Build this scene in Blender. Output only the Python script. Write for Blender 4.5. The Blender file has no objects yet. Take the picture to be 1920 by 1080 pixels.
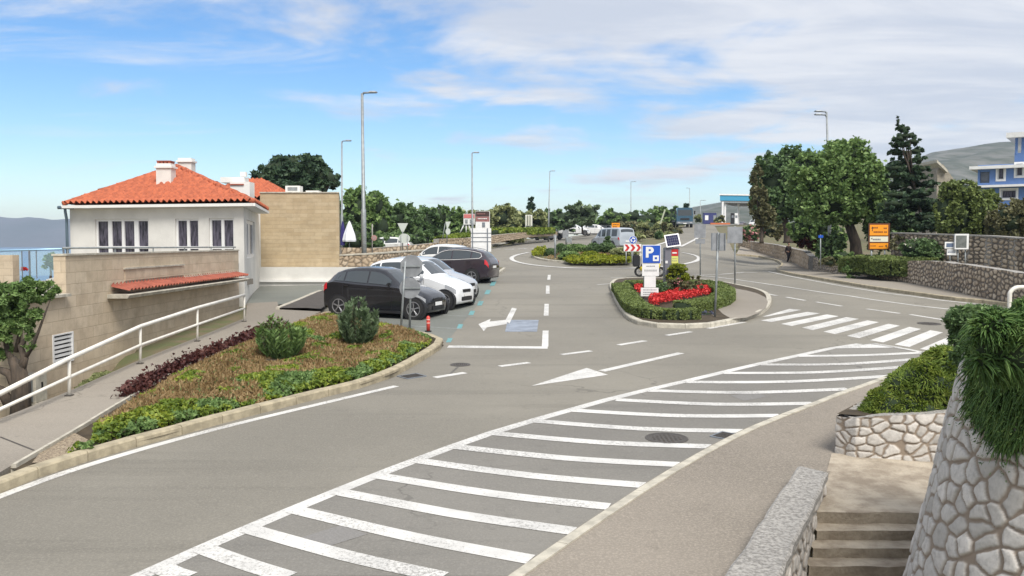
import bpy, bmesh, math, random
import numpy as np
from mathutils import Vector, Matrix
rad = math.radians
RN = random.Random(11)
NR = np.random.default_rng(5)
sc = bpy.context.scene
COL = sc.collection
# ------------------------------------------------------------------ camera
FPX, CAMZ = 1700.0, 3.5
PITCH = math.atan(85 / FPX)
cam = bpy.data.cameras.new('camera'); camo = bpy.data.objects.new('camera', cam); COL.objects.link(camo)
cam.sensor_width = 36; cam.lens = 36 * FPX / 1920; cam.clip_start = .1; cam.clip_end = 30000
camo.location = (0, 0, CAMZ); camo.rotation_euler = (math.pi / 2 - PITCH, 0, 0)
sc.camera = camo
# ------------------------------------------------------------------ light
SUN_EL, SUN_AZ = 52, 158          # degrees; azimuth clockwise from +Y
sc.view_settings.view_transform = 'Standard'; sc.view_settings.look = 'None'
sc.view_settings.exposure = 1.55; sc.view_settings.gamma = 1
w = bpy.data.worlds.new('World'); sc.world = w; w.use_nodes = True
nt = w.node_tree; N = nt.nodes; L = nt.links; N.clear()
def nd(tree, t, **k):
    n = tree.nodes.new(t)
    for a, b in k.items():
        if a in n.inputs.keys(): n.inputs[a].default_value = b
        else: setattr(n, a, b)
    return n
def mth(tree, op, a, b=None, clamp=False):
    n = tree.nodes.new('ShaderNodeMath'); n.operation = op; n.use_clamp = clamp
    for i, v in enumerate((a, b)):
        if v is None: continue
        if isinstance(v, (int, float)): n.inputs[i].default_value = v
        else: tree.links.new(v, n.inputs[i])
    return n.outputs[0]
def mixc(tree, f, a, b):
    n = tree.nodes.new('ShaderNodeMix'); n.data_type = 'RGBA'
    for s, v in ((n.inputs[0], f), (n.inputs[6], a), (n.inputs[7], b)):
        if isinstance(v, (int, float)): s.default_value = v
        elif isinstance(v, (tuple, list)): s.default_value = (*v[:3], 1)
        else: tree.links.new(v, s)
    return n.outputs[2]
def sstep(tree, v, lo, hi):
    n = tree.nodes.new('ShaderNodeMapRange'); n.interpolation_type = 'SMOOTHSTEP'
    tree.links.new(v, n.inputs[0]); n.inputs[1].default_value = lo; n.inputs[2].default_value = hi
    return n.outputs[0]
sky = nd(nt, 'ShaderNodeTexSky', sky_type='NISHITA', sun_disc=False, sun_elevation=rad(SUN_EL), sun_rotation=rad(SUN_AZ), altitude=0, air_density=1.0, dust_density=.25, ozone_density=2.2)
tc = nd(nt, 'ShaderNodeTexCoord'); sp = nd(nt, 'ShaderNodeSeparateXYZ'); L.new(tc.outputs['Generated'], sp.inputs[0])
yy = mth(nt, 'MAXIMUM', sp.outputs[1], .15)
u_ = mth(nt, 'DIVIDE', sp.outputs[0], yy); w_ = mth(nt, 'DIVIDE', sp.outputs[2], yy)
cmb = nd(nt, 'ShaderNodeCombineXYZ')      # cloud deck: project the direction on a high plane
zz = mth(nt, 'ADD', mth(nt, 'MAXIMUM', sp.outputs[2], 0.0), .10)
L.new(mth(nt, 'DIVIDE', sp.outputs[0], zz), cmb.inputs[0]); L.new(mth(nt, 'DIVIDE', sp.outputs[1], zz), cmb.inputs[1])
n1 = nd(nt, 'ShaderNodeTexNoise', Scale=1.0, Detail=7.0, Roughness=.56, Distortion=.25); L.new(cmb.outputs[0], n1.inputs[0])
mp = nd(nt, 'ShaderNodeMapping'); mp.inputs['Scale'].default_value = (.55, 1.5, 1); mp.inputs['Rotation'].default_value = (0, 0, .5); mp.inputs['Location'].default_value = (3.1, 1.4, 0)
L.new(cmb.outputs[0], mp.inputs[0])
n2 = nd(nt, 'ShaderNodeTexNoise', Scale=1.5, Detail=8.0, Roughness=.62, Distortion=.5); L.new(mp.outputs[0], n2.inputs[0])
s_ = mth(nt, 'ADD', mth(nt, 'ADD', w_, mth(nt, 'MULTIPLY', u_, .45)), -.125)
cov = mth(nt, 'ADD', mth(nt, 'MULTIPLY', s_, 3.0), mth(nt, 'MULTIPLY', mth(nt, 'ADD', n1.outputs[0], -.50), 3.6))
cov = sstep(nt, cov, -.12, .5)
lft = mth(nt, 'ADD', mth(nt, 'MULTIPLY', mth(nt, 'ADD', w_, -.235), 6.0), mth(nt, 'MULTIPLY', mth(nt, 'ADD', n2.outputs[0], -.5), 3.0))
wis = sstep(nt, lft, -.1, .7)
thin = mth(nt, 'MULTIPLY', sstep(nt, n2.outputs[0], .53, .80), .35)
cl = mth(nt, 'MAXIMUM', mth(nt, 'MULTIPLY', cov, .92), mth(nt, 'MAXIMUM', mth(nt, 'MULTIPLY', wis, .75), thin), clamp=True)
shade = mixc(nt, sstep(nt, n2.outputs[0], .35, .65), (2.95, 3.15, 3.55), (3.9, 3.95, 4.1))
hs = nd(nt, 'ShaderNodeHueSaturation', Hue=.5, Saturation=1.27, Value=.69); L.new(sky.outputs[0], hs.inputs['Color'])
tint = nt.nodes.new('ShaderNodeMix'); tint.data_type = 'RGBA'; tint.blend_type = 'MULTIPLY'; tint.inputs[0].default_value = 1; L.new(hs.outputs[0], tint.inputs[6]); tint.inputs[7].default_value = (.90, .93, 1.0, 1)
cc = mixc(nt, cl, tint.outputs[2], shade)
bg = nd(nt, 'ShaderNodeBackground', Strength=.078); L.new(cc, bg.inputs[0])
wo = nd(nt, 'ShaderNodeOutputWorld'); L.new(bg.outputs[0], wo.inputs[0])
sl = bpy.data.lights.new('sun', 'SUN'); sl.energy = 1.55; sl.angle = rad(28); sl.color = (1, .955, .88)
so = bpy.data.objects.new('sun', sl); COL.objects.link(so)
sd = Vector((math.sin(rad(SUN_AZ)) * math.cos(rad(SUN_EL)), math.cos(rad(SUN_AZ)) * math.cos(rad(SUN_EL)), math.sin(rad(SUN_EL))))
so.rotation_euler = (-sd).to_track_quat('-Z', 'Y').to_euler(); so.location = (0, 0, 60)
sc.cycles.use_denoising = True; sc.cycles.max_bounces = 6; sc.cycles.volume_bounces = 0
sc.cycles.transparent_max_bounces = 6

# ------------------------------------------------------------------ lie of the land
KD = np.array([0, 30, 34, 45, 56, 63, 75, 85, 95, 121, 140, 170, 300], float)
def _row(*v): return [0, 1.32, 1.496] + list(v)
KA = np.array([-.62, -.42, -.3, -.19, .05, .1, .15, .2, .27, .36, .6])
KZ = np.array([
    [-.2, -.2, -.3, -1.2, -3, -4, -6, -7, -8, -10, -11, -14, -24],
    [0, 1.2, 1.2, .6, -1, -2, -4, -5, -6, -9, -10, -13, -24],
    _row(1.6, 1.3, 1.1, .6, 0, -1, -3, -4, -7, -20),
    _row(1.78, 1.9, 2.3, 2.9, 3.1, 3.3, 3.6, 3.8, 3.9, 2),
    _row(1.78, 1.9, 2.4, 3.0, 3.2, 3.4, 3.85, 4.1, 4.3, 4.6),
    _row(1.78, 1.9, 2.45, 2.9, 3.0, 3.4, 4.6, 5.2, 5.5, 6),
    _row(1.78, 1.9, 2.45, 3.05, 3.5, 4.1, 5.4, 6.1, 6.7, 8),
    _row(1.78, 1.9, 2.3, 2.8, 3.4, 4.0, 5.5, 6.3, 6.8, 8.5),
    _row(1.76, 1.85, 1.87, 2.1, 2.7, 3.5, 5.3, 6.3, 6.9, 9),
    _row(1.75, 1.8, 1.9, 2.3, 2.9, 3.7, 5.6, 6.7, 7.6, 11),
    _row(1.78, 1.85, 1.95, 2.4, 3.2, 4, 6, 7, 9, 16)])
def G(x, d):
    x = np.asarray(x, float); d = np.asarray(d, float)
    a = x / np.maximum(d, 12.0)
    dd = np.clip(d, 0, 299.999); aa = np.clip(a, KA[0], KA[-1] - 1e-9)
    i = np.clip(np.searchsorted(KA, aa, 'right') - 1, 0, len(KA) - 2)
    j = np.clip(np.searchsorted(KD, dd, 'right') - 1, 0, len(KD) - 2)
    s = (aa - KA[i]) / (KA[i + 1] - KA[i]); t = (dd - KD[j]) / (KD[j + 1] - KD[j])
    z = (KZ[i, j] * (1 - s) + KZ[i + 1, j] * s) * (1 - t) + (KZ[i, j + 1] * (1 - s) + KZ[i + 1, j + 1] * s) * t
    z = np.where((dd <= 34) & (a > -.6), .044 * d, z)          # the near road is one even plane
    return np.where(d < 0, .044 * d, z)
def ray(px, py):
    u, v = (px - 960) / FPX, (540 - py) / FPX
    return u, math.cos(PITCH) + v * math.sin(PITCH), -math.sin(PITCH) + v * math.cos(PITCH)
def at(px, py, d):
    x, y, z = ray(px, py)
    return Vector((x * d / y, d, CAMZ + z * d / y))
def g(px, py, off=0.0, dmax=290):
    x, y, z = ray(px, py)
    def f(d): return CAMZ + z * d / y - float(G(x * d / y, d)) - off
    d = 3.0; p = d
    while d < dmax:
        if f(d) < 0: break
        p = d; d += .5
    if d >= dmax: return at(px, py, dmax)
    a, b = p, d
    for _ in range(30):
        m = (a + b) / 2
        if f(m) < 0: b = m
        else: a = m
    return Vector((x * b / y, b, CAMZ + z * b / y))
def gz(x, y): return float(G(x, y))

# ------------------------------------------------------------------ object helpers
def tag(o, label=None, cat=None, group=None, kind=None):
    if label: o['label'] = label
    if cat: o['category'] = cat
    if group: o['group'] = group
    if kind: o['kind'] = kind
    return o
def empty(name, loc, label=None, cat=None, group=None, rz=0):
    o = bpy.data.objects.new(name, None); COL.objects.link(o); o.location = loc; o.rotation_euler = (0, 0, rz)
    o.empty_display_size = .2
    return tag(o, label, cat, group)
def basis(o):
    return Matrix.Translation(o.location) @ o.rotation_euler.to_matrix().to_4x4() if o.type == 'EMPTY' else Matrix.Identity(4)
def put(name, me, m=None, parent=None, smooth=False, local=False):
    if m is not None:
        for q in (m if isinstance(m, (list, tuple)) else [m]): me.materials.append(q)
    o = bpy.data.objects.new(name, me); COL.objects.link(o)
    if smooth: me.shade_smooth()
    if parent:
        o.parent = parent
        if not local and parent.type == 'EMPTY': o.matrix_parent_inverse = basis(parent).inverted()
    return o
def copy_tree(o, parent=None):
    c = o.copy(); COL.objects.link(c); c.parent = parent
    for ch in list(o.children): copy_tree(ch, c)
    return c
def npmesh(name, V, Fc, n):
    """V (k,3) verts, Fc (m,n) faces with n corners"""
    me = bpy.data.meshes.new(name); V = np.asarray(V, np.float32); Fc = np.asarray(Fc, np.int32)
    me.vertices.add(len(V)); me.vertices.foreach_set('co', V.ravel())
    me.loops.add(Fc.size); me.loops.foreach_set('vertex_index', Fc.ravel())
    me.polygons.add(len(Fc)); me.polygons.foreach_set('loop_start', np.arange(0, Fc.size, n, dtype=np.int32))
    me.update(calc_edges=True); me.validate()
    return me
class MB:
    def __init__(s): s.v = []; s.f = []
    def face(s, pts):
        k = len(s.v); s.v += [tuple(p) for p in pts]; s.f.append(tuple(range(k, k + len(pts)))); return s
    def box(s, c, sz, rz=0, rx=0, ry=0, M=None):
        c = Vector(c); k = len(s.v); a, b, h = sz[0] / 2, sz[1] / 2, sz[2] / 2
        Rm = (Matrix.Rotation(rz, 3, 'Z') @ Matrix.Rotation(ry, 3, 'Y') @ Matrix.Rotation(rx, 3, 'X')) if M is None else M
        for x, y, z in ((-a, -b, -h), (a, -b, -h), (a, b, -h), (-a, b, -h), (-a, -b, h), (a, -b, h), (a, b, h), (-a, b, h)):
            s.v.append(tuple(c + Rm @ Vector((x, y, z))))
        for f in ((0, 3, 2, 1), (4, 5, 6, 7), (0, 1, 5, 4), (1, 2, 6, 5), (2, 3, 7, 6), (3, 0, 4, 7)): s.f.append(tuple(k + i for i in f))
        return s
    def tube(s, pts, r, n=8, cap=True):
        pts = [Vector(p) for p in pts]; rs = r if isinstance(r, (list, tuple)) else [r] * len(pts); k = len(s.v); ref = None
        for i, p in enumerate(pts):
            t = (pts[min(i + 1, len(pts) - 1)] - pts[max(i - 1, 0)]).normalized()
            if ref is None or abs(t.dot(ref)) > .98: ref = Vector((0, 0, 1)) if abs(t.z) < .9 else Vector((0, 1, 0))
            a = t.cross(ref).normalized(); b = t.cross(a).normalized(); ref = -b if abs(b.dot(ref)) > .3 else ref
            a = t.cross(ref).normalized(); b = t.cross(a).normalized()
            for q in range(n):
                th = 2 * math.pi * q / n; s.v.append(tuple(p + (a * math.cos(th) + b * math.sin(th)) * rs[i]))
        for i in range(len(pts) - 1):
            for q in range(n):
                q2 = (q + 1) % n; s.f.append((k + i * n + q, k + i * n + q2, k + (i + 1) * n + q2, k + (i + 1) * n + q))
        if cap:
            s.f.append(tuple(k + q for q in range(n))[::-1]); s.f.append(tuple(k + (len(pts) - 1) * n + q for q in range(n)))
        return s
    def loft(s, rings, closed=True, caps=True):
        k = len(s.v); n = len(rings[0])
        for r in rings: s.v += [tuple(p) for p in r]
        for i in range(len(rings) - 1):
            for q in range(n if closed else n - 1):
                q2 = (q + 1) % n; s.f.append((k + i * n + q, k + i * n + q2, k + (i + 1) * n + q2, k + (i + 1) * n + q))
        if caps:
            s.f.append(tuple(k + q for q in range(n))[::-1]); s.f.append(tuple(k + (len(rings) - 1) * n + q for q in range(n)))
        return s
    def prism(s, pts, vec):
        """flat outline pts extruded by vec"""
        vec = Vector(vec); k = len(s.v); n = len(pts)
        s.v += [tuple(p) for p in pts] + [tuple(Vector(p) + vec) for p in pts]
        s.f.append(tuple(k + i for i in range(n))[::-1]); s.f.append(tuple(k + n + i for i in range(n)))
        for i in range(n):
            j = (i + 1) % n; s.f.append((k + i, k + j, k + n + j, k + n + i))
        return s
    def build(s, name, m=None, parent=None, smooth=False, local=False, bevel=0, fix=True):
        me = bpy.data.meshes.new(name); me.from_pydata(s.v, [], s.f)
        if fix or bevel:
            bm = bmesh.new(); bm.from_mesh(me)
            if fix: bmesh.ops.recalc_face_normals(bm, faces=bm.faces)
            if bevel: bmesh.ops.bevel(bm, geom=bm.edges[:], offset=bevel, segments=2, affect='EDGES', clamp_overlap=True)
            bm.to_mesh(me); bm.free()
        me.update()
        return put(name, me, m, parent, smooth, local)
def smooth_by_angle(o, a=35):
    me = o.data; me.shade_smooth()
    try: me.set_sharp_from_angle(angle=rad(a))
    except Exception: pass

# ------------------------------------------------------------------ value noise for shapes
_lat = NR.random((64, 64, 8))
def vnoise(x, y, k=0):
    x = np.asarray(x, float); y = np.asarray(y, float); i = np.floor(x).astype(int); j = np.floor(y).astype(int)
    u = x - i; v = y - j; u = u * u * (3 - 2 * u); v = v * v * (3 - 2 * v); T = _lat[:, :, k % 8]
    a = T[i % 64, j % 64]; b = T[(i + 1) % 64, j % 64]; c = T[i % 64, (j + 1) % 64]; e = T[(i + 1) % 64, (j + 1) % 64]
    return (a * (1 - u) + b * u) * (1 - v) + (c * (1 - u) + e * u) * v
def fbm(x, y, k=0, o=4):
    s = 0; a = .5
    for q in range(o): s = s + a * vnoise(x * 2 ** q + 7.3 * q, y * 2 ** q + 3.1 * q, k + q); a *= .5
    return s

# ------------------------------------------------------------------ materials
def mat(name, col, rough=.6, metal=0., var=.0, scale=4., bump=0., bscale=40., col2=None, spec=.5, coat=0., detail=5.0, emit=0., alpha=1., stretch=None):
    m = bpy.data.materials.new(name); m.use_nodes = True; t = m.node_tree; b = t.nodes['Principled BSDF']
    b.inputs['Base Color'].default_value = (*col, 1); b.inputs['Roughness'].default_value = rough; b.inputs['Metallic'].default_value = metal
    b.inputs['Specular IOR Level'].default_value = spec; b.inputs['Coat Weight'].default_value = coat
    if alpha < 1: b.inputs['Alpha'].default_value = alpha
    tcn = nd(t, 'ShaderNodeTexCoord'); src = tcn.outputs['Object']
    if stretch:
        mm = nd(t, 'ShaderNodeMapping'); mm.inputs['Scale'].default_value = stretch; t.links.new(src, mm.inputs[0]); src = mm.outputs[0]
    if var or col2:
        n = nd(t, 'ShaderNodeTexNoise', Scale=scale, Detail=detail, Roughness=.6); t.links.new(src, n.inputs[0])
        c2 = col2 or tuple(c * (1 - var) for c in col); c1 = col if col2 else tuple(min(1, c * (1 + var)) for c in col)
        f = sstep(t, n.outputs[0], .32, .68); t.links.new(mixc(t, f, c1, c2), b.inputs['Base Color'])
    if bump:
        n = nd(t, 'ShaderNodeTexNoise', Scale=bscale, Detail=4.0); t.links.new(src, n.inputs[0])
        bp = nd(t, 'ShaderNodeBump', Strength=bump, Distance=.02); t.links.new(n.outputs[0], bp.inputs['Height']); t.links.new(bp.outputs[0], b.inputs['Normal'])
    return m
def leafmat(name, cols, rough=.55, trans=.25, scale=1.2):
    m = bpy.data.materials.new(name); m.use_nodes = True; t = m.node_tree; b = t.nodes['Principled BSDF']
    geo = nd(t, 'ShaderNodeNewGeometry'); rp = nd(t, 'ShaderNodeValToRGB'); e = rp.color_ramp.elements
    while len(e) < len(cols): e.new(.5)
    for i, c in enumerate(cols): e[i].position = i / (len(cols) - 1); e[i].color = (*c, 1)
    tcn = nd(t, 'ShaderNodeTexCoord'); n = nd(t, 'ShaderNodeTexNoise', Scale=scale, Detail=3.0); t.links.new(tcn.outputs['Object'], n.inputs[0])
    f = mth(t, 'ADD', mth(t, 'MULTIPLY', geo.outputs['Random Per Island'], .55), mth(t, 'MULTIPLY', mth(t, 'ADD', n.outputs[0], -.28), 1.05), clamp=True)
    t.links.new(f, rp.inputs[0]); t.links.new(rp.outputs[0], b.inputs['Base Color'])
    b.inputs['Roughness'].default_value = rough; b.inputs['Specular IOR Level'].default_value = .3
    if trans:
        tr = nd(t, 'ShaderNodeBsdfTranslucent'); t.links.new(rp.outputs[0], tr.inputs[0]); mx = nd(t, 'ShaderNodeMixShader'); mx.inputs[0].default_value = trans
        t.links.new(b.outputs[0], mx.inputs[1]); t.links.new(tr.outputs[0], mx.inputs[2]); t.links.new(mx.outputs[0], t.nodes['Material Output'].inputs[0])
    return m
def asphalt(name, a, b_, patch=.5, speck=.4):
    m = bpy.data.materials.new(name); m.use_nodes = True; t = m.node_tree; b = t.nodes['Principled BSDF']
    tcn = nd(t, 'ShaderNodeTexCoord'); src = tcn.outputs['Object']
    n = nd(t, 'ShaderNodeTexNoise', Scale=.16, Detail=5.0, Roughness=.55); t.links.new(src, n.inputs[0])
    c = mixc(t, sstep(t, n.outputs[0], .35, .65), a, b_)
    mm = nd(t, 'ShaderNodeMapping'); mm.inputs['Rotation'].default_value = (0, 0, -.82); mm.inputs['Scale'].default_value = (.06, 1.3, 1); t.links.new(src, mm.inputs[0])
    n3 = nd(t, 'ShaderNodeTexNoise', Scale=1.0, Detail=4.0, Roughness=.7); t.links.new(mm.outputs[0], n3.inputs[0])
    c = mixc(t, mth(t, 'MULTIPLY', sstep(t, n3.outputs[0], .5, .72), patch), c, tuple(v * .72 for v in a))
    n4 = nd(t, 'ShaderNodeTexNoise', Scale=38., Detail=3.0, Roughness=.8); t.links.new(src, n4.inputs[0])
    c = mixc(t, mth(t, 'MULTIPLY', sstep(t, n4.outputs[0], .42, .7), speck), c, tuple(v * 1.5 for v in b_))
    n5 = nd(t, 'ShaderNodeTexNoise', Scale=3.5, Detail=6.0, Roughness=.75); t.links.new(src, n5.inputs[0])
    c = mixc(t, mth(t, 'MULTIPLY', sstep(t, n5.outputs[0], .55, .75), .38), c, tuple(v * .6 for v in a))
    v = nd(t, 'ShaderNodeTexVoronoi', feature='DISTANCE_TO_EDGE', Scale=.22); 
    n6 = nd(t, 'ShaderNodeTexNoise', Scale=.9, Detail=6.0); t.links.new(src, n6.inputs[0])
    vm = nd(t, 'ShaderNodeMix', data_type='VECTOR'); vm.inputs[0].default_value = .12; t.links.new(src, vm.inputs[4]); t.links.new(n6.outputs[1], vm.inputs[5]); 
    va = nd(t, 'ShaderNodeVectorMath', operation='MULTIPLY_ADD'); t.links.new(n6.outputs[1], va.inputs[0]); va.inputs[1].default_value = (2.2, 2.2, 0); t.links.new(src, va.inputs[2]); t.links.new(va.outputs[0], v.inputs['Vector'])
    crack = mth(t, 'MULTIPLY', mth(t, 'SUBTRACT', 1.0, sstep(t, v.outputs['Distance'], .002, .006)), sstep(t, n.outputs[0], .5, .56))
    c = mixc(t, mth(t, 'MULTIPLY', crack, .45), c, tuple(v * .45 for v in a))
    t.links.new(c, b.inputs['Base Color']); b.inputs['Roughness'].default_value = .8; b.inputs['Specular IOR Level'].default_value = .35
    bp = nd(t, 'ShaderNodeBump', Strength=.35, Distance=.01); t.links.new(n4.outputs[0], bp.inputs['Height']); t.links.new(bp.outputs[0], b.inputs['Normal'])
    return m
def brickmat(name, c1, c2, mortar, w=.6, h=.22, msize=.008, axis='XZ', rough=.8, rot=0., var=.5):
    m = bpy.data.materials.new(name); m.use_nodes = True; t = m.node_tree; b = t.nodes['Principled BSDF']
    uv = nd(t, 'ShaderNodeUVMap'); 
    br = nd(t, 'ShaderNodeTexBrick', Scale=1.0); br.inputs['Color1'].default_value = (*c1, 1); br.inputs['Color2'].default_value = (*c2, 1); br.inputs['Mortar'].default_value = (*mortar, 1)
    br.inputs['Brick Width'].default_value = w; br.inputs['Row Height'].default_value = h; br.inputs['Mortar Size'].default_value = msize; br.inputs['Mortar Smooth'].default_value = .3
    t.links.new(uv.outputs[0], br.inputs[0])
    n = nd(t, 'ShaderNodeTexNoise', Scale=2.2, Detail=7.0, Roughness=.7); t.links.new(uv.outputs[0], n.inputs[0])
    c = mixc(t, mth(t, 'MULTIPLY', sstep(t, n.outputs[0], .38, .7), var), br.outputs[0], tuple(v * .68 for v in c2))
    n2_ = nd(t, 'ShaderNodeTexNoise', Scale=30., Detail=3.0); t.links.new(uv.outputs[0], n2_.inputs[0])
    t.links.new(c, b.inputs['Base Color']); b.inputs['Roughness'].default_value = rough
    hgt = mth(t, 'ADD', mth(t, 'MULTIPLY', br.outputs['Fac'], -1.0), mth(t, 'MULTIPLY', n2_.outputs[0], .35))
    bp = nd(t, 'ShaderNodeBump', Strength=.5, Distance=.015); t.links.new(hgt, bp.inputs['Height']); t.links.new(bp.outputs[0], b.inputs['Normal'])
    return m
def stonemat(name, stones, mortar, rough=.85):
    m = bpy.data.materials.new(name); m.use_nodes = True; t = m.node_tree; b = t.nodes['Principled BSDF']
    am = nd(t, 'ShaderNodeAttribute', attribute_name='stone'); ai = nd(t, 'ShaderNodeAttribute', attribute_name='sid')
    rp = nd(t, 'ShaderNodeValToRGB'); e = rp.color_ramp.elements
    while len(e) < len(stones): e.new(.5)
    for i, c in enumerate(stones): e[i].position = i / (len(stones) - 1); e[i].color = (*c, 1)
    t.links.new(ai.outputs['Fac'], rp.inputs[0])
    tcn = nd(t, 'ShaderNodeTexCoord'); n = nd(t, 'ShaderNodeTexNoise', Scale=14., Detail=8.0, Roughness=.7); t.links.new(tcn.outputs['Object'], n.inputs[0])
    c = mixc(t, mth(t, 'MULTIPLY', sstep(t, n.outputs[0], .4, .75), .5), rp.outputs[0], tuple(v * .5 for v in stones[0]))
    c = mixc(t, am.outputs['Fac'], mortar, c); t.links.new(c, b.inputs['Base Color']); b.inputs['Roughness'].default_value = rough
    bp = nd(t, 'ShaderNodeBump', Strength=.7, Distance=.012); t.links.new(n.outputs[0], bp.inputs['Height']); t.links.new(bp.outputs[0], b.inputs['Normal'])
    return m
M = {}
M['asphalt'] = asphalt('asphalt', (.170, .158, .133), (.222, .206, .172))
M['hatch_asphalt'] = asphalt('older_asphalt', (.154, .146, .131), (.205, .194, .172), .5)
M['bay'] = asphalt('parking_asphalt', (.135, .142, .128), (.175, .182, .162), .4)
M['path'] = asphalt('path_surface', (.200, .178, .148), (.275, .245, .205), .12)
M['pave'] = asphalt('pavement_surface', (.180, .158, .130), (.245, .215, .178), .3, .75)
M['dark_asphalt'] = mat('fresh_asphalt', (.07, .062, .055), .85, var=.15, scale=5, bump=.3)
def paintmat(name, c1, c2, base, amt):
    m = mat(name, c1, .6, col2=c2, scale=1.7, detail=9.0); t = m.node_tree; b = t.nodes['Principled BSDF']; src = b.inputs['Base Color'].links[0].from_socket
    tcn = nd(t, 'ShaderNodeTexCoord'); n = nd(t, 'ShaderNodeTexNoise', Scale=26., Detail=9.0, Roughness=.8); t.links.new(tcn.outputs['Object'], n.inputs[0])
    n2 = nd(t, 'ShaderNodeTexNoise', Scale=.8, Detail=4.0); t.links.new(tcn.outputs['Object'], n2.inputs[0])
    f = mth(t, 'MULTIPLY', sstep(t, mth(t, 'ADD', n.outputs[0], mth(t, 'MULTIPLY', n2.outputs[0], .35)), .68, .80), amt)
    t.links.new(mixc(t, f, src, base), b.inputs['Base Color']); return m
M['paint'] = paintmat('road_paint', (.66, .645, .61), (.52, .51, .485), (.22, .21, .195), .8)
M['paint_worn'] = mat('worn_paint', (.30, .32, .30), .7, col2=(.16, .165, .155), scale=6, detail=8.0)
M['cyan'] = mat('teal_paint', (.12, .29, .30), .6, var=.25, scale=12)
M['bluepatch'] = mat('blue_grey_patch', (.23, .26, .31), .7, var=.2, scale=3)
M['kerb'] = mat('kerb_concrete', (.36, .31, .215), .8, var=.22, scale=5, bump=.3)
M['kerb2'] = mat('pale_concrete', (.44, .41, .34), .8, var=.2, scale=5, bump=.3)
M['soil'] = mat('dry_soil', (.16, .12, .075), .95, col2=(.10, .115, .045), scale=1.3, bump=.6)
M['gravel'] = mat('gravel', (.40, .33, .23), .9, col2=(.14, .10, .07), scale=35, bump=1)
M['iron'] = mat('cast_iron', (.085, .075, .065), .6, metal=.3, var=.3, scale=30)
M['galv'] = mat('galvanised_steel', (.27, .29, .295), .5, metal=.3, var=.15, scale=6)
M['galv_dk'] = mat('grey_steel', (.20, .22, .245), .5, metal=.3, var=.15, scale=6)
M['sign_back'] = mat('sign_back', (.27, .28, .295), .5, metal=.3, var=.15, scale=4)
M['white'] = mat('white_paint', (.74, .74, .73), .45, var=.05, scale=3)
M['render'] = mat('white_render', (.64, .625, .585), .85, var=.09, scale=.9, bump=.15, bscale=60)
M['render_w'] = mat('bright_render', (.74, .73, .70), .8, var=.04, scale=1.2, bump=.15, bscale=60)
M['rail'] = mat('cream_railing_paint', (.74, .71, .64), .45, var=.08, scale=5)
M['glass'] = mat('window_glass', (.012, .012, .022), .12, spec=.3, col2=(.12, .11, .15), scale=5, stretch=(3, 3, .5))
M['carglass'] = mat('car_glass', (.045, .055, .062), .05, spec=.8)
M['black'] = mat('black_plastic', (.012, .012, .014), .5)
M['rubber'] = mat('tyre_rubber', (.018, .018, .018), .8)
M['alloy'] = mat('alloy', (.32, .32, .33), .35, metal=.6)
M['lamp'] = mat('clear_lamp', (.34, .35, .37), .12, spec=.9, coat=.6)
M['tail'] = mat('tail_lamp', (.55, .02, .03), .15, coat=.6)
M['red'] = mat('red_plastic', (.62, .06, .045), .4, var=.1)
M['trunk'] = mat('bark', (.10, .075, .055), .9, col2=(.045, .036, .028), scale=9, bump=.8, stretch=(1, 1, .25))
M['cement'] = mat('weathered_concrete', (.42, .40, .37), .9, col2=(.19, .18, .165), scale=26, bump=.9, bscale=35, detail=10.0)
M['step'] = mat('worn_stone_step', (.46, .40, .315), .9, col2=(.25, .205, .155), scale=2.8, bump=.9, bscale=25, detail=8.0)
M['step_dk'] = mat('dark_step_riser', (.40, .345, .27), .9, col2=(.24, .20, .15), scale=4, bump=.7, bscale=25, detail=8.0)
M['tile'] = mat('clay_tile', (.50, .135, .06), .8, col2=(.33, .085, .04), scale=5, bump=.2)
M['tile_dk'] = mat('dark_clay_tile', (.36, .10, .06), .8, col2=(.24, .065, .04), scale=5)
M['ashlar'] = brickmat('ashlar', (.50, .40, .26), (.43, .33, .20), (.40, .31, .19), .62, .165, .006)
M['ashlar2'] = brickmat('terrace_stone', (.60, .50, .37), (.52, .42, .30), (.42, .34, .24), .5, .24, .006, var=.6)
M['stone_near'] = stonemat('pale_rubble', [(.42, .395, .36), (.60, .57, .53), (.51, .48, .44), (.68, .64, .59)], (.27, .215, .165))
M['stone_road'] = stonemat('rubble', [(.30, .24, .175), (.54, .45, .34), (.42, .34, .25), (.62, .53, .41)], (.13, .104, .08))
M['stone_far'] = stonemat('tan_rubble', [(.36, .27, .18), (.54, .43, .30), (.44, .34, .24), (.62, .52, .39)], (.24, .18, .12))
M['lf_dark'] = leafmat('dark_leaves', [(0.044, 0.081, 0.032), (0.110, 0.183, 0.071), (0.232, 0.329, 0.134)])
M['lf_pine'] = leafmat('pine_needles', [(0.024, 0.049, 0.029), (0.055, 0.098, 0.054), (0.110, 0.171, 0.079)])
M['lf_green'] = leafmat('green_leaves', [(0.059, 0.107, 0.034), (0.159, 0.256, 0.079), (0.329, 0.439, 0.159)])
M['lf_olive'] = leafmat('olive_leaves', [(0.122, 0.146, 0.061), (0.268, 0.299, 0.128), (0.415, 0.427, 0.207)])
M['lf_pale'] = leafmat('pale_leaves', [(0.061, 0.110, 0.055), (0.146, 0.207, 0.104), (0.305, 0.378, 0.220)])
M['lf_yellow'] = leafmat('yellow_green_leaves', [(.09, .13, .015), (.22, .26, .02), (.40, .38, .03)])
M['lf_lime'] = leafmat('lime_leaves', [(.06, .11, .018), (.17, .235, .035), (.36, .40, .05)])
M['lf_brown'] = leafmat('russet_stems', [(.13, .085, .035), (.29, .19, .085), (.46, .35, .19)])
M['lf_purple'] = leafmat('purple_leaves', [(.035, .012, .012), (.08, .025, .022), (.15, .06, .045)])
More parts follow.
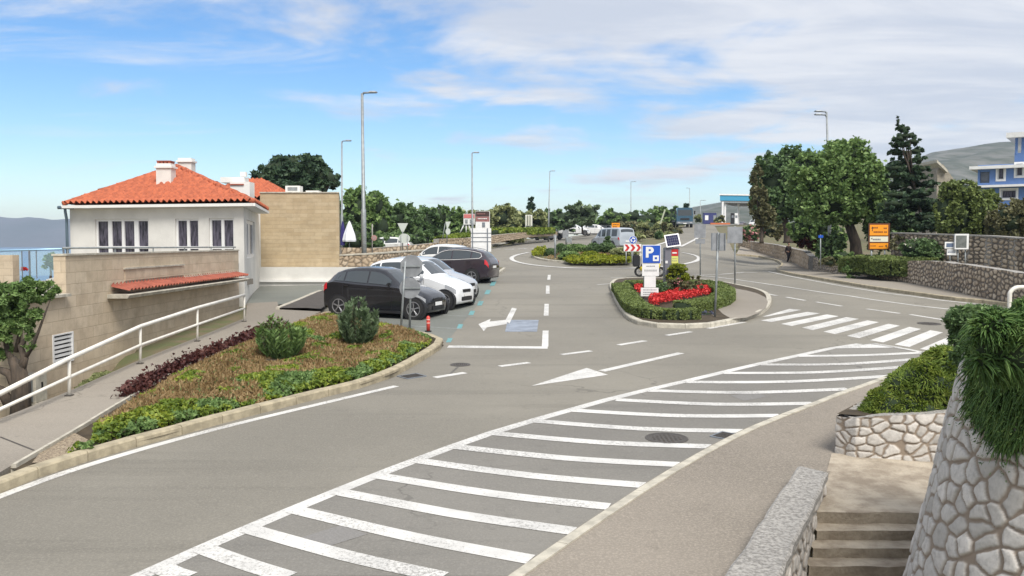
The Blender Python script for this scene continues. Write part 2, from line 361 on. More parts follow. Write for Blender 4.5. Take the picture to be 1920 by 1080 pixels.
M['lf_hedge'] = leafmat('hedge_leaves', [(0.067, 0.098, 0.030), (0.159, 0.207, 0.061), (0.281, 0.342, 0.110)])
M['lf_red'] = leafmat('red_flowers', [(.30, .012, .012), (.62, .03, .03), (.80, .12, .10)], trans=.1)
M['lf_pink'] = leafmat('pink_flowers', [(.12, .07, .05), (.45, .16, .17), (.70, .40, .38)], trans=.1)
M['lf_rosemary'] = leafmat('rosemary', [(.022, .056, .014), (.085, .165, .042), (.24, .34, .10)], trans=.15, scale=3)
M['lf_rosemary2'] = leafmat('yellow_rosemary', [(.05, .10, .016), (.16, .23, .035), (.36, .40, .08)], trans=.15, scale=3)
M['lf_brush'] = leafmat('dry_brush', [(0.073, 0.073, 0.043), (0.146, 0.146, 0.067), (0.232, 0.213, 0.116)])
M['lf_oleander'] = leafmat('oleander_leaves', [(.05, .085, .04), (.13, .19, .095), (.25, .33, .18)], scale=4)
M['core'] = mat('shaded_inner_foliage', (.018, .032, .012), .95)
M['core_br'] = mat('bed_soil', (.055, .04, .022), .95, var=.3)
# ------------------------------------------------------------------ draped sheets, kerbs
def inpoly(x, y, poly):
    ins = np.zeros(np.shape(x), bool); n = len(poly)
    for i in range(n):
        x1, y1 = poly[i][0], poly[i][1]; x2, y2 = poly[(i + 1) % n][0], poly[(i + 1) % n][1]
        if y1 == y2: continue
        c = ((y1 > y) != (y2 > y)) & (x < (x2 - x1) * (y - y1) / (y2 - y1) + x1); ins ^= c
    return ins
def moff(d): return .004 + max(0., d - 28) * .0006
def drape_bm(bm, off, step=2.0):
    xs = [v.co.x for v in bm.verts]; ys = [v.co.y for v in bm.verts]
    cuts = []
    y0, y1, x0, x1 = min(ys), max(ys), min(xs), max(xs)
    for k in KD:
        if y0 < k < y1: cuts.append(((0, k, 0), (0, 1, 0)))
    y = math.ceil(max(y0, 34) / step) * step
    while y < y1: cuts.append(((0, y, 0), (0, 1, 0))); y += step if y < 140 else step * 3
    if y1 > 34:
        x = math.ceil(x0 / step) * step
        while x < x1: cuts.append(((x, 0, 0), (1, 0, 0))); x += step
    for a in KA:
        if y1 > 34: cuts.append(((0, 0, 0), (1, -a, 0)))
    for c, n in cuts:
        bmesh.ops.bisect_plane(bm, geom=bm.verts[:] + bm.edges[:] + bm.faces[:], plane_co=c, plane_no=Vector(n).normalized(), dist=1e-4)
    for v in bm.verts:
        v.co.z = gz(v.co.x, v.co.y) + (off(v.co.y) if callable(off) else off)
def sheet(name, polys, m, off, kind='structure', skirt=0, label=None, parent=None, step=2.0):
    """polys: list of outlines (list of world xy); draped over the land, skirt>0 adds a vertical edge"""
    bm = bmesh.new()
    for poly in polys:
        vs = [bm.verts.new((p[0], p[1], 0)) for p in poly]; f = bm.faces.new(vs); f.normal_update()
        if f.normal.z < 0: f.normal_flip()
    bmesh.ops.triangulate(bm, faces=[f for f in bm.faces if len(f.verts) > 4])
    drape_bm(bm, off, step)
    if skirt:
        be = [e for e in bm.edges if e.is_boundary]
        r = bmesh.ops.extrude_edge_only(bm, edges=be)
        for v in [q for q in r['geom'] if isinstance(q, bmesh.types.BMVert)]: v.co.z -= skirt
    bmesh.ops.recalc_face_normals(bm, faces=bm.faces) if skirt else None
    me = bpy.data.meshes.new(name); bm.to_mesh(me); bm.free()
    o = put(name, me, m, parent)
    if kind and not parent: o['kind'] = kind
    if label: o['label'] = label
    return o
def gp(pts, off=0): return [g(x, y, off) for x, y in pts]
def strip(pts, w):
    """world polyline -> outline quads of width w"""
    P = [Vector((p[0], p[1])) for p in pts]; Lf = []; Rt = []
    for i, p in enumerate(P):
        t = (P[min(i + 1, len(P) - 1)] - P[max(i - 1, 0)]).normalized(); n = Vector((-t.y, t.x))
        ww = w if not isinstance(w, (list, tuple)) else w[i]
        Lf.append(p + n * ww / 2); Rt.append(p - n * ww / 2)
    return [[Lf[i], Lf[i + 1], Rt[i + 1], Rt[i]] for i in range(len(P) - 1)]
def smoothline(pts, n=6):
    P = [Vector(p[:]) for p in pts]; out = []
    for i in range(len(P) - 1):
        p0, p1, p2, p3 = P[max(i - 1, 0)], P[i], P[i + 1], P[min(i + 2, len(P) - 1)]
        for k in range(n):
            t = k / n; out.append(.5 * ((2 * p1) + (p2 - p0) * t + (2 * p0 - 5 * p1 + 4 * p2 - p3) * t * t + (3 * p1 - p0 - 3 * p2 + p3) * t ** 3))
    out.append(P[-1]); return out
def resample(pts, ds):
    P = [Vector((p[0], p[1])) for p in pts]; cum = [0]
    for i in range(1, len(P)): cum.append(cum[-1] + (P[i] - P[i - 1]).length)
    n = max(2, round(cum[-1] / ds) + 1); out = []; j = 0
    for k in range(n):
        s = cum[-1] * k / (n - 1)
        while j < len(P) - 2 and cum[j + 1] < s: j += 1
        q = (s - cum[j]) / max(1e-9, cum[j + 1] - cum[j]); out.append(P[j].lerp(P[j + 1], min(1, max(0, q))))
    return out
def kerb(name, pts, side, w=.15, h=.13, block=.8, m=None, label=None, drop=.15):
    """kerb stones along a ground line; side=+1 the stones lie left of the walking direction"""
    P = resample(pts, block); mb = MB()
    for i in range(len(P) - 1):
        a, b = P[i], P[i + 1]
        def nrm(k):
            t = (P[min(k + 1, len(P) - 1)] - P[max(k - 1, 0)]).normalized(); return Vector((-t.y, t.x)) * side
        t = (b - a).normalized(); gap = .006
        a2, b2 = a + t * gap, b - t * gap; na, nb = nrm(i), nrm(i + 1)
        jit = RN.uniform(-.003, .003); rings = []
        for p, n in ((a2, na), (b2, nb)):
            z = gz(p.x, p.y); o, q = p, p + n * w; r = p + n * .02
            rings.append([(o.x, o.y, z - drop), (o.x, o.y, z + h - .025 + jit), (r.x, r.y, z + h + jit), (q.x, q.y, z + h + jit), (q.x, q.y, z - drop)])
        mb.loft(rings)
    o = mb.build(name, m or M['kerb']); o['kind'] = 'structure'
    if label: o['label'] = label
    return o

# ------------------------------------------------------------------ ground
RAIL = [g(-200, 868), g(0, 797), g(133, 742), g(265, 682), g(370, 640), g(458, 603)]
def polyoff(x, y, A, B):       # signed distance left of A->B
    t = (B - A).normalized(); return (x - A.x) * (-t.y) + (y - A.y) * t.x
PC = [(g(1500, 873, .3) + g(1553, 885, .3)) / 2, (g(1360, 1080, .3) + g(1470, 1080, .3)) / 2]      # parapet centre line, far -> near
def land():
    xs = sorted(set([-4000, -2500, -1500, -900, -600, -400, -300, -220, -160, -120, -90, -70] + list(np.arange(-60, -34, 2)) + list(np.arange(-34, 60, .5)) + list(np.arange(1.25, 6.5, .25)) + [60, 70, 85, 100, 130, 170, 230, 300, 450, 700, 1100, 2000, 4000]))
    ys = sorted(set([-300, -100, -40, -20, -10, -5] + list(np.arange(-3, 2, 1)) + list(np.arange(2, 13, .25)) + list(np.arange(13, 100, .5)) + list(np.arange(100, 180, 1.)) + [180, 190, 200, 220, 240, 260, 280, 300, 340, 400, 500, 700, 1000, 1600, 2600, 4000]))
    X, Y = np.meshgrid(np.array(xs, float), np.array(ys, float))
    Z = G(X, Y) - .07
    # the garden strip below the footpath railing
    dist = np.full(X.shape, 1e9)
    for i in range(len(RAIL) - 1):
        A, B = RAIL[i], RAIL[i + 1]; t = (B - A).to_2d().normalized(); Lg = (B - A).to_2d().length
        s = (X - A.x) * t.x + (Y - A.y) * t.y; q = -(X - A.x) * t.y + (Y - A.y) * t.x
        dd = np.where((s > -.5) & (s < Lg + .5), q, 1e9); dist = np.where(np.abs(dd) < np.abs(dist), dd, dist)
    ang = X / np.maximum(Y, 8)
    low = np.clip((-.43 - ang) / .04, 0, 1); drp = np.where((dist < 1e8) & (dist > .1), np.clip((dist - .1) / .5, 0, 1), np.where((ang < -.5) & (dist > 1e8) & (Y > 14), 1, 0))
    zl = np.minimum(Z, -.05 + (Y - 14) * .02)
    Z = np.where((Y > 8) & (Y < 60), Z * (1 - low * drp) + zl * low * drp, Z)
    # stair well on the right
    A, B = PC; sgn = polyoff(X, Y, A.to_2d(), B.to_2d())
    Z = np.where((sgn > 0) & (Y < A.y + .3) & (X > 0), Z - 2.6, Z)
    # rises gently to the right-hand slope, falls under the sea on the left
    far = np.clip((Y - 300) / 2000, 0, 1); Z = Z - far * np.where(X < 0, 20, 0)
    nx = len(xs); ny = len(ys); V = np.stack([X.ravel(), Y.ravel(), Z.ravel()], 1)
    i, j = np.meshgrid(np.arange(nx - 1), np.arange(ny - 1)); k = (j * nx + i).ravel()
    o = put('ground', npmesh('ground', V, np.stack([k, k + 1, k + nx + 1, k + nx], 1), 4), M['soil'], None, True); o['kind'] = 'structure'
land()
sea_m = mat('sea_water', (.045, .10, .17), .25, spec=.5, bump=.5, bscale=.35)
mb = MB(); mb.face([(-4400, 60, -11.5), (4400, 60, -11.5), (4400, 4150, -11.5), (-4400, 4150, -11.5)]); mb.build('sea', sea_m)['kind'] = 'structure'

# ------------------------------------------------------------------ road surface
LK = [(0, 926), (64, 899), (140, 873), (222, 847), (308, 825), (385, 803), (462, 782), (538, 763), (612, 744), (680, 727), (736, 708), (770, 690), (800, 672), (825, 656), (832, 647)]
RK = [(1752, 669), (1680, 702), (1560, 745), (1500, 769), (1450, 787), (1395, 810), (1335, 840), (1275, 874), (1215, 910), (1080, 1000), (965, 1080)]
c2 = lambda X, Y: (1380 + X / 3.552, 380 + Y / 3.552)
RRK = [c2(*p) for p in ((0, 352), (140, 362), (250, 385), (298, 412), (290, 432), (268, 455), (400, 490), (700, 541), (1000, 590), (1350, 640), (1640, 670), (1800, 692))]
lkw = [g(*p) for p in LK]; lk0 = lkw[0] + (lkw[0] - lkw[2]).normalized() * 9
rkw = [g(*p) for p in RK]; rk1 = rkw[-1] + (rkw[-1] - rkw[-2]).normalized() * 9
rrw = [g(*p) for p in RRK]; rr1 = rrw[-1] + (rrw[-1] - rrw[-2]).normalized() * 25
road = [lk0] + lkw + [g(x, y) for x, y in ((760, 628), (612, 590), (500, 560), (487, 530), (640, 508), (700, 500), (800, 488), (880, 476), (905, 470), (960, 458), (1000, 449), (1045, 443), (1130, 442), (1190, 447), (1200, 455), (1188, 468), (1225, 466), (1250, 452), (1272, 436), (1283, 424), (1292, 419), (1330, 417), (1400, 417), (1402, 421), (1340, 424), (1345, 432), (1352, 441), (1366, 452))] + rrw + [rr1, Vector((rr1.x + 2, rkw[0].y - 3, 0)), rkw[0] + Vector((.8, -.3, 0))] + rkw + [rk1]
sheet('road', [road], M['asphalt'], 0.0)
S_ = lambda *p: sheet(*p)
# zone of older asphalt under the hatching and the side road
hz = [(265, 1080), (375, 1030), (545, 957), (640, 918), (850, 837), (1005, 788), (1137, 750), (1285, 715), (1425, 681), (1560, 652), (1640, 643), (1752, 669)]
sheet('hatched_zone', [[*[g(*p) for p in hz], *[g(*p) for p in RK[1:]]]], M['hatch_asphalt'], .002)
sheet('parking_bays', [[g(*p) for p in ((612, 592), (700, 606), (838, 640), (862, 612), (905, 560), (935, 520), (880, 512), (760, 515), (640, 540))]], M['bay'], .002)
sheet('forecourt', [[g(*p) for p in ((463, 573), (487, 533), (604, 533), (604, 553), (545, 572))]], M['bay'], .03)
sheet('asphalt_patch', [[g(*p) for p in ((524, 586), (604, 552), (640, 560), (625, 570), (602, 588), (575, 586))]], M['dark_asphalt'], .15)

# ------------------------------------------------------------------ painted markings
M['crack'] = mat('crack_sealant', (.115, .108, .095), .8, var=.3, scale=20); M['repair'] = asphalt('repair_asphalt', (.175, .17, .16), (.21, .20, .19), .1)
lines = []
def ln(pts, w, smooth=0):
    W = [g(*p) for p in pts]
    if smooth: W = smoothline(W, smooth)
    lines.extend(strip(W, w))
def pl(pts): lines.append([g(*p) for p in pts])
ln([(-60, 955), (0, 931), (120, 887), (250, 847), (400, 806), (560, 767), (743, 724)], .15, 3)
ln([(230, 1097), (265, 1080), (375, 1030), (460, 993), (545, 957), (640, 918), (740, 878), (850, 837), (925, 811), (1005, 787), (1137, 750), (1210, 732), (1285, 715), (1360, 697), (1425, 682), (1500, 666), (1560, 653), (1612, 645)], .19)
def marking(name='road_marking', m='paint', mats=None):
    global lines
    # each piece is its own island, all on the same level
    o = sheet(name, lines, M[m], moff); lines = []; return o
marking('edge_lines')
for a, b in (((300, 1064), (352, 1083)), ((380, 1029), (540, 1083)), ((465, 992), (830, 1083)), ((550, 956), (995, 1050)), ((630, 922), (1076, 997)), ((705, 892), (1142, 951)), ((780, 864), (1210, 911)), ((850, 838), (1275, 872)), ((925, 813), (1335, 838)), ((1005, 790), (1397, 809)), ((1075, 770), (1463, 780)), ((1155, 750), (1525, 757)), ((1215, 733), (1590, 730)), ((1285, 717), (1680, 705)), ((1355, 700), (1715, 687)), ((1425, 684), (1742, 672)), ((1495, 668), (1740, 661))):
    mx = ((a[0] + b[0]) / 2, (a[1] + b[1]) / 2 + (5 if b[0] - a[0] > 300 else 2)); A, Mi, B = g(*a), g(*mx), g(*b)
    lines.extend(strip(smoothline([A, Mi, B], 5), .24))
pl([(1562, 654), (1640, 644), (1692, 652)]); ln([(1635, 645), (1700, 655), (1760, 667)], .15)
hm = sheet('hatch_marking', lines, M['paint'], lambda d: .008); lines = []
for q in (((175, 760), (215, 757), (435, 715), (355, 708)), ((165, 785), (235, 795), (560, 738), (475, 728)), ((300, 808), (370, 822), (685, 757), (605, 745)), ((440, 833), (510, 850), (820, 775), (735, 763)), ((582, 860), (660, 876), (952, 797), (875, 784)), ((738, 888), (820, 903), (1092, 820), (1015, 807)), ((893, 917), (980, 932), (1232, 842), (1155, 828)), ((1055, 945), (1155, 962), (1378, 865), (1295, 850)), ((1225, 975), (1325, 990), (1470, 915), (1420, 893))):
    pl([c2(*p) for p in q])
marking('zebra_crossing')
for a, b in (((815, 708), (872, 699)), ((937, 687), (992, 680)), ((1053, 665), (1108, 658)), ((1160, 647), (1210, 639)), ((1250, 629), (1296, 622)), ((1328, 616), (1396, 604))): ln([a, b], .17)
for a, b in (((185, 603), (270, 620)), ((335, 630), (460, 652)), ((535, 662), (705, 690)), ((870, 708), (1092, 738)), ((1160, 745), (1410, 785))): ln([c2(*a), c2(*b)], .15)
for a, b in (((1024, 592), (1025, 570)), ((1027, 551), (1027, 536)), ((1029, 525), (1030, 516))): ln([a, b], .15)
marking('dashed_lines')
ln([(840, 650), (1027, 652)], .34)
ln([(1022, 650), (1023, 620)], .16)
pl([(960, 577), (969, 579), (955, 607), (913, 614), (907, 621), (897, 608), (920, 598), (918, 603), (948, 600)])
ln([(1277, 662), (1128, 696)], .19); pl([(996, 724), (1100, 690), (1140, 703)])
marking('lane_arrows')
ln([c2(*p) for p in ((-110, 480), (0, 471), (100, 468), (215, 461), (400, 500), (700, 556), (1000, 604), (1350, 649), (1640, 680))], .14)
ln([(1313, 517), *[c2(*p) for p in ((0, 513), (300, 556), (600, 602), (900, 645), (1200, 686), (1525, 721), (1700, 744))]], .14)
ln([(1300, 516), (1350, 515), (1395, 511)], .13)
marking('side_road_lines')
E = lambda cx, cy, rx, ry, n=64, a0=0, a1=360: [(cx + rx * math.cos(rad(a0 + (a1 - a0) * i / n)), cy + ry * math.sin(rad(a0 + (a1 - a0) * i / n))) for i in range(n + 1)]
ln(E(1135, 485, 176, 19, 40, -35, 215), .30)
for a, b in (((928, 468), (939, 468)), ((947, 468), (964, 468)), ((971, 467.5), (988, 467)), ((995, 467), (1030, 466))): ln([a, b], .3)
ln([(1276, 463), (1303, 450), (1322, 437)], .3); ln([(1210, 466), (1255, 452)], .3)
ln([(880, 470), (960, 455), (1010, 444)], .3)
ln([(1120, 534), (1150, 532)], .14); ln([(1145, 521), (1205, 522)], .14)
marking('roundabout_lines')
for a, b in (((640, 583), (700, 590)), ((770, 611), (868, 617)), ((820, 590), (890, 594)), ((868, 566), (905, 568)), ((880, 545), (918, 547)), ((898, 528), (925, 529))): ln([a, b], .10)
marking('bay_lines', 'paint_worn')
for x, y in ((842, 638), (862, 612), (884, 587), (900, 569), (914, 548), (924, 532)): pl([(x - 6, y + 4), (x + 3, y + 4), (x + 7, y - 4), (x - 2, y - 4)])
marking('teal_bay_marks', 'cyan')
pl([(952, 600), (1010, 600), (1007, 622), (947, 622)]); marking('blue_patch', 'bluepatch')
ln([(840, 705), (852, 694), (863, 684)], .05)
sheet('sealed_crack', lines, M['crack'], lambda d: .0035)['kind'] = 'structure'; lines = []
pl([(1370, 742), (1415, 735), (1440, 744), (1395, 752)]); pl([(560, 1010), (640, 985), (690, 1002), (600, 1030)]); sheet('asphalt_repair', lines, M['repair'], lambda d: .005); lines = []

# ------------------------------------------------------------------ islands, pavements, kerbs
def island(name, outline_px, m, label=None, h=.12, km=None, kw=.17, ds=.8, raise_=0):
    P = [g(*p) for p in outline_px]; P = smoothline(P + [P[0]], 4)[:-1]
    area = sum(P[i].x * P[(i + 1) % len(P)].y - P[(i + 1) % len(P)].x * P[i].y for i in range(len(P)))
    side = 1 if area > 0 else -1
    kerb(name + '_kerb', P + [P[0]], side, kw, h + .01, ds, km)
    n = len(P); inner = []
    for i in range(n):
        t = (P[(i + 1) % n] - P[i - 1]).to_2d().normalized(); inner.append(P[i].to_2d() + Vector((-t.y, t.x)) * side * (kw - .02))
    sheet(name, [inner], m, h, 'structure', label=label)
    return inner
c4 = lambda X, Y: (1100 + X / 4, 480 + Y / 4)
TRI = [c4(*p) for p in ((170, 240), (200, 320), (250, 410), (300, 475), (380, 515), (520, 538), (700, 545), (900, 540), (1050, 515), (1200, 480), (1310, 440), (1370, 390), (1386, 340), (1360, 298), (1290, 268), (1200, 247), (1110, 228), (1040, 215), (860, 192), (600, 185), (400, 180), (230, 188), (180, 212))]
island('traffic_island', TRI, M['core_br'], km=M['kerb2'])
sheet('island_paving', [[g(*c4(*p), .14) for p in ((1108, 240), (1118, 300), (1060, 350), (985, 395), (1020, 430), (1090, 470), (1200, 458), (1290, 425), (1345, 385), (1360, 340), (1338, 305), (1280, 278), (1200, 256))]], M['path'], .128)
RI = island('roundabout_island', E(1100, 480.5, 104, 13.5, 28)[:-1], M['soil'], km=M['kerb2'], ds=1.2)
# left planting bed
BL = [(20, 888), (66, 861), (136, 820), (200, 780), (245, 752), (330, 703), (440, 655), (500, 632), (566, 606), (640, 604), (730, 618), (800, 632), (826, 641)]
bedin = [g(*p) for p in LK[1:]] + [g(*p) for p in BL[::-1]]
kerb('verge_kerb', [lk0] + lkw + [g(829, 642), g(815, 637), g(760, 625), g(700, 611)], 1, .17, .14, .8, M['kerb'])
sheet('planting_bed', [[p for p in bedin]], M['core_br'], .07)
kerb('bed_edging', [g(*p) for p in BL[:8]], -1, .07, .13, 1.2, M['kerb2'])
sheet('gravel_patch', [[g(*p) for p in ((60, 880), (75, 860), (140, 822), (165, 835), (150, 862), (100, 878))]], M['gravel'], .085)
# footpath beside the railing
rw = [p - Vector((0, 0, 0)) for p in RAIL]
path = [rw[0], *rw[1:], g(461, 598), g(463, 574), g(520, 571), g(524, 586), g(602, 590), g(566, 606)] + [g(*p) for p in BL[:8]][::-1] + [g(-40, 925), lk0 + Vector((-.35, .1, 0))]
sheet('footpath', [path], M['path'], .10, skirt=.35)
pjoint = [g(0, 832), g(64, 858)]; jl = strip(pjoint, .03); sheet('path_joint', jl, M['iron'], .104)
kerb('parking_kerb', [g(612, 592), g(590, 598), (g(566, 607)), g(540, 617)], 1, .15, .14, 1., M['kerb'])
kerb('forecourt_kerb', [g(524, 586), g(560, 571), g(604, 552)], 1, .12, .17, 1., M['kerb2'])
# right-hand pavement in the foreground
cL = [g(1500, 873, .3), g(1360, 1080, .3)]
rp = [*rkw[::-1], rkw[0] + Vector((1.2, .2, 0)), g(1800, 700), g(1800, 790), g(1760, 868), g(1745, 872), g(1700, 960), g(1500, 962), g(1545, 890), PC[0].to_3d(), PC[1].to_3d(), PC[1] + (PC[1] - PC[0]).normalized() * 7, rk1]
sheet('pavement', [[rk1] + rkw[::-1] + [rkw[0] + Vector((1.5, .3, 0)), Vector((14, rkw[0].y - 2, 0)), Vector((14, 12.35, 0)), Vector((g(1580, 866).x + .05, 12.33, 0)), g(1536, 882, .28), PC[0] + Vector((0, -.3, 0)), PC[1].to_3d(), PC[1] + (PC[1] - PC[0]).normalized() * 7]], M['pave'], .05)
kerb('pavement_kerb', [rk1] + rkw[::-1], -1, .14, .06, 1., M['kerb2'])
# pavement across the side road
def offs(P, w, side=1):
    out = []
    for i, p in enumerate(P):
        t = (P[min(i + 1, len(P) - 1)] - P[max(i - 1, 0)]).to_2d().normalized(); out.append(p.to_2d() + Vector((-t.y, t.x)) * w * side)
    return out
rrs = smoothline(rrw, 3) + [rr1]
kerb('side_road_kerb', rrs, 1, .15, .13, 1., M['kerb'])
fp = [g(*p) for p in ((1392, 455), (1408, 462), (1470, 478), (1500, 500), (1515, 507), (1600, 518), (1700, 533), (1830, 560), (1915, 577))]
sheet('far_pavement', [[p.to_2d() for p in rrs] + [fp[-1].to_2d() + Vector((12, -4)), *[p.to_2d() for p in fp[::-1]]]], M['path'], .11)
# left far pavement along the wall
lf = [g(*p) for p in ((690, 496), (800, 484), (880, 472), (905, 466), (960, 454), (1000, 446), (1045, 440))]
lf2 = [g(*p) for p in ((690, 490), (800, 478), (880, 466), (920, 455), (985, 443), (1045, 438))]
sheet('roadside_pavement', [[p.to_2d() for p in lf] + [p.to_2d() for p in lf2[::-1]]], M['path'], .10)
kerb('roadside_kerb', lf, 1, .2, .13, 1.5, M['kerb2'])
# covers and drains
def disc(name, px, py, r, label, cat, off=.008):
    p = g(px, py); o = empty(name, p, label, cat)
    mb = MB(); n = 24; mb.loft([[(p.x + r * s * math.cos(2 * math.pi * i / n), p.y + r * s * math.sin(2 * math.pi * i / n), gz(p.x + r * s * math.cos(2 * math.pi * i / n), p.y + r * s * math.sin(2 * math.pi * i / n)) + h) for i in range(n)] for s, h in ((1, .001), (1, off), (.86, off))], caps=False)
    mb.build('frame', M['iron'], o)
    mb = MB(); ring = [(p.x + r * .85 * math.cos(2 * math.pi * i / n), p.y + r * .85 * math.sin(2 * math.pi * i / n)) for i in range(n)]
    mb.face([(x, y, gz(x, y) + off - .002) for x, y in ring])
    for k in range(-3, 4):
        for j in range(-3, 4):
            if k * k + j * j < 11: x, y = p.x + k * r * .2, p.y + j * r * .2; mb.box((x, y, gz(x, y) + off), (r * .1, r * .1, .006))
    mb.build('cover', M['iron'], o); return o
disc('manhole_cover', 1250, 822, .32, 'round iron manhole cover in the hatched zone near the kerb', 'manhole cover')
disc('manhole_cover', 863, 684, .22, 'small round manhole cover beside the dashed line left of centre', 'manhole cover')
disc('manhole_cover', 1742, 607, .33, 'round manhole cover in the side road beyond the zebra crossing', 'manhole cover')
def grate(px, py, w, h, rz, label):
    p = g(px, py); o = empty('storm_drain', p, label, 'drain'); mb = MB(); sl_ = math.atan(.044)
    Rm = Matrix.Rotation(sl_, 3, 'X') @ Matrix.Rotation(rz, 3, 'Z')
    for s in (-1, 1): mb.box(p + Rm @ Vector((0, s * h / 2, .006)), (w, .03, .02), M=Rm); mb.box(p + Rm @ Vector((s * w / 2, 0, .006)), (.03, h, .021), M=Rm)
    mb.build('frame', M['galv_dk'], o); mb = MB(); mb.box(p + Rm @ Vector((0, 0, .002)), (w, h, .006), M=Rm); mb.build('sump', M['black'], o); mb = MB()
    n = 8
    for i in range(n): mb.box(p + Rm @ Vector((-w / 2 + w * (i + .5) / n, 0, .007)), (w / n * .45, h, .016), M=Rm)
    mb.build('grating', M['iron'], o)
grate(1360, 818, .36, .30, .85, 'slotted storm drain against the right pavement kerb')
grate(772, 706, .45, .36, .7, 'brown storm drain beside the planting bed kerb')
# ------------------------------------------------------------------ buildings on the left
def boxuv(o):
    me = o.data; uv = me.uv_layers.new(name='UVMap').data
    for p in me.polygons:
        n = p.normal
        if abs(n.z) < .75:
            t = Vector((-n.y, n.x, 0)).normalized()
            for li in p.loop_indices: co = me.vertices[me.loops[li].vertex_index].co; uv[li].uv = (co.dot(t), co.z)
        else:
            for li in p.loop_indices: co = me.vertices[me.loops[li].vertex_index].co; uv[li].uv = (co.x, co.y)
    return o
def colhit(px, A, B):
    k = (px - 960) / FPX / 1.0; k = k  # x over depth is the same for every row
    dx, dy = B[0] - A[0], B[1] - A[1]
    x, y, z = ray(px, 455); k = x / y
    return (k * A[1] - A[0]) / (dx - k * dy)
class Facade:
    def __init__(s, A, B): s.A = Vector(A[:2]); s.B = Vector(B[:2]); s.L = (s.B - s.A).length; s.t = (s.B - s.A) / s.L; s.n = Vector((s.t.y, -s.t.x))   # outward to the right of A->B reversed
    def P(s, u, z, o=0): p = s.A + s.t * u + s.n * o; return Vector((p.x, p.y, z))
    def u(s, px): return colhit(px, s.A, s.B) * s.L
    def z(s, px, py): u = s.u(px); p = s.P(u, 0); return at(px, py, p.y).z
    def wall(s, mb, z0, z1, holes, depth=.14, u0=0, u1=None):
        u1 = s.L if u1 is None else u1
        us = sorted({u0, u1, *[h[0] for h in holes], *[h[1] for h in holes]}); zs = sorted({z0, z1, *[h[2] for h in holes], *[h[3] for h in holes]})
        for i in range(len(us) - 1):
            for j in range(len(zs) - 1):
                uc, zc = (us[i] + us[i + 1]) / 2, (zs[j] + zs[j + 1]) / 2
                if any(h[0] < uc < h[1] and h[2] < zc < h[3] for h in holes): continue
                mb.face([s.P(us[i], zs[j]), s.P(us[i + 1], zs[j]), s.P(us[i + 1], zs[j + 1]), s.P(us[i], zs[j + 1])])
        for a, b, c, d in holes:
            for q in (((a, c), (a, d)), ((b, d), (b, c)), ((a, d), (b, d)), ((b, c), (a, c))):
                (ua, za), (ub, zb) = q; mb.face([s.P(ua, za), s.P(ub, zb), s.P(ub, zb, -depth), s.P(ua, za, -depth)])
    def bx(s, mb, u0, u1, z0, z1, o0, o1):
        mb.loft([[s.P(u0, z0, o0), s.P(u1, z0, o0), s.P(u1, z1, o0), s.P(u0, z1, o0)], [s.P(u0, z0, o1), s.P(u1, z0, o1), s.P(u1, z1, o1), s.P(u0, z1, o1)]])
    def window(s, par, h, panes, fm, gm, fw=.06, transom=None, depth=.10, name='window', label=None, sill=None):
        u0, u1, z0, z1 = h; mb = MB(); o0, o1 = -depth - .03, -depth + .035
        s.bx(mb, u0, u0 + fw, z0, z1, o0, o1); s.bx(mb, u1 - fw, u1, z0, z1, o0, o1); s.bx(mb, u0 + fw, u1 - fw, z1 - fw, z1, o0, o1); s.bx(mb, u0 + fw, u1 - fw, z0, z0 + fw, o0, o1)
        for a, b in panes['mull']: s.bx(mb, a, b, z0 + fw, z1 - fw, o0, o1 + .004)
        if transom:
            edges = [u0 + fw] + [q for ab in panes['mull'] for q in ab] + [u1 - fw]
            for k in range(0, len(edges), 2): s.bx(mb, edges[k], edges[k + 1], transom - .045, transom + .045, o0, o1 - .004)
        fr = mb.build(name, fm, par); 
        if label: fr['label'] = label
        mb = MB(); mb.face([s.P(u0 + .01, z0 + .01, o0 + .02), s.P(u1 - .01, z0 + .01, o0 + .02), s.P(u1 - .01, z1 - .01, o0 + .02), s.P(u0 + .01, z1 - .01, o0 + .02)])
        mb.build('pane', gm, fr, fix=False)
        if sill: mb = MB(); s.bx(mb, u0 - .04, u1 + .04, z0 - .05, z0 - .002, -.05, .05); mb.build('sill', sill, fr)
        return fr
def tiled(name, A, B, C, m, parent, D=None, pitch=.24, row=.38, amp=.11, label=None, over=.0):
    """tiled slope: eave A->B, apex C (or ridge D..C)"""
    A, B, C = Vector(A), Vector(B), Vector(C); D = Vector(D) if D else C; e = (B - A).normalized()
    s = (C - A) - e * (C - A).dot(e); H = s.length; s.normalize(); n = e.cross(s).normalized()
    if n.z < 0: n = -n
    Lb = (B - A).length; uC = (C - A).dot(e); uD = (D - A).dot(e)
    nu = int(Lb / pitch) * 6; us = np.linspace(0, Lb, nu + 1); nrow = max(1, int(H / row)); ts = []
    for r in range(nrow): ts += [r * H / nrow, (r + .96) * H / nrow]
    ts += [H]; ts = np.array(ts); T, U = np.meshgrid(ts, us, indexing='ij'); q = T / H
    lo, hi = uD * q, Lb + (uC - Lb) * q; Uc = np.clip(U, np.minimum(lo, hi), np.maximum(lo, hi))
    disp = amp * (.5 - .5 * np.cos(2 * math.pi * Uc / pitch)) + .04 * (1 - (T / H * nrow) % 1.0)
    disp = disp + (_lat[(np.round(T / H * nrow).astype(int)) % 64, (Uc / pitch).astype(int) % 64, 2] - .5) * .012
    V = np.array(A)[None, None] + Uc[..., None] * np.array(e) + T[..., None] * np.array(s) + disp[..., None] * np.array(n)
    nv = len(us); i, j = np.meshgrid(np.arange(len(ts) - 1), np.arange(nv - 1), indexing='ij'); k = (i * nv + j).ravel()
    o = put(name, npmesh(name, V.reshape(-1, 3), np.stack([k, k + 1, k + nv + 1, k + nv], 1), 4), m, parent)
    if label: o['label'] = label
    return o
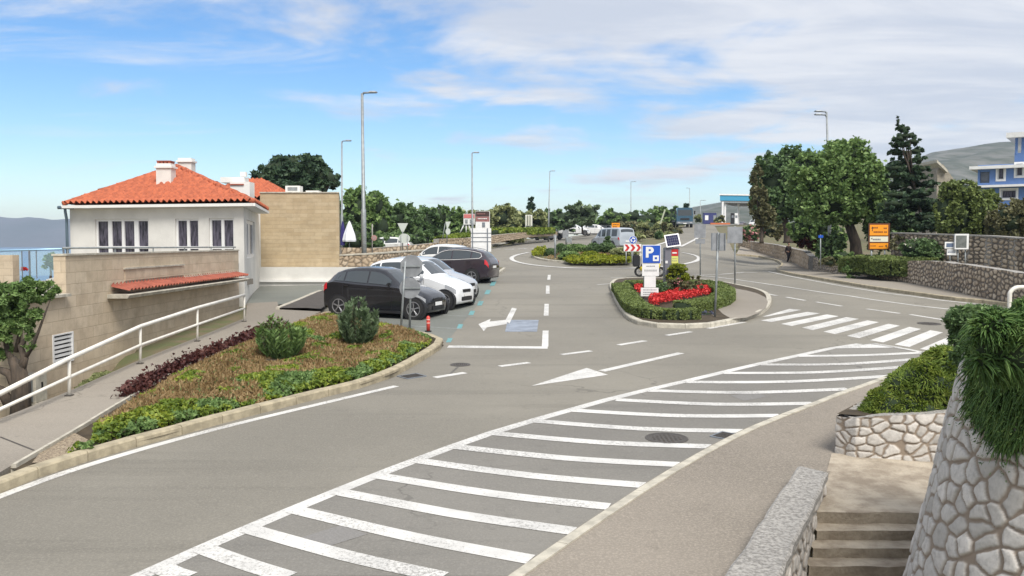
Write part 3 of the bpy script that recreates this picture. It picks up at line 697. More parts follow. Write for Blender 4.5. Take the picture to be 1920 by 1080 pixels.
def capline(mb, a, b, r=.085, ds=.34):
    a, b = Vector(a), Vector(b); n = max(1, int((b - a).length / ds))
    for i in range(n): mb.tube([a.lerp(b, i / n), a.lerp(b, (i + 1.06) / n)], [r * 1.06, r * .92], 8)

FL, FR, BR_ = Vector((-16.05, 33.0)), Vector((-9.15, 31.0)), Vector((-11.05, 39.7)); BL_ = FL + (BR_ - FR)
EZ = 4.72
house = empty('house', (-13.4, 36, 1.2), 'white rendered house with orange hipped tile roof and terrace doors', 'house')
ff = Facade(FL, FR); fs = Facade(FR, BR_)
zt, zb, zm = ff.z(230, 410), 2.22, ff.z(230, 464)
H1 = (ff.u(179), ff.u(279), zb, ff.z(230, 411)); H2 = (ff.u(329), ff.u(373), zb, ff.z(350, 410)); H3 = (ff.u(392), ff.u(439), zb, ff.z(415, 409))
S1 = (fs.u(463), fs.u(478), fs.z(470, 483), fs.z(470, 414))
mb = MB(); ff.wall(mb, 1.0, EZ, [H1, H2, H3]); fs.wall(mb, .9, EZ, [S1])
Facade(BR_, BL_).wall(mb, .5, EZ, []); Facade(BL_, FL).wall(mb, -1.5, EZ, []); mb.build('wall', M['render'], house, fix=False)
ff.window(house, H1, {'mull': [(ff.u(201), ff.u(208)), (ff.u(226.5), ff.u(231.5)), (ff.u(250), ff.u(258))]}, M['white'], M['glass'], .07, zm, label='four-leaf glazed terrace door')
ff.window(house, H2, {'mull': [(ff.u(349), ff.u(354))]}, M['white'], M['glass'], .07, zm)
ff.window(house, H3, {'mull': [(ff.u(413.5), ff.u(418.5))]}, M['white'], M['glass'], .07, zm)
fs.window(house, S1, {'mull': [(fs.u(469), fs.u(471.5))]}, M['white'], M['glass'], .12, label='narrow side window')
E1, E2, E3 = at(118, 385, 32.6), at(475, 380, 30.6), at(502, 395, 38.6); E1.z = E2.z = E3.z = 4.86; E4 = E1 + E3 - E2; AP = at(331, 313, 36)
roof = empty('roof_', (0, 0, 0)); bpy.data.objects.remove(roof)
rf = tiled('roof', E1, E2, AP, M['tile'], house)
for a, b in ((E2, E3), (E3, E4), (E4, E1)): tiled('roof_slope', a, b, AP, M['tile'], rf)
mb = MB()
for q in (E1, E2, E3, E4): capline(mb, q + Vector((0, 0, .03)), AP + Vector((0, 0, .05)))
mb.build('hip_tiles', M['tile'], rf, True)
mb = MB(); c = (E1 + E2 + E3 + E4) / 4
for a, b in ((E1, E2), (E2, E3), (E3, E4), (E4, E1)):
    t = (b - a).normalized(); n = Vector((t.y, -t.x, 0)); n = n if n.dot(a - c) > 0 else -n
    mb.loft([[p + n * -.03 + Vector((0, 0, -.13)), p + n * .06 + Vector((0, 0, -.13)), p + n * .06 + Vector((0, 0, -.03)), p + n * -.03 + Vector((0, 0, -.03))] for p in (a, b)])
mb.build('gutter', M['render_w'], house)
mb = MB(); mb.face([p + Vector((0, 0, -.135)) for p in (E1, E2, E3, E4)]); mb.build('soffit', M['render_w'], house)
mb = MB(); p = Vector((FL.x, FL.y, 0)) + Vector((-.08, -.08, 0)); e = E1 + Vector((.05, .05, -.1))
mb.tube([e, e + Vector((0, 0, -.12)), Vector((p.x, p.y, 4.35)), Vector((p.x, p.y, 4.2)), Vector((p.x, p.y, 2.3))], .05, 8); mb.tube([e + Vector((-.25, -.02, 0)), e + Vector((.3, .02, 0))], .06, 8); mb.build('downpipe', mat('blue_grey_pipe', (.10, .15, .19), .5), house, True)
def chimney(px0, px1, pyt, pyb, d, parent, nm='chimney', top=True):
    a, b = at(px0, pyt, d), at(px1, pyb, d); w_ = b.x - a.x; cx = (a.x + b.x) / 2; mb = MB()
    mb.box((cx, d, (a.z + b.z) / 2 - .1), (w_, w_ * .9, a.z - b.z - .2)); o = mb.build(nm, M['render'], parent)
    mb = MB(); mb.box((cx, d, a.z - .16), (w_ * 1.18, w_ * 1.1, .07)); mb.box((cx, d, a.z - .075), (w_ * .98, w_ * .86, .10)); mb.build('chimney_cap', M['render_w'], o)
    if top:
        mb = MB(); 
        for k in range(4): mb.box((cx + (k - 1.5) * w_ * .24, d, a.z + .01), (w_ * .16, w_ * .8, .07), rx=0)
        mb.box((cx, d, a.z + .062), (w_ * .95, w_ * .84, .035)); mb.build('chimney_tiles', M['tile_dk'], o)
    return o
chimney(297, 326, 306, 372, 33.9, house); chimney(337, 363, 296, 330, 37.2, house, top=False)
mb = MB(); mb.box(at(311, 368, 33.75) + Vector((0, -.1, -.02)), (.72, .8, .06), rx=.35); mb.build('flashing', M['galv'], house)

# rear house with its own tiled roof
rh = empty('house', (-13.5, 50, 1), 'rear house behind the white one, only its orange roof and stepped white chimney showing', 'house')
A, B, C, D = at(400, 372, 45), at(552, 372, 45), at(492, 338, 49), at(440, 338, 49); k = Vector((-1.2, 8, 0))
mb = MB(); mb.loft([[Vector((p.x, p.y, z)) for p in (A + Vector((.4, .4, 0)), B + Vector((-.4, .4, 0)), B + k + Vector((-.4, -.4, 0)), A + k + Vector((.4, -.4, 0)))] for z in (.5, A.z - .05)]); mb.build('wall', M['render'], rh)
rr = tiled('roof', A, B, C, M['tile'], rh, D=D); tiled('roof_slope', B, B + k, C, M['tile'], rr); tiled('roof_slope', B + k, A + k, D, M['tile'], rr, D=C); tiled('roof_slope', A + k, A, D, M['tile'], rr)
mb = MB(); capline(mb, D, C); capline(mb, B, C); capline(mb, A, D); mb.build('hip_tiles', M['tile'], rr, True)
mb = MB(); a, b = at(436, 342, 43.2), at(473, 372, 43.2); mb.box(((a.x + b.x) / 2, 43.2, (a.z + b.z) / 2 - .2), (b.x - a.x, .8, a.z - b.z + .4)); a, b = at(418, 332, 43.6), at(462, 342, 43.6)
mb.box(((a.x + b.x) / 2, 43.6, (a.z + b.z) / 2 - .03), (b.x - a.x, .8, a.z - b.z)); p = at(457, 327, 43.4); mb.box(p, (.26, .26, .22)); ch = mb.build('chimney', M['render_w'], rh)
mb = MB(); a, b = at(434, 344, 43.2), at(462, 350, 43.2); mb.box(((a.x + b.x) / 2, 42.8, (a.z + b.z) / 2), (b.x - a.x, .12, .06)); mb.build('chimney_tiles', M['tile_dk'], ch)

# ashlar-clad annex on its white plinth
ax = empty('annex', (-9.4, 43, 2.4), 'flat-roofed annex clad in honey-coloured stone blocks beside the white house', 'building')
a, b = at(487.5, 362, 40), at(635, 362, 40); zt_, zb_ = a.z, at(600, 500.5, 40).z; Q = [Vector((a.x, 40, 0)), Vector((b.x, 40, 0)), Vector((-8.75, 46.2, 0)), Vector((a.x - 1.1, 46.2, 0))]
mb = MB(); mb.loft([[q + Vector((0, 0, z)) for q in Q] for z in (zb_, zt_)]); boxuv(mb.build('wall', M['ashlar'], ax, fix=True))
mb = MB(); c = sum(Q, Vector()) / 4
mb.loft([[c + (q - c) * 1.012 + Vector((0, 0, z)) for q in Q] for z in (zt_ + .002, zt_ + .05)]); mb.build('coping', M['kerb2'], ax)
def vent(px0, px1, pyt, pyb, d, nm, lv=True):
    a, b = at(px0, pyt, d), at(px1, pyb, d); mb = MB(); cx, cz = (a.x + b.x) / 2, (a.z + b.z) / 2; w_, h_ = b.x - a.x, a.z - b.z; mb.box((cx, d, cz - .1), (w_, .6, h_ + .15)); o = mb.build(nm, M['render_w'], ax)
    if lv: mb = MB(); mb.box((cx, d - .302, cz - .01), (w_ * .68, .02, h_ * .5)); mb.build('louvre', M['galv'], o)
vent(538, 565, 348, 361, 41, 'roof_vent'); vent(576, 600, 357, 361, 41, 'roof_hatch', False)
pw = empty('retaining_wall', (-9, 39.6, 1.7), 'low white rendered wall below the stone-clad annex', 'wall')
mb = MB(); P0, P1 = Vector((-11.15, 39.55, 0)), Vector((at(700, 500, 39.5).x, 39.55, 0))
mb.loft([[P0 + Vector((0, 0, z)), P1 + Vector((0, 0, z)), P1 + Vector((0, .4, z)), P0 + Vector((0, .4, z))] for z in (1.2, zb_ - .006)]); mb.build('wall', M['render'], pw)
mb = MB(); mb.box(((P0.x + P1.x) / 2, 39.49, 1.84), (P1.x - P0.x, .09, .10)); mb.build('ledge', M['render_w'], pw)

# ------------------------------------------------------------------ terrace in front of the house
tr = empty('terrace', (-9.15, 24, 1.5), 'stone-faced terrace wall with tiled canopy running up beside the footpath', 'terrace')
XW = -9.15
fw = Facade((XW, 16.9), (XW, 30.35)); fw.n = Vector((1, 0))
PT = 3.5 - .27
LV = (fw.u(93), fw.u(132), 1.05, 1.66)
mb = MB(); fw.wall(mb, -.6, 2.4, [LV], depth=.2); fw.wall(mb, 2.4, PT, [], u0=fw.u(122))
U1 = fw.u(122)
mb.face([fw.P(U1, 2.4), fw.P(U1, PT), fw.P(U1, PT, -.25), fw.P(U1, 2.4, -.25)]); mb.face([fw.P(0, -.6), fw.P(0, 2.4), fw.P(0, 2.4, -.9), fw.P(0, -.6, -.9)]); mb.face([fw.P(U1, PT), fw.P(fw.L, PT), fw.P(fw.L, PT, -.25), fw.P(U1, PT, -.25)]); mb.face([fw.P(U1, PT, -.25), fw.P(fw.L, PT, -.25), fw.P(fw.L, 2.2, -.25), fw.P(U1, 2.2, -.25)])
wl = mb.build('wall', M['ashlar2'], tr, fix=False); boxuv(wl)
mb = MB(); mb.box((-12.75, 25.1, 2.1), (6.7, 15.6, .2)); mb.build('terrace_floor', M['path'], tr)
mb = MB(); fw.bx(mb, U1 - .02, fw.L, PT + .002, PT + .04, -.28, .03); fw.bx(mb, 0, U1 - .03, 2.405, 2.46, -.5, .12); fw.bx(mb, fw.u(230), fw.u(343), 2.87, 2.91, 0, .05); fw.bx(mb, fw.u(343), fw.u(438), 2.51, 2.56, 0, .06); fw.bx(mb, fw.u(208), fw.u(235), 2.5, 2.54, 0, .05)
mb.build('coping', M['kerb2'], tr)
mb = MB(); fw.bx(mb, fw.u(232), fw.u(342), 2.60, 2.865, -.0, .02); 
boxuv(mb.build('raised_panel', M['ashlar2'], tr))
cu0, cu1 = fw.u(204), fw.u(439)
cs = MB(); cs.loft([[fw.P(cu0 - .15, 2.24, 0), fw.P(cu0 - .15, 2.24, .46), fw.P(cu0 - .15, 2.31, .50), fw.P(cu0 - .15, 2.33, .44), fw.P(cu0 - .15, 2.33, 0)], [fw.P(cu1, 2.24, 0), fw.P(cu1, 2.24, .46), fw.P(cu1, 2.31, .50), fw.P(cu1, 2.33, .44), fw.P(cu1, 2.33, 0)]]); cn = cs.build('canopy_slab', M['kerb2'], tr)
tiled('canopy_tiles', fw.P(cu0, 2.37, .44), fw.P(cu1, 2.37, .44), fw.P(cu1, 2.50, .02), M['tile_dk'], cn, D=fw.P(cu0, 2.50, .02), pitch=.2, row=.22, amp=.06)
# louvred vent
mb = MB(); u0, u1, z0, z1 = LV
for a, b, c_, d_ in ((u0, u0 + .05, z0, z1), (u1 - .05, u1, z0, z1), (u0 + .05, u1 - .05, z1 - .03, z1), (u0 + .05, u1 - .05, z0, z0 + .03)): fw.bx(mb, a, b, c_, d_, -.06, .02)
for k in range(6): zz_ = z0 + .05 + k * (z1 - z0 - .08) / 6; fw.bx(mb, u0 + .05, u1 - .05, zz_, zz_ + .05, -.06, .0)
lv = mb.build('louvred_shutter', M['white'], tr); mb = MB(); mb.face([fw.P(u0, z0, -.12), fw.P(u1, z0, -.12), fw.P(u1, z1, -.12), fw.P(u0, z1, -.12)]); mb.build('opening', M['black'], lv, fix=False)
# thin rail on the parapet
pr = empty('parapet_rail', (XW, 24, PT), 'thin grey metal rail on top of the terrace parapet', 'railing')
mb = MB(); mb.tube([fw.P(U1 + .1, PT + .16, -.1), fw.P(fw.L, PT + .12, -.1)], .022, 8); mb.build('rail', M['galv'], pr, True)
for k in range(6): u = U1 + .3 + k * (fw.L - U1 - .5) / 5; MB().tube([fw.P(u, PT + .04, -.1), fw.P(u, PT + .14, -.1)], .016, 6).build('post', M['galv'], pr)
er = empty('stair_railing', (-9.2, 30.6, 1.6), 'small bent metal stair railing at the end of the terrace wall', 'railing')
for o_, zt0, zb0 in ((0, 479, 545), (1, 486, 546)):
    q = [at(439 + 6 * o_, zt0, 30.4), at(446 + 2 * o_ - o_, 495, 30.35), at(446, zb0, 30.4)]; MB().tube(q, .02, 6).build('post', M['galv'], er)
mb = MB()
for k in range(6): mb.tube([at(440, 486 + k * 10, 30.5), at(446, 492 + k * 10, 30.38)], .009, 5)
mb.build('crossbar', M['galv'], er)
# glass balustrade overlooking the sea
bs = empty('balustrade', (-17, 32.8, 2.2), 'blue-topped glass balustrade overlooking the sea left of the house', 'balustrade')
A, B = at(-40, 471, 33.2), at(131, 466.5, 33.0)
MB().tube([A, B], .035, 8).build('handrail', mat('sky_blue_rail', (.35, .55, .72), .35, metal=.3), bs, True)
for px in (-10, 41, 55, 68, 119): p = A.lerp(B, (px + 40) / 171); MB().tube([p, Vector((p.x, p.y, 2.2))], .022 if px in (41, 68) else .04, 6).build('post', M['galv_dk'], bs)
gm = mat('balustrade_glass', (.55, .75, .8), .05, alpha=.16); mb = MB()
for px0, px1 in ((0, 40), (56, 67), (69, 117)):
    a, b = A.lerp(B, (px0 + 40) / 171), A.lerp(B, (px1 + 40) / 171); mb = MB(); mb.loft([[Vector((q.x, q.y + dy, z)) for q, z in ((a, 2.3), (b, 2.3), (b, a.z - .06), (a, a.z - .06))] for dy in (-.005, .005)]); mb.build('glass_panel', gm, bs)
pi_ = MB().box(at(0, 520, 30.5) + Vector((0, 0, 0)), (1.1, .4, 1.5)).build('stone_pier', M['ashlar2']); boxuv(pi_); tag(pi_, 'stone pier at the left picture edge in front of the glass balustrade', 'pier')
# cabinet
p = Vector((-8.98, 16.9, .78)); cb = empty('meter_cabinet', (p.x, p.y, .2), 'pale metal meter cabinet at the foot of the terrace wall', 'cabinet')
MB().box(p, (.30, .42, .52)).build('case', M['kerb2'], cb, bevel=.01); MB().box(p + Vector((-.02, -.218, 0)), (.24, .012, .46)).build('door', M['galv'], cb); MB().box(p + Vector((.155, .02, .04)), (.012, .05, .14)).build('vent_slot', M['black'], cb)
MB().box((p.x, p.y, .22), (.34, .46, .60)).build('base', M['kerb2'], cb)

# ------------------------------------------------------------------ white handrail along the footpath
hr = empty('handrail', g(265, 682), 'cream tubular handrail descending along the footpath on the left', 'railing')
tops = [(-200, 805, 868), (0, 738, 797), (130, 672, 742), (263, 612, 682), (370, 577, 640), (458, 553, 603)]
T = []; Bm = []; Bs = []
for px, pt, pb in tops:
    q = g(px, pb, .1); t = at(px, pt, q.y); T.append(t); Bm.append(q + (t - q) * .5); Bs.append(q)
MB().tube(T, .042, 10).build('top_rail', M['rail'], hr, True); MB().tube(Bm, .03, 10).build('lower_rail', M['rail'], hr, True)
for i in (0, 2, 3, 4, 5):
    MB().tube([T[i] + Vector((0, 0, .01)), Bm[i], Bs[i] - Vector((0, 0, .02))], .03, 8).build('post', M['rail'], hr, True)
    MB().box(Bs[i] + Vector((0, 0, .008)), (.12, .12, .02)).build('base_plate', M['iron'], hr)
# ------------------------------------------------------------------ rubble masonry with real relief
def voro(u, v, seed):
    i0 = np.floor(u).astype(int); j0 = np.floor(v).astype(int); F1 = np.full(u.shape, 9.); F2 = np.full(u.shape, 9.); I = np.zeros(u.shape)
    P1x = np.zeros(u.shape); P1y = np.zeros(u.shape); cand = []
    T = _lat
    for di in (-1, 0, 1):
        for dj in (-1, 0, 1):
            i, j = (i0 + di + seed * 5) % 64, (j0 + dj + seed * 11) % 64
            x = i0 + di + .1 + .8 * T[i, j, 0]; y = j0 + dj + .1 + .8 * T[i, j, 1]; d = np.hypot(u - x, v - y); cand.append((x, y))
            idn = T[i, j, 2]; m1 = d < F1; F2 = np.where(m1, F1, np.minimum(F2, d)); I = np.where(m1, idn, I); P1x = np.where(m1, x, P1x); P1y = np.where(m1, y, P1y); F1 = np.where(m1, d, F1)
    ed = np.full(u.shape, 9.)
    for x, y in cand:
        dx, dy = x - P1x, y - P1y; l = np.hypot(dx, dy); ok = l > 1e-4; l = np.where(ok, l, 1)
        e = (((P1x + x) / 2 - u) * dx + ((P1y + y) / 2 - v) * dy) / l; ed = np.where(ok, np.minimum(ed, e), ed)
    return np.minimum(ed, np.clip(.80 - F1, 0, 1) * .55 + .02), I
def masonry(name, pos, nrm, Ulen, Vlen, cell, res, m, parent=None, depth=.03, joint=.055, seed=1, asp=1.25, zclip=None):
    """pos(u,v), nrm(u,v) give arrays (...,3); u along, v up, in metres"""
    nu, nv = max(2, int(Ulen / res)), max(2, int(Vlen / res)); u = np.linspace(0, Ulen, nu); v = np.linspace(0, Vlen, nv); Vv, Uu = np.meshgrid(v, u, indexing='ij')
    wu = Uu / (cell * asp) + (fbm(Uu / cell * .8, Vv / cell * .8, 3) - .5) * .6; wv = Vv / cell + (fbm(Uu / cell * .8 + 9, Vv / cell * .8, 5) - .5) * .6
    ed, I = voro(wu, wv, seed); j = joint / 2
    s = np.clip((ed - j) / (j * 1.4), 0, 1); s = s * s * (3 - 2 * s); dome = np.clip(ed / .35, 0, 1) ** .5
    h = depth * (s * (.45 + .4 * dome + .5 * (I - .5))) + .006 * (fbm(Uu / .05, Vv / .05, 1) - .5) * s
    P = pos(Uu, Vv) + nrm(Uu, Vv) * h[..., None]
    i, jj = np.meshgrid(np.arange(nv - 1), np.arange(nu - 1), indexing='ij'); k = (i * nu + jj).ravel()
    me = npmesh(name, P.reshape(-1, 3), np.stack([k, k + 1, k + nu + 1, k + nu], 1), 4)
    for an, val in (('stone', s), ('sid', I)): a = me.attributes.new(an, 'FLOAT', 'POINT'); a.data.foreach_set('value', val.ravel().astype(np.float32))
    return put(name, me, m, parent, True)
def stone_wall(label, pts, bot, top, cell, res, m, thick=.35, coping=None, parent=None, seed=1, name='stone_wall', cat='wall', depth=.035, joint=.16, uneven=.0, group=None, batter=0):
    """pts: world xy polyline walked so that the visible face is on its right; bot/top: z per point"""
    P = [Vector((p[0], p[1])) for p in pts]; cum = [0]
    for i in range(1, len(P)): cum.append(cum[-1] + (P[i] - P[i - 1]).length)
    cum = np.array(cum); X = np.array([p.x for p in P]); Y = np.array([p.y for p in P]); bot = np.array(bot, float); top = np.array(top, float); L_ = cum[-1]
    nt_ = [(P[min(i + 1, len(P) - 1)] - P[max(i - 1, 0)]).normalized() for i in range(len(P))]; NX = np.array([t.y for t in nt_]); NY = np.array([-t.x for t in nt_])
    H = float(np.max(top - bot))
    def zz(u, v):
        b, t = np.interp(u, cum, bot), np.interp(u, cum, top) + (vnoise(u / .5, u * 0, 4) - .5) * uneven; return b + (t - b) * v / H
    def pos(u, v): o = batter * (1 - v / H); return np.stack([np.interp(u, cum, X) + np.interp(u, cum, NX) * o, np.interp(u, cum, Y) + np.interp(u, cum, NY) * o, zz(u, v)], -1)
    def nrm(u, v): return np.stack([np.interp(u, cum, NX), np.interp(u, cum, NY), np.zeros_like(u)], -1)
    root = empty(name, (P[len(P) // 2].x, P[len(P) // 2].y, float(bot[len(P) // 2])), label, cat, group) if not parent else parent
    masonry('stone_face', pos, nrm, L_, H, cell, res, m, root, depth, joint, seed)
    mb = MB(); us = np.linspace(0, L_, max(2, int(L_ / .4))); rings = []
    for u in us:
        x, y, nx, ny = np.interp(u, cum, X), np.interp(u, cum, Y), np.interp(u, cum, NX), np.interp(u, cum, NY); z0 = float(zz(u, np.array(0.))); z1 = float(zz(u, np.array(H)))
        bt = batter
        rings.append([(x + nx * bt, y + ny * bt, z0), (x, y, z1 - .003), (x - nx * thick, y - ny * thick, z1 - .003), (x - nx * thick, y - ny * thick, z0)])
    mb.loft(rings); mb.build('wall_body', coping or M['cement'], root)
    if coping:
        mb = MB(); rings = []
        for u in us:
            x, y, nx, ny = np.interp(u, cum, X), np.interp(u, cum, Y), np.interp(u, cum, NX), np.interp(u, cum, NY); z1 = float(zz(u, np.array(H)))
            rings.append([(x + nx * .05, y + ny * .05, z1), (x + nx * .05, y + ny * .05, z1 + .06), (x - nx * (thick + .04), y - ny * (thick + .04), z1 + .06), (x - nx * (thick + .04), y - ny * (thick + .04), z1)])
        mb.loft(rings); mb.build('coping', coping, root)
    return root

# ------------------------------------------------------------------ foreground right: parapet, stairs, planter, curved wall
A1, A2 = at(1500, 873, 1).x, 0
cap = [g(1495, 874, .28), g(1553, 886, .28), g(1470, 1080, .28), g(1358, 1080, .28)]
dn = (cap[3] - cap[0]).normalized(); ext = 2.2
capz = [cap[0], cap[1], cap[2] + dn * ext, cap[3] + dn * ext]
pwl = empty('parapet_wall', cap[0], 'low parapet with weathered concrete coping between pavement and stairs', 'parapet')
mb = MB(); n = 26; rings = []
for i in range(n + 1):
    t = i / n; l = capz[0].lerp(capz[3], t); r = capz[1].lerp(capz[2], t); j = Vector((RN.uniform(-.012, .012), 0, RN.uniform(-.008, .008))); k = Vector((RN.uniform(-.015, .015), 0, RN.uniform(-.008, .008)))
    rings.append([l + j + Vector((0, 0, -.09)), l + j + Vector((0, 0, -.015)), l + Vector((.03, 0, .0)) + j, r + Vector((-.03, 0, .0)) + k, r + k + Vector((0, 0, -.02)), r + k + Vector((0, 0, -.09))])
mb.loft(rings); mb.build('coping', M['cement'], pwl)
a, b = capz[1] + Vector((-.05, 0, 0)), capz[2] + Vector((-.05, 0, 0)); t = (b - a).to_2d().normalized(); nn = Vector((-t.y, t.x)); L_ = (b - a).to_2d().length
nn = nn if nn.x > 0 else -nn
def ppos(u, v): q = u / L_; return np.stack([a.x + (b.x - a.x) * q, a.y + (b.y - a.y) * q, (a.z + (b.z - a.z) * q) - 1.7 - .09 + v], -1)
def pnrm(u, v): return np.stack([np.full(u.shape, nn.x), np.full(u.shape, nn.y), np.zeros(u.shape)], -1)
masonry('stone_face', ppos, pnrm, L_, 1.7, .17, .012, M['stone_near'], pwl, .03, .16, 3)
mb = MB(); mb.loft([[p + Vector((0, 0, z)) for p in (capz[0] + Vector((.05, -.04, 0)), capz[1] + Vector((-.06, -.04, 0)), capz[2] + Vector((-.06, 0, 0)), capz[3] + Vector((.05, 0, 0)))] for z in (-1.8, -.091)]); mb.build('wall_body', M['cement'], pwl)
# stairs
stz = empty('stairs', (3.6, 10, .3), 'worn stone steps descending between the parapet and the big rubble wall', 'stairs')
zl = at(1620, 962, 10.1).z
def edge(px, d): return at(px, 600, d).x
cr = []
dlist = [10.12]; z = zl - .02
for k in range(9):
    d0 = 10.12 - .25 * k; d1 = d0 - .25; z1 = z - .11; xl, xr = capz[1].x + (d0 - capz[1].y) * (capz[2].x - capz[1].x) / (capz[2].y - capz[1].y) - .12, 5.1
    wav = [RN.uniform(-.012, .012) for _ in range(13)]
    top = [[(xl + (xr - xl) * i / 12, d1 + .0 + (wav[i] if q == 0 else 0), z1 + (RN.uniform(-.004, .004) if q == 0 else 0)) for i in range(13)] for q in (0,)]
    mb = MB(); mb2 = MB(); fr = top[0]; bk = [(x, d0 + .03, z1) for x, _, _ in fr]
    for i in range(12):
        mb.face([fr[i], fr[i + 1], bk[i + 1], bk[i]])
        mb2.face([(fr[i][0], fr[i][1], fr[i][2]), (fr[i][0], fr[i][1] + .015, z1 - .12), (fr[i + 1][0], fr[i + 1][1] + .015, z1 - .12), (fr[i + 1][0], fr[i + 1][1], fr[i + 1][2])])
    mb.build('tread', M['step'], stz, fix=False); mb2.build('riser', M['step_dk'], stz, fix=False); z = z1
# landing
mb = MB(); lp = [g(1560, 862), g(1765, 866)]; z0 = g(1600, 868).z + .03; nx_, ny_ = 22, 12
V = []; 
for j in range(ny_ + 1):
    for i in range(nx_ + 1):
        y = 10.12 + (12.35 - 10.12) * j / ny_; xl = capz[1].x + (min(y, capz[1].y) - capz[1].y) * (capz[2].x - capz[1].x) / (capz[2].y - capz[1].y) - .08 + max(0, y - capz[1].y) * (g(1580, 866).x - capz[1].x) / (12.35 - capz[1].y); x = xl + (6.4 - xl) * i / nx_
        zz_ = zl + (float(G(4, y)) + .065 - zl) * min(1, max(0, (y - 10.2) / 1.5)); V.append((x, y + (RN.uniform(-.02, .02) if j == 0 else 0), zz_ + (vnoise(x * 3, y * 3, 2) - .5) * .015))
F = [(j * (nx_ + 1) + i, j * (nx_ + 1) + i + 1, (j + 1) * (nx_ + 1) + i + 1, (j + 1) * (nx_ + 1) + i) for j in range(ny_) for i in range(nx_)]
me = bpy.data.meshes.new('landing'); me.from_pydata(V, [], F); put('landing', me, M['step'], stz, True)
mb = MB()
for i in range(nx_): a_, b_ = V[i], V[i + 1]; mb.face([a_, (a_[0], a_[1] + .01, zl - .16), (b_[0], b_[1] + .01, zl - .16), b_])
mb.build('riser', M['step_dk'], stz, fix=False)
# planter wall in front of the shrubs
pA, pB, pC_ = g(1580, 866), g(1700, 872), g(1790, 876)
zt = at(1600, 785, pA.y).z
back = g(1700, 745)
W_ = [Vector((at(1680, 790, 15.2).x, 15.2)), Vector((at(1628, 800, 13.4).x, 13.4)), Vector((pA.x, pA.y + .25)), Vector((pA.x + .18, pA.y + .02)), Vector((pB.x, pB.y)), Vector((pC_.x, pC_.y)), Vector((pC_.x + .5, pC_.y))]
plw = stone_wall('low rubble planter wall overflowing with green rosemary beside the stairs', W_, [gz(p.x, p.y) - .1 for p in W_], [zt + .12, zt + .06, zt, zt, zt + .08, zt + .14, zt + .2], .15, .0125, M['stone_near'], .22, None, None, 6, 'planter_wall', depth=.024, joint=.10, uneven=.03)
mb = MB(); mb.face([Vector((p.x, p.y, zt + .02)) for p in (W_[0], W_[2], W_[4], W_[6], Vector((8.5, 14)), Vector((8.5, 16)))]); mb.build('planter_soil', M['core_br'], plw)
# battered corner wall
CC = Vector((5.50, 7.35)); zT = at(1790, 640, 7.6).z + .02; r0 = 1.58
def cang(u): return rad(200) + u / r0
def cpos(u, v): z = zT - 3.2 + v; r = r0 + .21 * (zT - z); a = cang(u); return np.stack([CC.x + r * np.cos(a), CC.y + r * np.sin(a), z], -1)
def cnrm(u, v): a = cang(u); return np.stack([np.cos(a), np.sin(a), np.full(u.shape, .2)], -1)
def cang(u): return rad(120) + u / r0
cw = empty('corner_wall', (CC.x, CC.y, -.6), 'big battered rubble corner wall of pale rounded stones at the right edge', 'wall')
masonry('stone_face', cpos, cnrm, r0 * rad(175), 3.2, .165, .0105, M['stone_near'], cw, .028, .10, 9, asp=1.0)
mb = MB(); mb.loft([[(CC.x + r * math.cos(rad(a)), CC.y + r * math.sin(rad(a)), z) for a in range(0, 360, 10)] for r, z in ((r0 + .60, zT - 3.2), (r0 - .04, zT - .01))]); mb.build('wall_body', M['cement'], cw)
# white tubular railing end at the far right
tb = empty('tube_railing', at(1892, 570, 16), 'white bent tube railing end at the right picture edge', 'railing')
q = [Vector((at(1893, 600, 15.5).x, 15.5, gz(8.5, 15.5))), at(1893, 600, 15.5), at(1893, 556, 15.5), at(1896, 546, 15.5), at(1904, 540, 15.5), at(1920, 538.5, 15.5), at(2000, 538, 15.4)]
MB().tube(smoothline(q, 4), .036, 10).build('tube', M['rail'], tb, True)

# ------------------------------------------------------------------ walls across the side road
def wallpx(label, pts, cell, res, m, **k):
    """pts: (px, py_base, py_top, depth or None)"""
    W = []; b = []; t = []
    for px, pb, pt, d in pts:
        q = g(px, pb) if d is None else at(px, pb, d); W.append(q.to_2d()); b.append(q.z - .1); t.append(at(px, pt, q.y).z)
    return stone_wall(label, W, b, t, cell, res, m, **k)
wallpx('long lower rubble wall beside the side road pavement', [(1700, 534, 489, None), (1760, 546, 490, None), (1830, 561, 500, None), (1915, 578, 512, None), (2010, 596, 520, None)], .20, .026, M['stone_road'], thick=.4, seed=2, uneven=.05, joint=.2)
wallpx('low squared-stone wall with steps left of the clipped hedge', [(1512, 507, 482, None), (1560, 515, 487, None), (1600, 520, 489, None), (1650, 527, 492, None), (1700, 534, 489, None)], .20, .026, M['stone_road'], thick=.35, seed=4, uneven=.06, joint=.2)
wallpx('tall upper rubble wall behind the orange direction sign', [(1670, 500, 438, 44), (1760, 503, 441, 41), (1850, 515, 444, 38.5), (1905, 530, 448, 37), (2010, 560, 452, 34)], .24, .028, M['stone_road'], thick=.5, coping=M['cement'], seed=5, joint=.2)
wallpx('tan stone wall beside the walking person', [(1384, 462, 449, None), (1410, 470, 453, None), (1450, 484, 458, None), (1490, 496, 467, None), (1505, 504, 470, None), (1516, 509, 480, None)], .3, .045, M['stone_far'], thick=.4, seed=7, joint=.16)
wallpx('low rubble wall right of the stone-clad annex', [(631, 500, 480, 41), (700, 500, 477, 42), (760, 494, 473, 45), (800, 488, 470, 49)], .24, .03, M['stone_far'], thick=.4, seed=8, coping=M['kerb2'], joint=.16)
wallpx('higher terrace wall behind the low rubble wall on the left', [(640, 480, 464, 50), (700, 480, 465, 52), (760, 475, 461, 55), (822, 470, 455, 58)], .3, .04, M['stone_far'], thick=.4, seed=3, joint=.16)
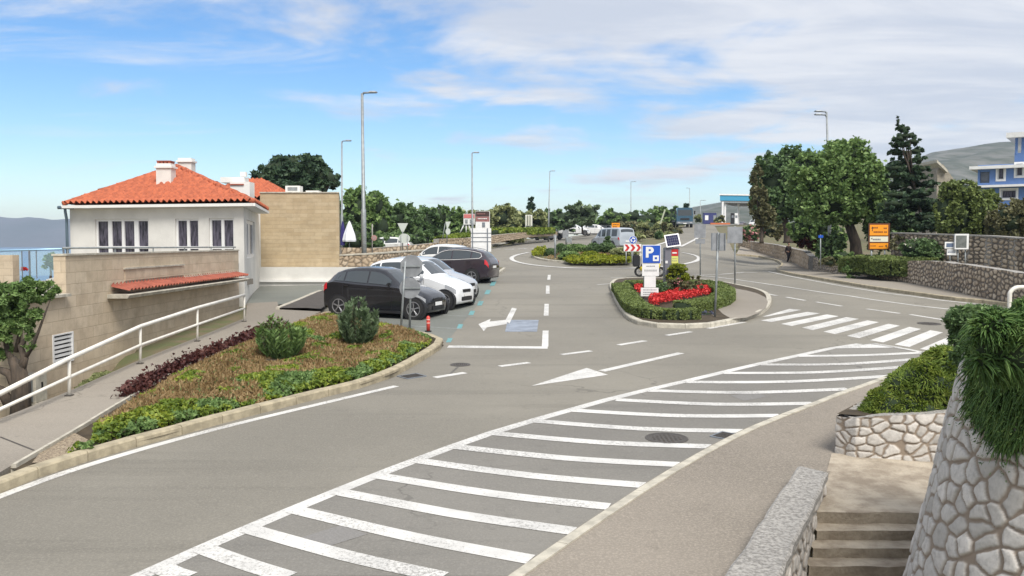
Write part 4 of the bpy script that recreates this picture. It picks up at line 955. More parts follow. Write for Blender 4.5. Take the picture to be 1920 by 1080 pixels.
wallpx('rubble wall below the hedge along the left roadside', [(823, 477, 448, 62), (880, 464, 446, 68), (935, 452, 440, 78), (985, 444, 435.5, 92), (1045, 440, 434, 110)], .32, .045, M['stone_far'], thick=.4, seed=1, joint=.16)
# steps cut in the low wall
# ------------------------------------------------------------------ foliage
def leaves(name, C, size, m, parent=None, asp=1.7, up=.25, dirs=None, jit=.35):
    """one small two-triangle leaf per centre"""
    C = np.asarray(C, float); n = len(C); S = np.asarray(size, float) * (1 + (NR.random(n) - .5) * 2 * jit)
    a = NR.normal(size=(n, 3)); a[:, 2] = a[:, 2] * .7 + up
    if dirs is not None: a = a * .35 + np.asarray(dirs)
    a /= np.linalg.norm(a, axis=1)[:, None] + 1e-9; b = np.cross(a, NR.normal(size=(n, 3))); b /= np.linalg.norm(b, axis=1)[:, None] + 1e-9; c = np.cross(a, b)
    L_ = a * (S * asp / 2)[:, None]; Wd = b * (S / 2)[:, None]; bend = c * (S * .18)[:, None]
    V = np.stack([C - L_, C + Wd + bend, C + L_, C - Wd + bend], 1).reshape(-1, 3); k = np.arange(n)[:, None] * 4
    F = np.concatenate([k + np.array([0, 1, 2]), k + np.array([0, 2, 3])], 1).reshape(-1, 3)
    return put(name, npmesh(name, V, F, 3), m, parent)
def blobpts(blobs, n, shell=.62, clump=26, lo=-1.0):
    """points in ragged clumps on the outer part of a set of ellipsoids (centre, (rx,ry,rz))"""
    vol = np.array([b[1][0] * b[1][2] + b[1][0] * b[1][1] for b in blobs]); cnt = np.maximum(8, (n * vol / vol.sum()).astype(int)); out = []
    for (c, r), k in zip(blobs, cnt):
        nc = max(4, k // clump); d = NR.normal(size=(nc, 3)); d /= np.linalg.norm(d, axis=1)[:, None]; rr = shell + (1.04 - shell) * NR.random(nc) ** .6
        cc = d * rr[:, None]; cc = cc[cc[:, 2] > lo]; idx = NR.integers(0, len(cc), k); p = cc[idx] + NR.normal(size=(k, 3)) * .085
        out.append(np.array(c) + p * np.array(r))
    return np.concatenate(out)
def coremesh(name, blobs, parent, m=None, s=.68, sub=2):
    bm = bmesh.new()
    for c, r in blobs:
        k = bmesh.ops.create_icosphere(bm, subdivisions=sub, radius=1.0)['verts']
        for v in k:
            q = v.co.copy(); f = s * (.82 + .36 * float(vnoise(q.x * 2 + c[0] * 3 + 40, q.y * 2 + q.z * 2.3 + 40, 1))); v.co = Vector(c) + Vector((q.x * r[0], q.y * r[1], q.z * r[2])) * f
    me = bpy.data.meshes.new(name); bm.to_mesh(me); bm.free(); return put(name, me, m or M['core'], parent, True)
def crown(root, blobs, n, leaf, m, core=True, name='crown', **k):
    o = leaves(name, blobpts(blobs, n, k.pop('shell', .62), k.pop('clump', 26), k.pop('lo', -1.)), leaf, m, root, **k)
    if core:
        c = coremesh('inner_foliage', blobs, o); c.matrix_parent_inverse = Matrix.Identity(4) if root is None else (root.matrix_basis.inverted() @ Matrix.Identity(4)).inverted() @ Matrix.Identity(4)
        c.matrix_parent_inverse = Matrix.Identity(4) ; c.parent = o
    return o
def wb(blobs, d, dep=1.0):
    """(px,py,rx_px,ry_px[,depth shift]) -> world ellipsoids at depth d"""
    out = []
    for b in blobs:
        dd = d + (b[4] if len(b) > 4 else 0); c = at(b[0], b[1], dd); s = dd / FPX; out.append(((c.x, c.y, c.z), (b[2] * s, b[2] * s * dep, b[3] * s)))
    return out
def trunkmesh(root, base, tops, r, m=None, lean=(0, 0), name='trunk'):
    mb = MB(); base = Vector(base); fork = base.lerp(sum((Vector(t) for t in tops), Vector()) / len(tops), .42) + Vector((lean[0], lean[1], 0))
    mb.tube([base - Vector((0, 0, .15)), base + Vector((0, 0, .05)), base.lerp(fork, .5) + Vector((r * .4, 0, 0)), fork], [r * 1.35, r * 1.1, r * .9, r * .75], 8)
    for t in tops:
        t = Vector(t); md = fork.lerp(t, .5) + Vector((RN.uniform(-1, 1), RN.uniform(-1, 1), RN.uniform(0, .6))) * r * 1.5; mb.tube([fork, md, t], [r * .62, r * .4, r * .14], 6)
    return mb.build(name, m or M['trunk'], root, True)
def tree(label, blobs, d, base, n, leaf, m, r=None, dep=1.0, group=None, cat='tree', name='tree', core=True, **k):
    W = wb(blobs, d, dep); b = at(base[0], base[1], d) if len(base) < 3 else at(*base); b.z = min(b.z, gz(b.x, b.y) + (b.z - gz(b.x, b.y)))
    root = empty(name, b, label, cat, group); r = r or max(.06, W[0][1][0] * .07)
    tops = [Vector(w[0]) + Vector((0, 0, w[1][2] * .3)) for w in W[:7]]
    trunkmesh(root, b, tops, r); crown(root, W, n, leaf, m, core, **k); return root
def bush(label, blobs, d, n, leaf, m, group=None, cat='shrub', name='shrub', dep=1.0, **k):
    W = wb(blobs, d, dep); c = W[0][0]; root = empty(name, (c[0], c[1], c[2] - W[0][1][2]), label, cat, group); fl = k.pop('flowers', None)
    crown(root, W, n, leaf, m, name='foliage', **k)
    if fl:
        mm, cnt, sz = fl; leaves('flower', blobpts(W, cnt, .98, 4), sz, mm, root, asp=1.0)['kind'] = 'stuff'
    return root

# pine behind the house
tree('big dark pine tree rising behind the rear tiled roof', [(520, 325, 42, 30), (570, 322, 44, 30), (612, 335, 24, 22), (495, 335, 20, 18), (545, 305, 24, 14), (590, 303, 18, 12), (628, 342, 9, 16), (560, 348, 60, 16)], 62, (560, 440), 6500, .20, M['lf_pine'], r=.35, shell=.5)
# belt of trees across the background
belt = [
 ('broad bright-green tree right of the stone-clad annex', [(672, 395, 40, 40), (700, 385, 30, 28), (655, 430, 24, 30), (705, 425, 34, 34)], 72, (690, 470), 4200, .24, 'lf_green'),
 ('tall mid-green tree behind the tall lamp post', [(725, 405, 26, 30), (720, 435, 26, 26)], 76, (722, 468), 2000, .24, 'lf_green'),
 ('dark bushy tree behind the give-way sign', [(762, 415, 30, 32), (755, 445, 28, 24)], 74, (760, 470), 2400, .24, 'lf_dark'),
 ('rounded dark tree with a pale underside, left of the leaning sign', [(800, 415, 30, 30), (822, 405, 22, 22), (805, 442, 34, 20)], 80, (803, 468), 2800, .24, 'lf_dark'),
 ('small rounded dark tree left of the red billboard', [(848, 410, 22, 22), (855, 432, 22, 18)], 86, (850, 458), 1500, .26, 'lf_green'),
 ('olive-green tree behind the dark billboard', [(900, 412, 28, 20), (885, 430, 24, 18)], 96, (895, 447), 1500, .3, 'lf_olive'),
 ('light olive tree right of the dark billboard', [(942, 408, 24, 22), (948, 395, 18, 12), (955, 425, 20, 14)], 98, (942, 440), 1700, .3, 'lf_olive'),
 ('narrow olive tree behind the blank framed billboard', [(985, 415, 20, 20), (1010, 412, 16, 18)], 104, (985, 437), 1300, .3, 'lf_olive'),
 ('dark green tree left of the grey hatchback on the far road', [(1030, 412, 20, 18), (1050, 408, 18, 16), (1060, 422, 26, 12)], 118, (1040, 434), 1300, .34, 'lf_dark'),
 ('pale silvery-leaved tree above the far lay-by', [(1082, 395, 24, 16), (1105, 400, 20, 18), (1070, 408, 18, 14), (1095, 412, 26, 12)], 112, (1092, 436), 1500, .36, 'lf_pale'),
 ('low round dark tree right of the silvery tree', [(1150, 405, 22, 12), (1135, 416, 22, 12), (1165, 412, 16, 12)], 128, (1150, 432), 1100, .38, 'lf_green'),
 ('dark tree top behind the small orange sign', [(1188, 405, 18, 12), (1205, 412, 20, 14), (1180, 420, 20, 10)], 132, (1190, 432), 1000, .38, 'lf_dark'),
 ('mounded green tree left of the blue truck', [(1238, 402, 20, 14), (1222, 410, 20, 14), (1255, 408, 16, 14)], 132, (1238, 428), 1200, .38, 'lf_green'),
 ('dark evergreen tree just left of the blue truck', [(1265, 400, 14, 16), (1252, 412, 14, 12)], 134, (1262, 428), 800, .36, 'lf_dark')]
for lb, bl, d, base, n, lf_, mm in belt: tree(lb, bl, d, base, n, lf_, M[mm], group='trees across the background', shell=.55)
tree('small dark spruce standing above the background tree line', [(995, 404, 10, 8), (995, 393, 8, 7), (996, 383, 5.5, 6), (996, 374, 3, 5)], 120, (995, 435), 900, .34, M['lf_pine'], r=.15)
tree('tiny dark tree beside the blue truck cab', [(1286, 386, 5, 6), (1284, 391, 5, 5)], 150, (1285, 412), 200, .4, M['lf_pine'], r=.12)
# undergrowth in front of the belt
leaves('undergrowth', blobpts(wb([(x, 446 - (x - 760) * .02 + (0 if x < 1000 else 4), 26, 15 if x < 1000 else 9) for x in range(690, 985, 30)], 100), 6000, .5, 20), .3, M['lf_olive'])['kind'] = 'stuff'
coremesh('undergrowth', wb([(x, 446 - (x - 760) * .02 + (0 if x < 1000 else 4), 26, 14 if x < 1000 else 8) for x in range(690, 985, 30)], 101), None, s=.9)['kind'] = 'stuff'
bush('thick green shrubs above the white parasol, between annex and lamp post', [(665, 450, 30, 26), (700, 455, 26, 20), (650, 425, 20, 20)], 64, 2600, .2, M['lf_dark'])
bush('dark shrub behind the give-way sign, above the rubble terrace wall', [(745, 452, 34, 20), (785, 452, 26, 18)], 68, 1800, .2, M['lf_dark'])
# clipped hedge along the left road
def hedge(label, pts, wpx, hpx, m, leaf, n, name='hedge', cat='hedge', core=None, zoff=0, nz=.0, group=None):
    """box-shaped clipped hedge along a ground line; pts world, w and h in metres"""
    P = resample(pts, .3); w_, h_ = wpx, hpx; L_ = sum((P[i + 1] - P[i]).length for i in range(len(P) - 1))
    root = empty(name, (P[len(P) // 2].x, P[len(P) // 2].y, gz(*P[len(P) // 2]) + zoff), label, cat, group); C = []; k = NR.integers(0, len(P) - 1, n); f = NR.random(n)
    X = np.array([p.x for p in P]); Y = np.array([p.y for p in P]); tx = np.gradient(X); ty = np.gradient(Y); l = np.hypot(tx, ty); tx /= l; ty /= l
    s = (NR.random(n) - .5) * 2; t = NR.random(n); side = NR.random(n) < .5
    rs = 1 + (NR.random(n) - .5) * .12
    a = np.where(side, np.sign(s) * (.93 + .07 * NR.random(n)), s) * w_ / 2; z = np.where(side, t, 1.0 * rs - .12 * np.abs(s) ** 3) * h_
    px = X[k] + (X[k + 1] - X[k]) * f - ty[k] * a; py = Y[k] + (Y[k + 1] - Y[k]) * f + tx[k] * a; z = z + (vnoise(px / .5, py / .5, 3) - .5) * nz * h_
    C = np.stack([px, py, G(px, py) + zoff + z], 1); o = leaves('foliage', C, leaf, m, root)
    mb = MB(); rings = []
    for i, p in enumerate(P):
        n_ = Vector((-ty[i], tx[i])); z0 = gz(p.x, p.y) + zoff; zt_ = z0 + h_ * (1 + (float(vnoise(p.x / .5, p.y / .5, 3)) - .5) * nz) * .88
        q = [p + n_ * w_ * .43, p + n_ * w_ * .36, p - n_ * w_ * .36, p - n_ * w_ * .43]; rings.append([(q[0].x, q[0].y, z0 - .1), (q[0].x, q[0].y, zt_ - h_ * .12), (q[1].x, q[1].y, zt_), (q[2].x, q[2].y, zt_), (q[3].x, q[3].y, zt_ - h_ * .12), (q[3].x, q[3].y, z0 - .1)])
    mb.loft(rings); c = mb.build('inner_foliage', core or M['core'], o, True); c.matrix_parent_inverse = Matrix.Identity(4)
    return root
def zhedge(label, pts, n, leaf, m, **k):
    """hedge given by (px, py_top, py_bottom, depth)"""
    W = []; 
    for px, pt, pb, d in pts: q = at(px, pb, d); W.append((q.x, q.y, q.z, at(px, pt, d).z - q.z))
    zo = sum(w[2] - gz(w[0], w[1]) for w in W) / len(W); h_ = sum(w[3] for w in W) / len(W)
    return hedge(label, [Vector((w[0], w[1], 0)) for w in W], k.pop('w', 1.0), h_, m, leaf, n, zoff=zo, **k)
zhedge('clipped green hedge on the wall, left of the dark billboard', [(828, 446, 458, 66), (862, 440, 452, 70), (880, 438, 450, 72)], 1500, .2, M['lf_lime'], w=1.2)
zhedge('long clipped green hedge along the left roadside wall', [(922, 432, 443, 84), (960, 430, 440, 90), (1000, 428, 437, 98), (1030, 427, 435, 108)], 2600, .24, M['lf_lime'], w=1.4)

fl_ = wb([(x, 421 + (6 if x < 1100 else 0), 26, 12) for x in range(1005, 1275, 26)], 140)
leaves('distant_woodland', blobpts(fl_, 5000, .5, 20), .36, M['lf_green'])['kind'] = 'stuff'; coremesh('distant_woodland', fl_, None, s=.8)['kind'] = 'stuff'
fl_ = wb([(x, 424, 30, 30) for x in range(645, 1000, 32)], 112)
leaves('distant_woodland', blobpts(fl_, 6000, .5, 20), .34, M['lf_olive'])['kind'] = 'stuff'; coremesh('distant_woodland', fl_, None, s=.8)['kind'] = 'stuff'
# scrubby bank on the right of the background road
bk = []
for i, (x, y, rx, ry, d, mm, lb) in enumerate([(1180, 428, 26, 12, 115, 'lf_brush', 'brown brushy bank shrub beside the small orange sign'), (1215, 426, 20, 12, 112, 'lf_olive', 'olive shrub left of the leaning white post'), (1240, 430, 20, 14, 108, 'lf_olive', 'olive shrub at the foot of the leaning white post'), (1262, 436, 14, 9, 104, 'lf_brush', 'dry shrub beside the truck lane'), (1215, 441, 22, 7, 96, 'lf_brush', 'low grey-green cushion plant on the sandy bank'), (1252, 444, 14, 7, 95, 'lf_olive', 'low olive cushion plant at the right tip of the sandy bank'), (1235, 442, 5, 5, 92, 'lf_dark', 'small dark cypress bush on the sandy bank'), (1188, 444, 16, 5, 90, 'lf_olive', 'flat green ground shrub at the left of the sandy bank')]):
    bush(lb, [(x, y, rx, ry)], d, int(300 + rx * 30), .3, M[mm], group='shrubs on the sandy bank')
tree('columnar yucca with bare stem by the leaning white post', [(1245, 425, 4, 7)], 104, (1246, 440), 160, .3, M['lf_brush'], r=.1)

# ---------------------------------------------------------------- right-hand trees and shrubs
tree('big dense dark-green tree standing behind the orange direction sign', [(1575, 330, 62, 58), (1535, 345, 50, 52), (1615, 345, 46, 56), (1590, 295, 46, 34), (1510, 320, 32, 36), (1560, 385, 62, 34), (1620, 385, 38, 34), (1640, 330, 24, 34), (1655, 395, 20, 40)], 50, (1606, 486), 30000, .135, M['lf_green'], r=.34, shell=.55, clump=34)
tree('dark green tree left of the biggest tree, near the filling station', [(1455, 345, 44, 42), (1435, 320, 24, 32), (1480, 310, 34, 34), (1450, 385, 40, 30), (1425, 365, 20, 34), (1490, 380, 36, 34)], 64, (1478, 452), 15000, .18, M['lf_dark'], r=.3, shell=.5, clump=30)
tree('greyish thin-leaved tree edge above the pink oleander', [(1422, 380, 16, 34), (1432, 405, 20, 22), (1418, 330, 10, 22)], 60, (1428, 452), 2600, .16, M['lf_brush'], r=.12, core=False)
# layered dark conifer
cw_ = []
for k in range(13):
    y = 240 + k * 15.2; r_ = 10 + 52 * (k / 12) ** .8
    for s_ in (-1, 0, 1): cw_.append((1694 + s_ * r_ * .62 * RN.uniform(.8, 1.15) + k * 1.6, y + RN.uniform(-5, 5) - s_ * 1.5, r_ * .42 + 4, 6.5 + k * .35, RN.uniform(-.7, .7)))
cw_ += [(1684, 228, 3.5, 9), (1690, 243, 8, 8)]
tree('tall ragged dark conifer with layered branches above the upper wall', cw_, 46, (1732, 437), 15000, .12, M['lf_pine'], r=.09, shell=.3, clump=22, core=True)
bush('tall clipped bright-green hedge mass below the blue house', [(1800, 400, 34, 50), (1830, 405, 34, 46), (1785, 370, 18, 26), (1845, 385, 20, 24), (1800, 358, 34, 18), (1785, 420, 26, 34), (1845, 420, 30, 30), (1780, 352, 16, 14), (1852, 372, 20, 16), (1830, 368, 24, 18), (1770, 395, 16, 44)], 43, 14000, .10, M['lf_hedge'], cat='hedge', name='hedge', shell=.75)
bush('brownish-green hedge at the right edge above the upper wall', [(1890, 415, 34, 36), (1915, 405, 24, 36), (1868, 425, 18, 26)], 41, 5000, .11, M['lf_brush'], cat='hedge', name='hedge', shell=.7)
bush('dark shrub filling the gap behind the direction sign', [(1680, 425, 38, 40), (1650, 430, 30, 40), (1700, 455, 30, 20)], 51, 5000, .14, M['lf_dark'])
bush('leafy shrub under the left trees, behind the lamp post', [(1530, 435, 36, 32), (1560, 440, 26, 34), (1500, 430, 24, 24)], 56, 4000, .15, M['lf_green'])
bush('pink flowering oleander at the corner of the tan stone wall', [(1408, 437, 18, 14), (1398, 440, 8, 10)], 82, 900, .2, M['lf_dark'], flowers=(M['lf_pink'], 420, .16))
bush('grey-brown shrub right of the pink oleander', [(1445, 432, 22, 20), (1462, 425, 14, 16)], 74, 1400, .18, M['lf_brush'], flowers=(M['lf_pink'], 60, .13))
bush('dark red-leaved shrub behind the tan stone wall', [(1518, 448, 20, 18), (1500, 455, 10, 10)], 56, 1100, .14, M['lf_purple'])
bush('round dark shrub at the base of the lamp post', [(1560, 460, 22, 28), (1545, 470, 14, 18)], 50, 2000, .12, M['lf_dark'])
bush('clipped low green mound right of the lamp post base', [(1580, 481, 20, 12), (1563, 487, 18, 10)], 47, 1300, .09, M['lf_green'], cat='shrub')
bush('grey-green mound beside the steps in the low wall', [(1552, 492, 16, 9)], 46, 600, .09, M['lf_brush'])
zhedge('long clipped green hedge below the orange direction sign', [(1598, 486, 512, 44), (1640, 482, 512, 42.5), (1690, 481, 512, 41), (1742, 484, 510, 40)], 14000, .07, M['lf_hedge'], w=1.7, nz=.25)
bush('green growth spilling over the lower rubble wall', [(1598, 505, 15, 17), (1612, 500, 18, 14)], 43, 1200, .08, M['lf_green'])
bush('dark bush dotted with white roses in front of the upper wall', [(1735, 470, 32, 22), (1760, 478, 24, 24), (1710, 465, 22, 16), (1748, 495, 30, 12)], 41.3, 6500, .085, M['lf_dark'], flowers=(leafmat('white_petals', [(.5, .45, .38), (.8, .78, .7)], trans=.1), 90, .11))
bush('dry twigs and rose stems against the upper rubble wall', [(1690, 455, 26, 14), (1722, 450, 20, 10)], 43, 900, .09, M['lf_brush'], core=False)

# ---------------------------------------------------------------- roundabout planting
RB = [('clipped rounded green bush in the middle of the roundabout', 1067, 481, 18, 9.5, 61, 'lf_green'), ('dark clipped cylinder bush left on the roundabout', 1032, 474, 11, 7.5, 64, 'lf_dark'), ('long clipped green hedge block on the roundabout', 1080, 467, 25, 8.5, 67, 'lf_green'), ('clipped yellow-green dome bush on the roundabout', 1107, 478, 14, 6.5, 61, 'lf_yellow'), ('dark rounded bush behind the yellow-green dome', 1114, 466, 13, 9, 66, 'lf_dark'), ('dark blue-green spreading bush on the roundabout', 1137, 464, 15, 8, 66, 'lf_dark'), ('grey-green spreading juniper behind the chevron sign', 1170, 473, 24, 8, 62, 'lf_olive'), ('green bush left edge of the hedge block', 1052, 466, 10, 8, 66, 'lf_dark')]
for lb, x, y, rx, ry, d, mm in RB: bush(lb, [(x, y, rx, ry)], d, 3600, .07, M[mm], group='bushes on the roundabout', shell=.9, clump=12)
bush('small dark conical bush in front of the silver van', [(1139, 449, 6, 8), (1139, 457, 9, 8)], 67, 700, .12, M['lf_dark'])
def flatbed(name, px_poly, m, leaf, n, hmin, hmax, label, core=M['core_br'], kind='stuff', base=.12, cat=None, nscale=.5, dirs=None, asp=1.7):
    P = [g(*p, base) for p in px_poly]; x0, x1 = min(p.x for p in P), max(p.x for p in P); y0, y1 = min(p.y for p in P), max(p.y for p in P)
    x = NR.uniform(x0, x1, n * 4); y = NR.uniform(y0, y1, n * 4); k = inpoly(x, y, P); x, y = x[k][:n], y[k][:n]
    h_ = hmin + (hmax - hmin) * fbm(x / nscale, y / nscale, 2) * 1.1; z = G(x, y) + base + h_ * (1 - NR.random(len(x)) ** 2 * .7)
    o = leaves(name, np.stack([x, y, z], 1), leaf, m, None, up=.8, asp=asp); 
    if kind: o['kind'] = kind
    o['label'] = label
    if cat: o['category'] = cat
    return o
flatbed('ground_cover', [(1056, 491), (1075, 485), (1110, 485), (1150, 487), (1185, 490), (1183, 495), (1120, 496), (1070, 495)], M['lf_yellow'], .12, 6000, .12, .42, 'bright yellow-green ground cover along the front of the roundabout')
flatbed('ground_cover', [(996, 481), (1005, 472), (1022, 470), (1026, 480), (1010, 482)], M['lf_yellow'], .12, 900, .15, .5, 'yellow-green ground cover at the left tip of the roundabout')
flatbed('ground_cover', [(1020, 486), (1060, 470), (1180, 470), (1195, 485), (1120, 488)], M['lf_brown'], .1, 1800, .02, .2, 'reddish ground cover between the roundabout bushes')
# ---------------------------------------------------------------- triangular island planting
c8 = lambda X, Y: (1120 + X / 6, 430 + Y / 6)
gh = lambda pts, off: [g(*p, off) for p in pts]
hedge('low clipped hedge along the left and front kerb of the traffic island', gh([c8(255, 600), c8(320, 690), c8(385, 775), c8(445, 830), c8(530, 866), c8(650, 886), c8(820, 895), c8(980, 895), c8(1110, 888)], .41), .66, .29, M['lf_hedge'], .04, 20000, zoff=.12, nz=.2)
hedge('dark rounded hedge on the right side of the traffic island', gh([c8(960, 835), c8(1100, 812), c8(1250, 785), c8(1380, 745), c8(1440, 700), c8(1430, 665), c8(1360, 635)], .42), .7, .32, M['lf_hedge'], .04, 14000, zoff=.12, nz=.3)
hedge('low hedge along the back of the traffic island', gh([c8(350, 600), c8(600, 590), c8(800, 590), c8(1000, 590), c8(1200, 590), c8(1360, 620)], .4), .7, .32, M['lf_hedge'], .05, 7000, zoff=.12, nz=.3)
flatbed('flower_bed', [c8(*p) for p in ((575, 860), (590, 800), (800, 760), (1100, 700), (1250, 672), (1320, 690), (1310, 740), (1050, 790), (780, 850), (640, 885))], M['lf_red'], .05, 6000, .15, .34, 'bed of bright red flowers in the middle of the traffic island', asp=1.2)
flatbed('flower_bed', [c8(*p) for p in ((400, 650), (480, 640), (510, 700), (480, 740), (420, 700))], M['lf_red'], .05, 1100, .12, .3, 'small patch of red flowers behind the parking sign', asp=1.2)
bush('grey-blue low plant at the front corner of the traffic island', [c8(1230, 960) + (13, 7)], 27.5, 500, .05, leafmat('blue_grey_leaves', [(.09, .10, .15), (.22, .24, .33)]))
bush('tiered yellow-green clipped shrub beside the parking ticket machine', [c8(905, 440) + (17, 8), c8(905, 540) + (20, 11)], 33.5, 6000, .035, M['lf_yellow'], shell=.9)
bush('twiggy brown shrub under the yellow-green clipped shrub', [c8(900, 640) + (22, 14), c8(1010, 650) + (16, 12), c8(1110, 620) + (14, 14)], 33, 2000, .07, M['lf_brush'], core=False, flowers=(M['lf_pink'], 60, .05))
bush('dark leafy tuft left of the twiggy brown shrub', [c8(740, 680) + (14, 12)], 32, 700, .07, M['lf_dark'])
# plants behind the parked cars
bush('low reddish shrub beside the dark car at the car park end', [(905, 497, 12, 9), (918, 503, 9, 6)], 44, 800, .09, M['lf_purple'])
bush('small dark green shrub behind the dark car', [(893, 487, 10, 8)], 46, 500, .09, M['lf_dark'])
sheet('verge', [[g(*p) for p in ((905, 512), (935, 515), (945, 505), (925, 500), (900, 500))]], M['soil'], .1); kerb('verge_edge', [g(*p) for p in ((900, 516), (935, 516), (948, 506))], 1, .15, .14, 1., M['kerb2'])

# ---------------------------------------------------------------- the long planting bed on the left
bpoly = [g(128, 866)] + [g(*p) for p in LK[2:]] + [g(*p) for p in BL[2:][::-1]]
ctr = sum(bpoly, Vector()) / len(bpoly)
def shrinkp(P, w_):
    out = []
    for i, p in enumerate(P):
        t = (P[(i + 1) % len(P)] - P[i - 1]).to_2d().normalized(); out.append(p.to_2d() + Vector((-t.y, t.x)) * w_)
    return out
ar = sum(bpoly[i].x * bpoly[(i + 1) % len(bpoly)].y - bpoly[(i + 1) % len(bpoly)].x * bpoly[i].y for i in range(len(bpoly)))
bp2 = shrinkp(bpoly, .30 if ar > 0 else -.30)
n = 80000; x0, x1 = min(p.x for p in bp2), max(p.x for p in bp2); y0, y1 = min(p.y for p in bp2), max(p.y for p in bp2)
x = NR.uniform(x0, x1, n * 3); y = NR.uniform(y0, y1, n * 3); k = inpoly(x, y, bp2); x, y = x[k][:n], y[k][:n]
kx = np.array([p.x for p in resample(lkw, .4)]); ky = np.array([p.y for p in resample(lkw, .4)])
dk = np.min(np.hypot(x[:, None] - kx[None], y[:, None] - ky[None]), 1)
u1, u2 = fbm(x / 1.1, y / 1.1, 2, 3), fbm(x / .5 + 5, y / .5, 4, 3)
green = (dk < .85 + (u1 - .45) * 1.8) | (u1 > .53) | (u2 > .56); dkg = green & (dk < .22 + (u2 - .5) * 1.6); yel = green & ~dkg & (u2 > .36)
hb = .09 + .24 * u1 + .10 * u2; ex = np.concatenate([np.array([(q.x, q.y) for q in resample([Vector(p).to_3d() for p in (bp2[i], bp2[(i + 1) % len(bp2)])], .3)]) for i in range(len(bp2))]); de = np.min(np.hypot(x[:, None] - ex[None, :, 0], y[:, None] - ex[None, :, 1]), 1); hb = hb * np.clip(.3 + de / .6, .3, 1); ob = [g(526, 684), g(669, 655)]; nearo = np.minimum(*[np.hypot(x - q.x, (y - q.y + .35) * .8) for q in ob]); hb = hb * np.clip(nearo / .9, .25, 1); mixr = NR.random(len(x)); green = green | (mixr < .16)
z = G(x, y) + .07 + hb * (1 - NR.random(len(x)) ** 2.2 * .75)
Cb = np.stack([x, y, z], 1)
for nm, sel, mm, sz, lb, asp, up in (('ground_cover', yel, 'lf_lime', .05, 'yellow-green leafy ground cover along the kerb of the planting bed', 1.5, .5), ('ground_cover', green & ~yel, 'lf_green', .05, 'dark green leafy ground cover at the kerb edge of the planting bed', 1.5, .5), ('ground_cover', ~green, 'lf_brown', .034, 'russet dry flower stalks filling the middle of the planting bed', 4.2, 1.6)):
    c = leaves(nm, Cb[sel], sz, M[mm], None, asp=asp, up=up); c['kind'] = 'stuff'; c['label'] = lb
# soil mound under the cover
mx = []
gx, gy = np.meshgrid(np.arange(x0, x1, .15), np.arange(y0, y1, .15)); ins = inpoly(gx, gy, bp2); hh = .04 + .15 * fbm(gx / 1.1, gy / 1.1, 2, 3); Z = G(gx, gy) + .05 + hh
ny_, nx_ = gx.shape; ii, jj = np.meshgrid(np.arange(ny_ - 1), np.arange(nx_ - 1), indexing='ij'); okc = ins[:-1, :-1] & ins[1:, :-1] & ins[:-1, 1:] & ins[1:, 1:]; k = (ii * nx_ + jj)[okc]
put('bed_soil', npmesh('bed_soil', np.stack([gx.ravel(), gy.ravel(), Z.ravel()], 1), np.stack([k, k + 1, k + nx_ + 1, k + nx_], 1), 4), M['core_br'], None, True)['kind'] = 'structure'
# dark purple barberry border
pb_ = resample([g(240, 752), g(330, 702), g(400, 670), g(450, 652)], .18)
C = np.concatenate([np.array([p.x, p.y, gz(p.x, p.y) + .14]) + NR.normal(size=(110, 3)) * np.array([.10, .13, .08]) for p in pb_]); bh = empty('hedge', (pb_[5].x, pb_[5].y, gz(*pb_[5])), 'ragged purple-leaved barberry border between footpath and planting bed', 'hedge')
leaves('foliage', C, .055, M['lf_purple'], bh); pb2 = resample([g(452, 652), g(478, 640), g(494, 630)], .18)
C = np.concatenate([np.array([p.x, p.y, gz(p.x, p.y) + .12]) + NR.normal(size=(150, 3)) * np.array([.11, .13, .09]) for p in pb2]); b2 = empty('shrub', (pb2[1].x, pb2[1].y, gz(*pb2[1])), 'small purple-brown shrub behind the left oleander', 'shrub'); leaves('foliage', C, .055, M['lf_purple'], b2)
# two oleander shrubs
def oleander(label, px, pyb, pyt, wpx, n, red=0):
    b = g(px, pyb); t = at(px, pyt, b.y); H_ = t.z - b.z; R_ = wpx / 2 * b.y / FPX * 1.05; root = empty('oleander', b, label, 'shrub', 'oleander shrubs in the planting bed'); mb = MB(); C = []; Dr = []
    for s in range(26):
        a = RN.uniform(0, 6.28); rr = R_ * math.sqrt(RN.random()) * 1.0; hh = H_ * RN.uniform(.72, 1.0) * (1 - .25 * (rr / R_) ** 2); top = Vector((b.x + math.cos(a) * rr, b.y + math.sin(a) * rr, b.z + hh)); bs_ = b + Vector((math.cos(a) * .08, math.sin(a) * .08, 0))
        pts = [bs_, bs_.lerp(top, .5) + Vector((math.cos(a), math.sin(a), 0)) * R_ * .15, top]; mb.tube(pts, [.012, .009, .004], 5)
        for q in range(n // 26):
            f = .08 + .94 * RN.random(); p = bs_.lerp(top, min(1, f)) + Vector((math.cos(a), math.sin(a), 0)) * R_ * .3 * math.sin(3.14 * min(1, f)); a2 = RN.uniform(0, 6.28); d_ = Vector((math.cos(a2), math.sin(a2), .9)).normalized(); C.append(p + d_ * .06); Dr.append(d_)
    mb.build('stem', M['trunk'], root, True)['kind'] = 'stuff'; C = np.array([tuple(c) for c in C]); Dr = np.array([tuple(c) for c in Dr]); sel = NR.random(len(C)) < 0
    if red: sel = (C[:, 2] > b.z + H_ * .72) & (NR.random(len(C)) < .55)
    leaves('foliage', C[~sel], .034, M['lf_oleander' if not red else 'lf_green'], root, asp=4.5, dirs=Dr[~sel] * 2)
    if red: leaves('dry_flower_head', C[sel], .03, M['lf_purple'], root, asp=2)['kind'] = 'stuff'
oleander('oleander shrub with dry reddish flower heads, left one in the bed', 526, 684, 588, 84, 4200, 1); oleander('bright green oleander shrub beside the sign poles in the bed', 669, 655, 558, 70, 4200)

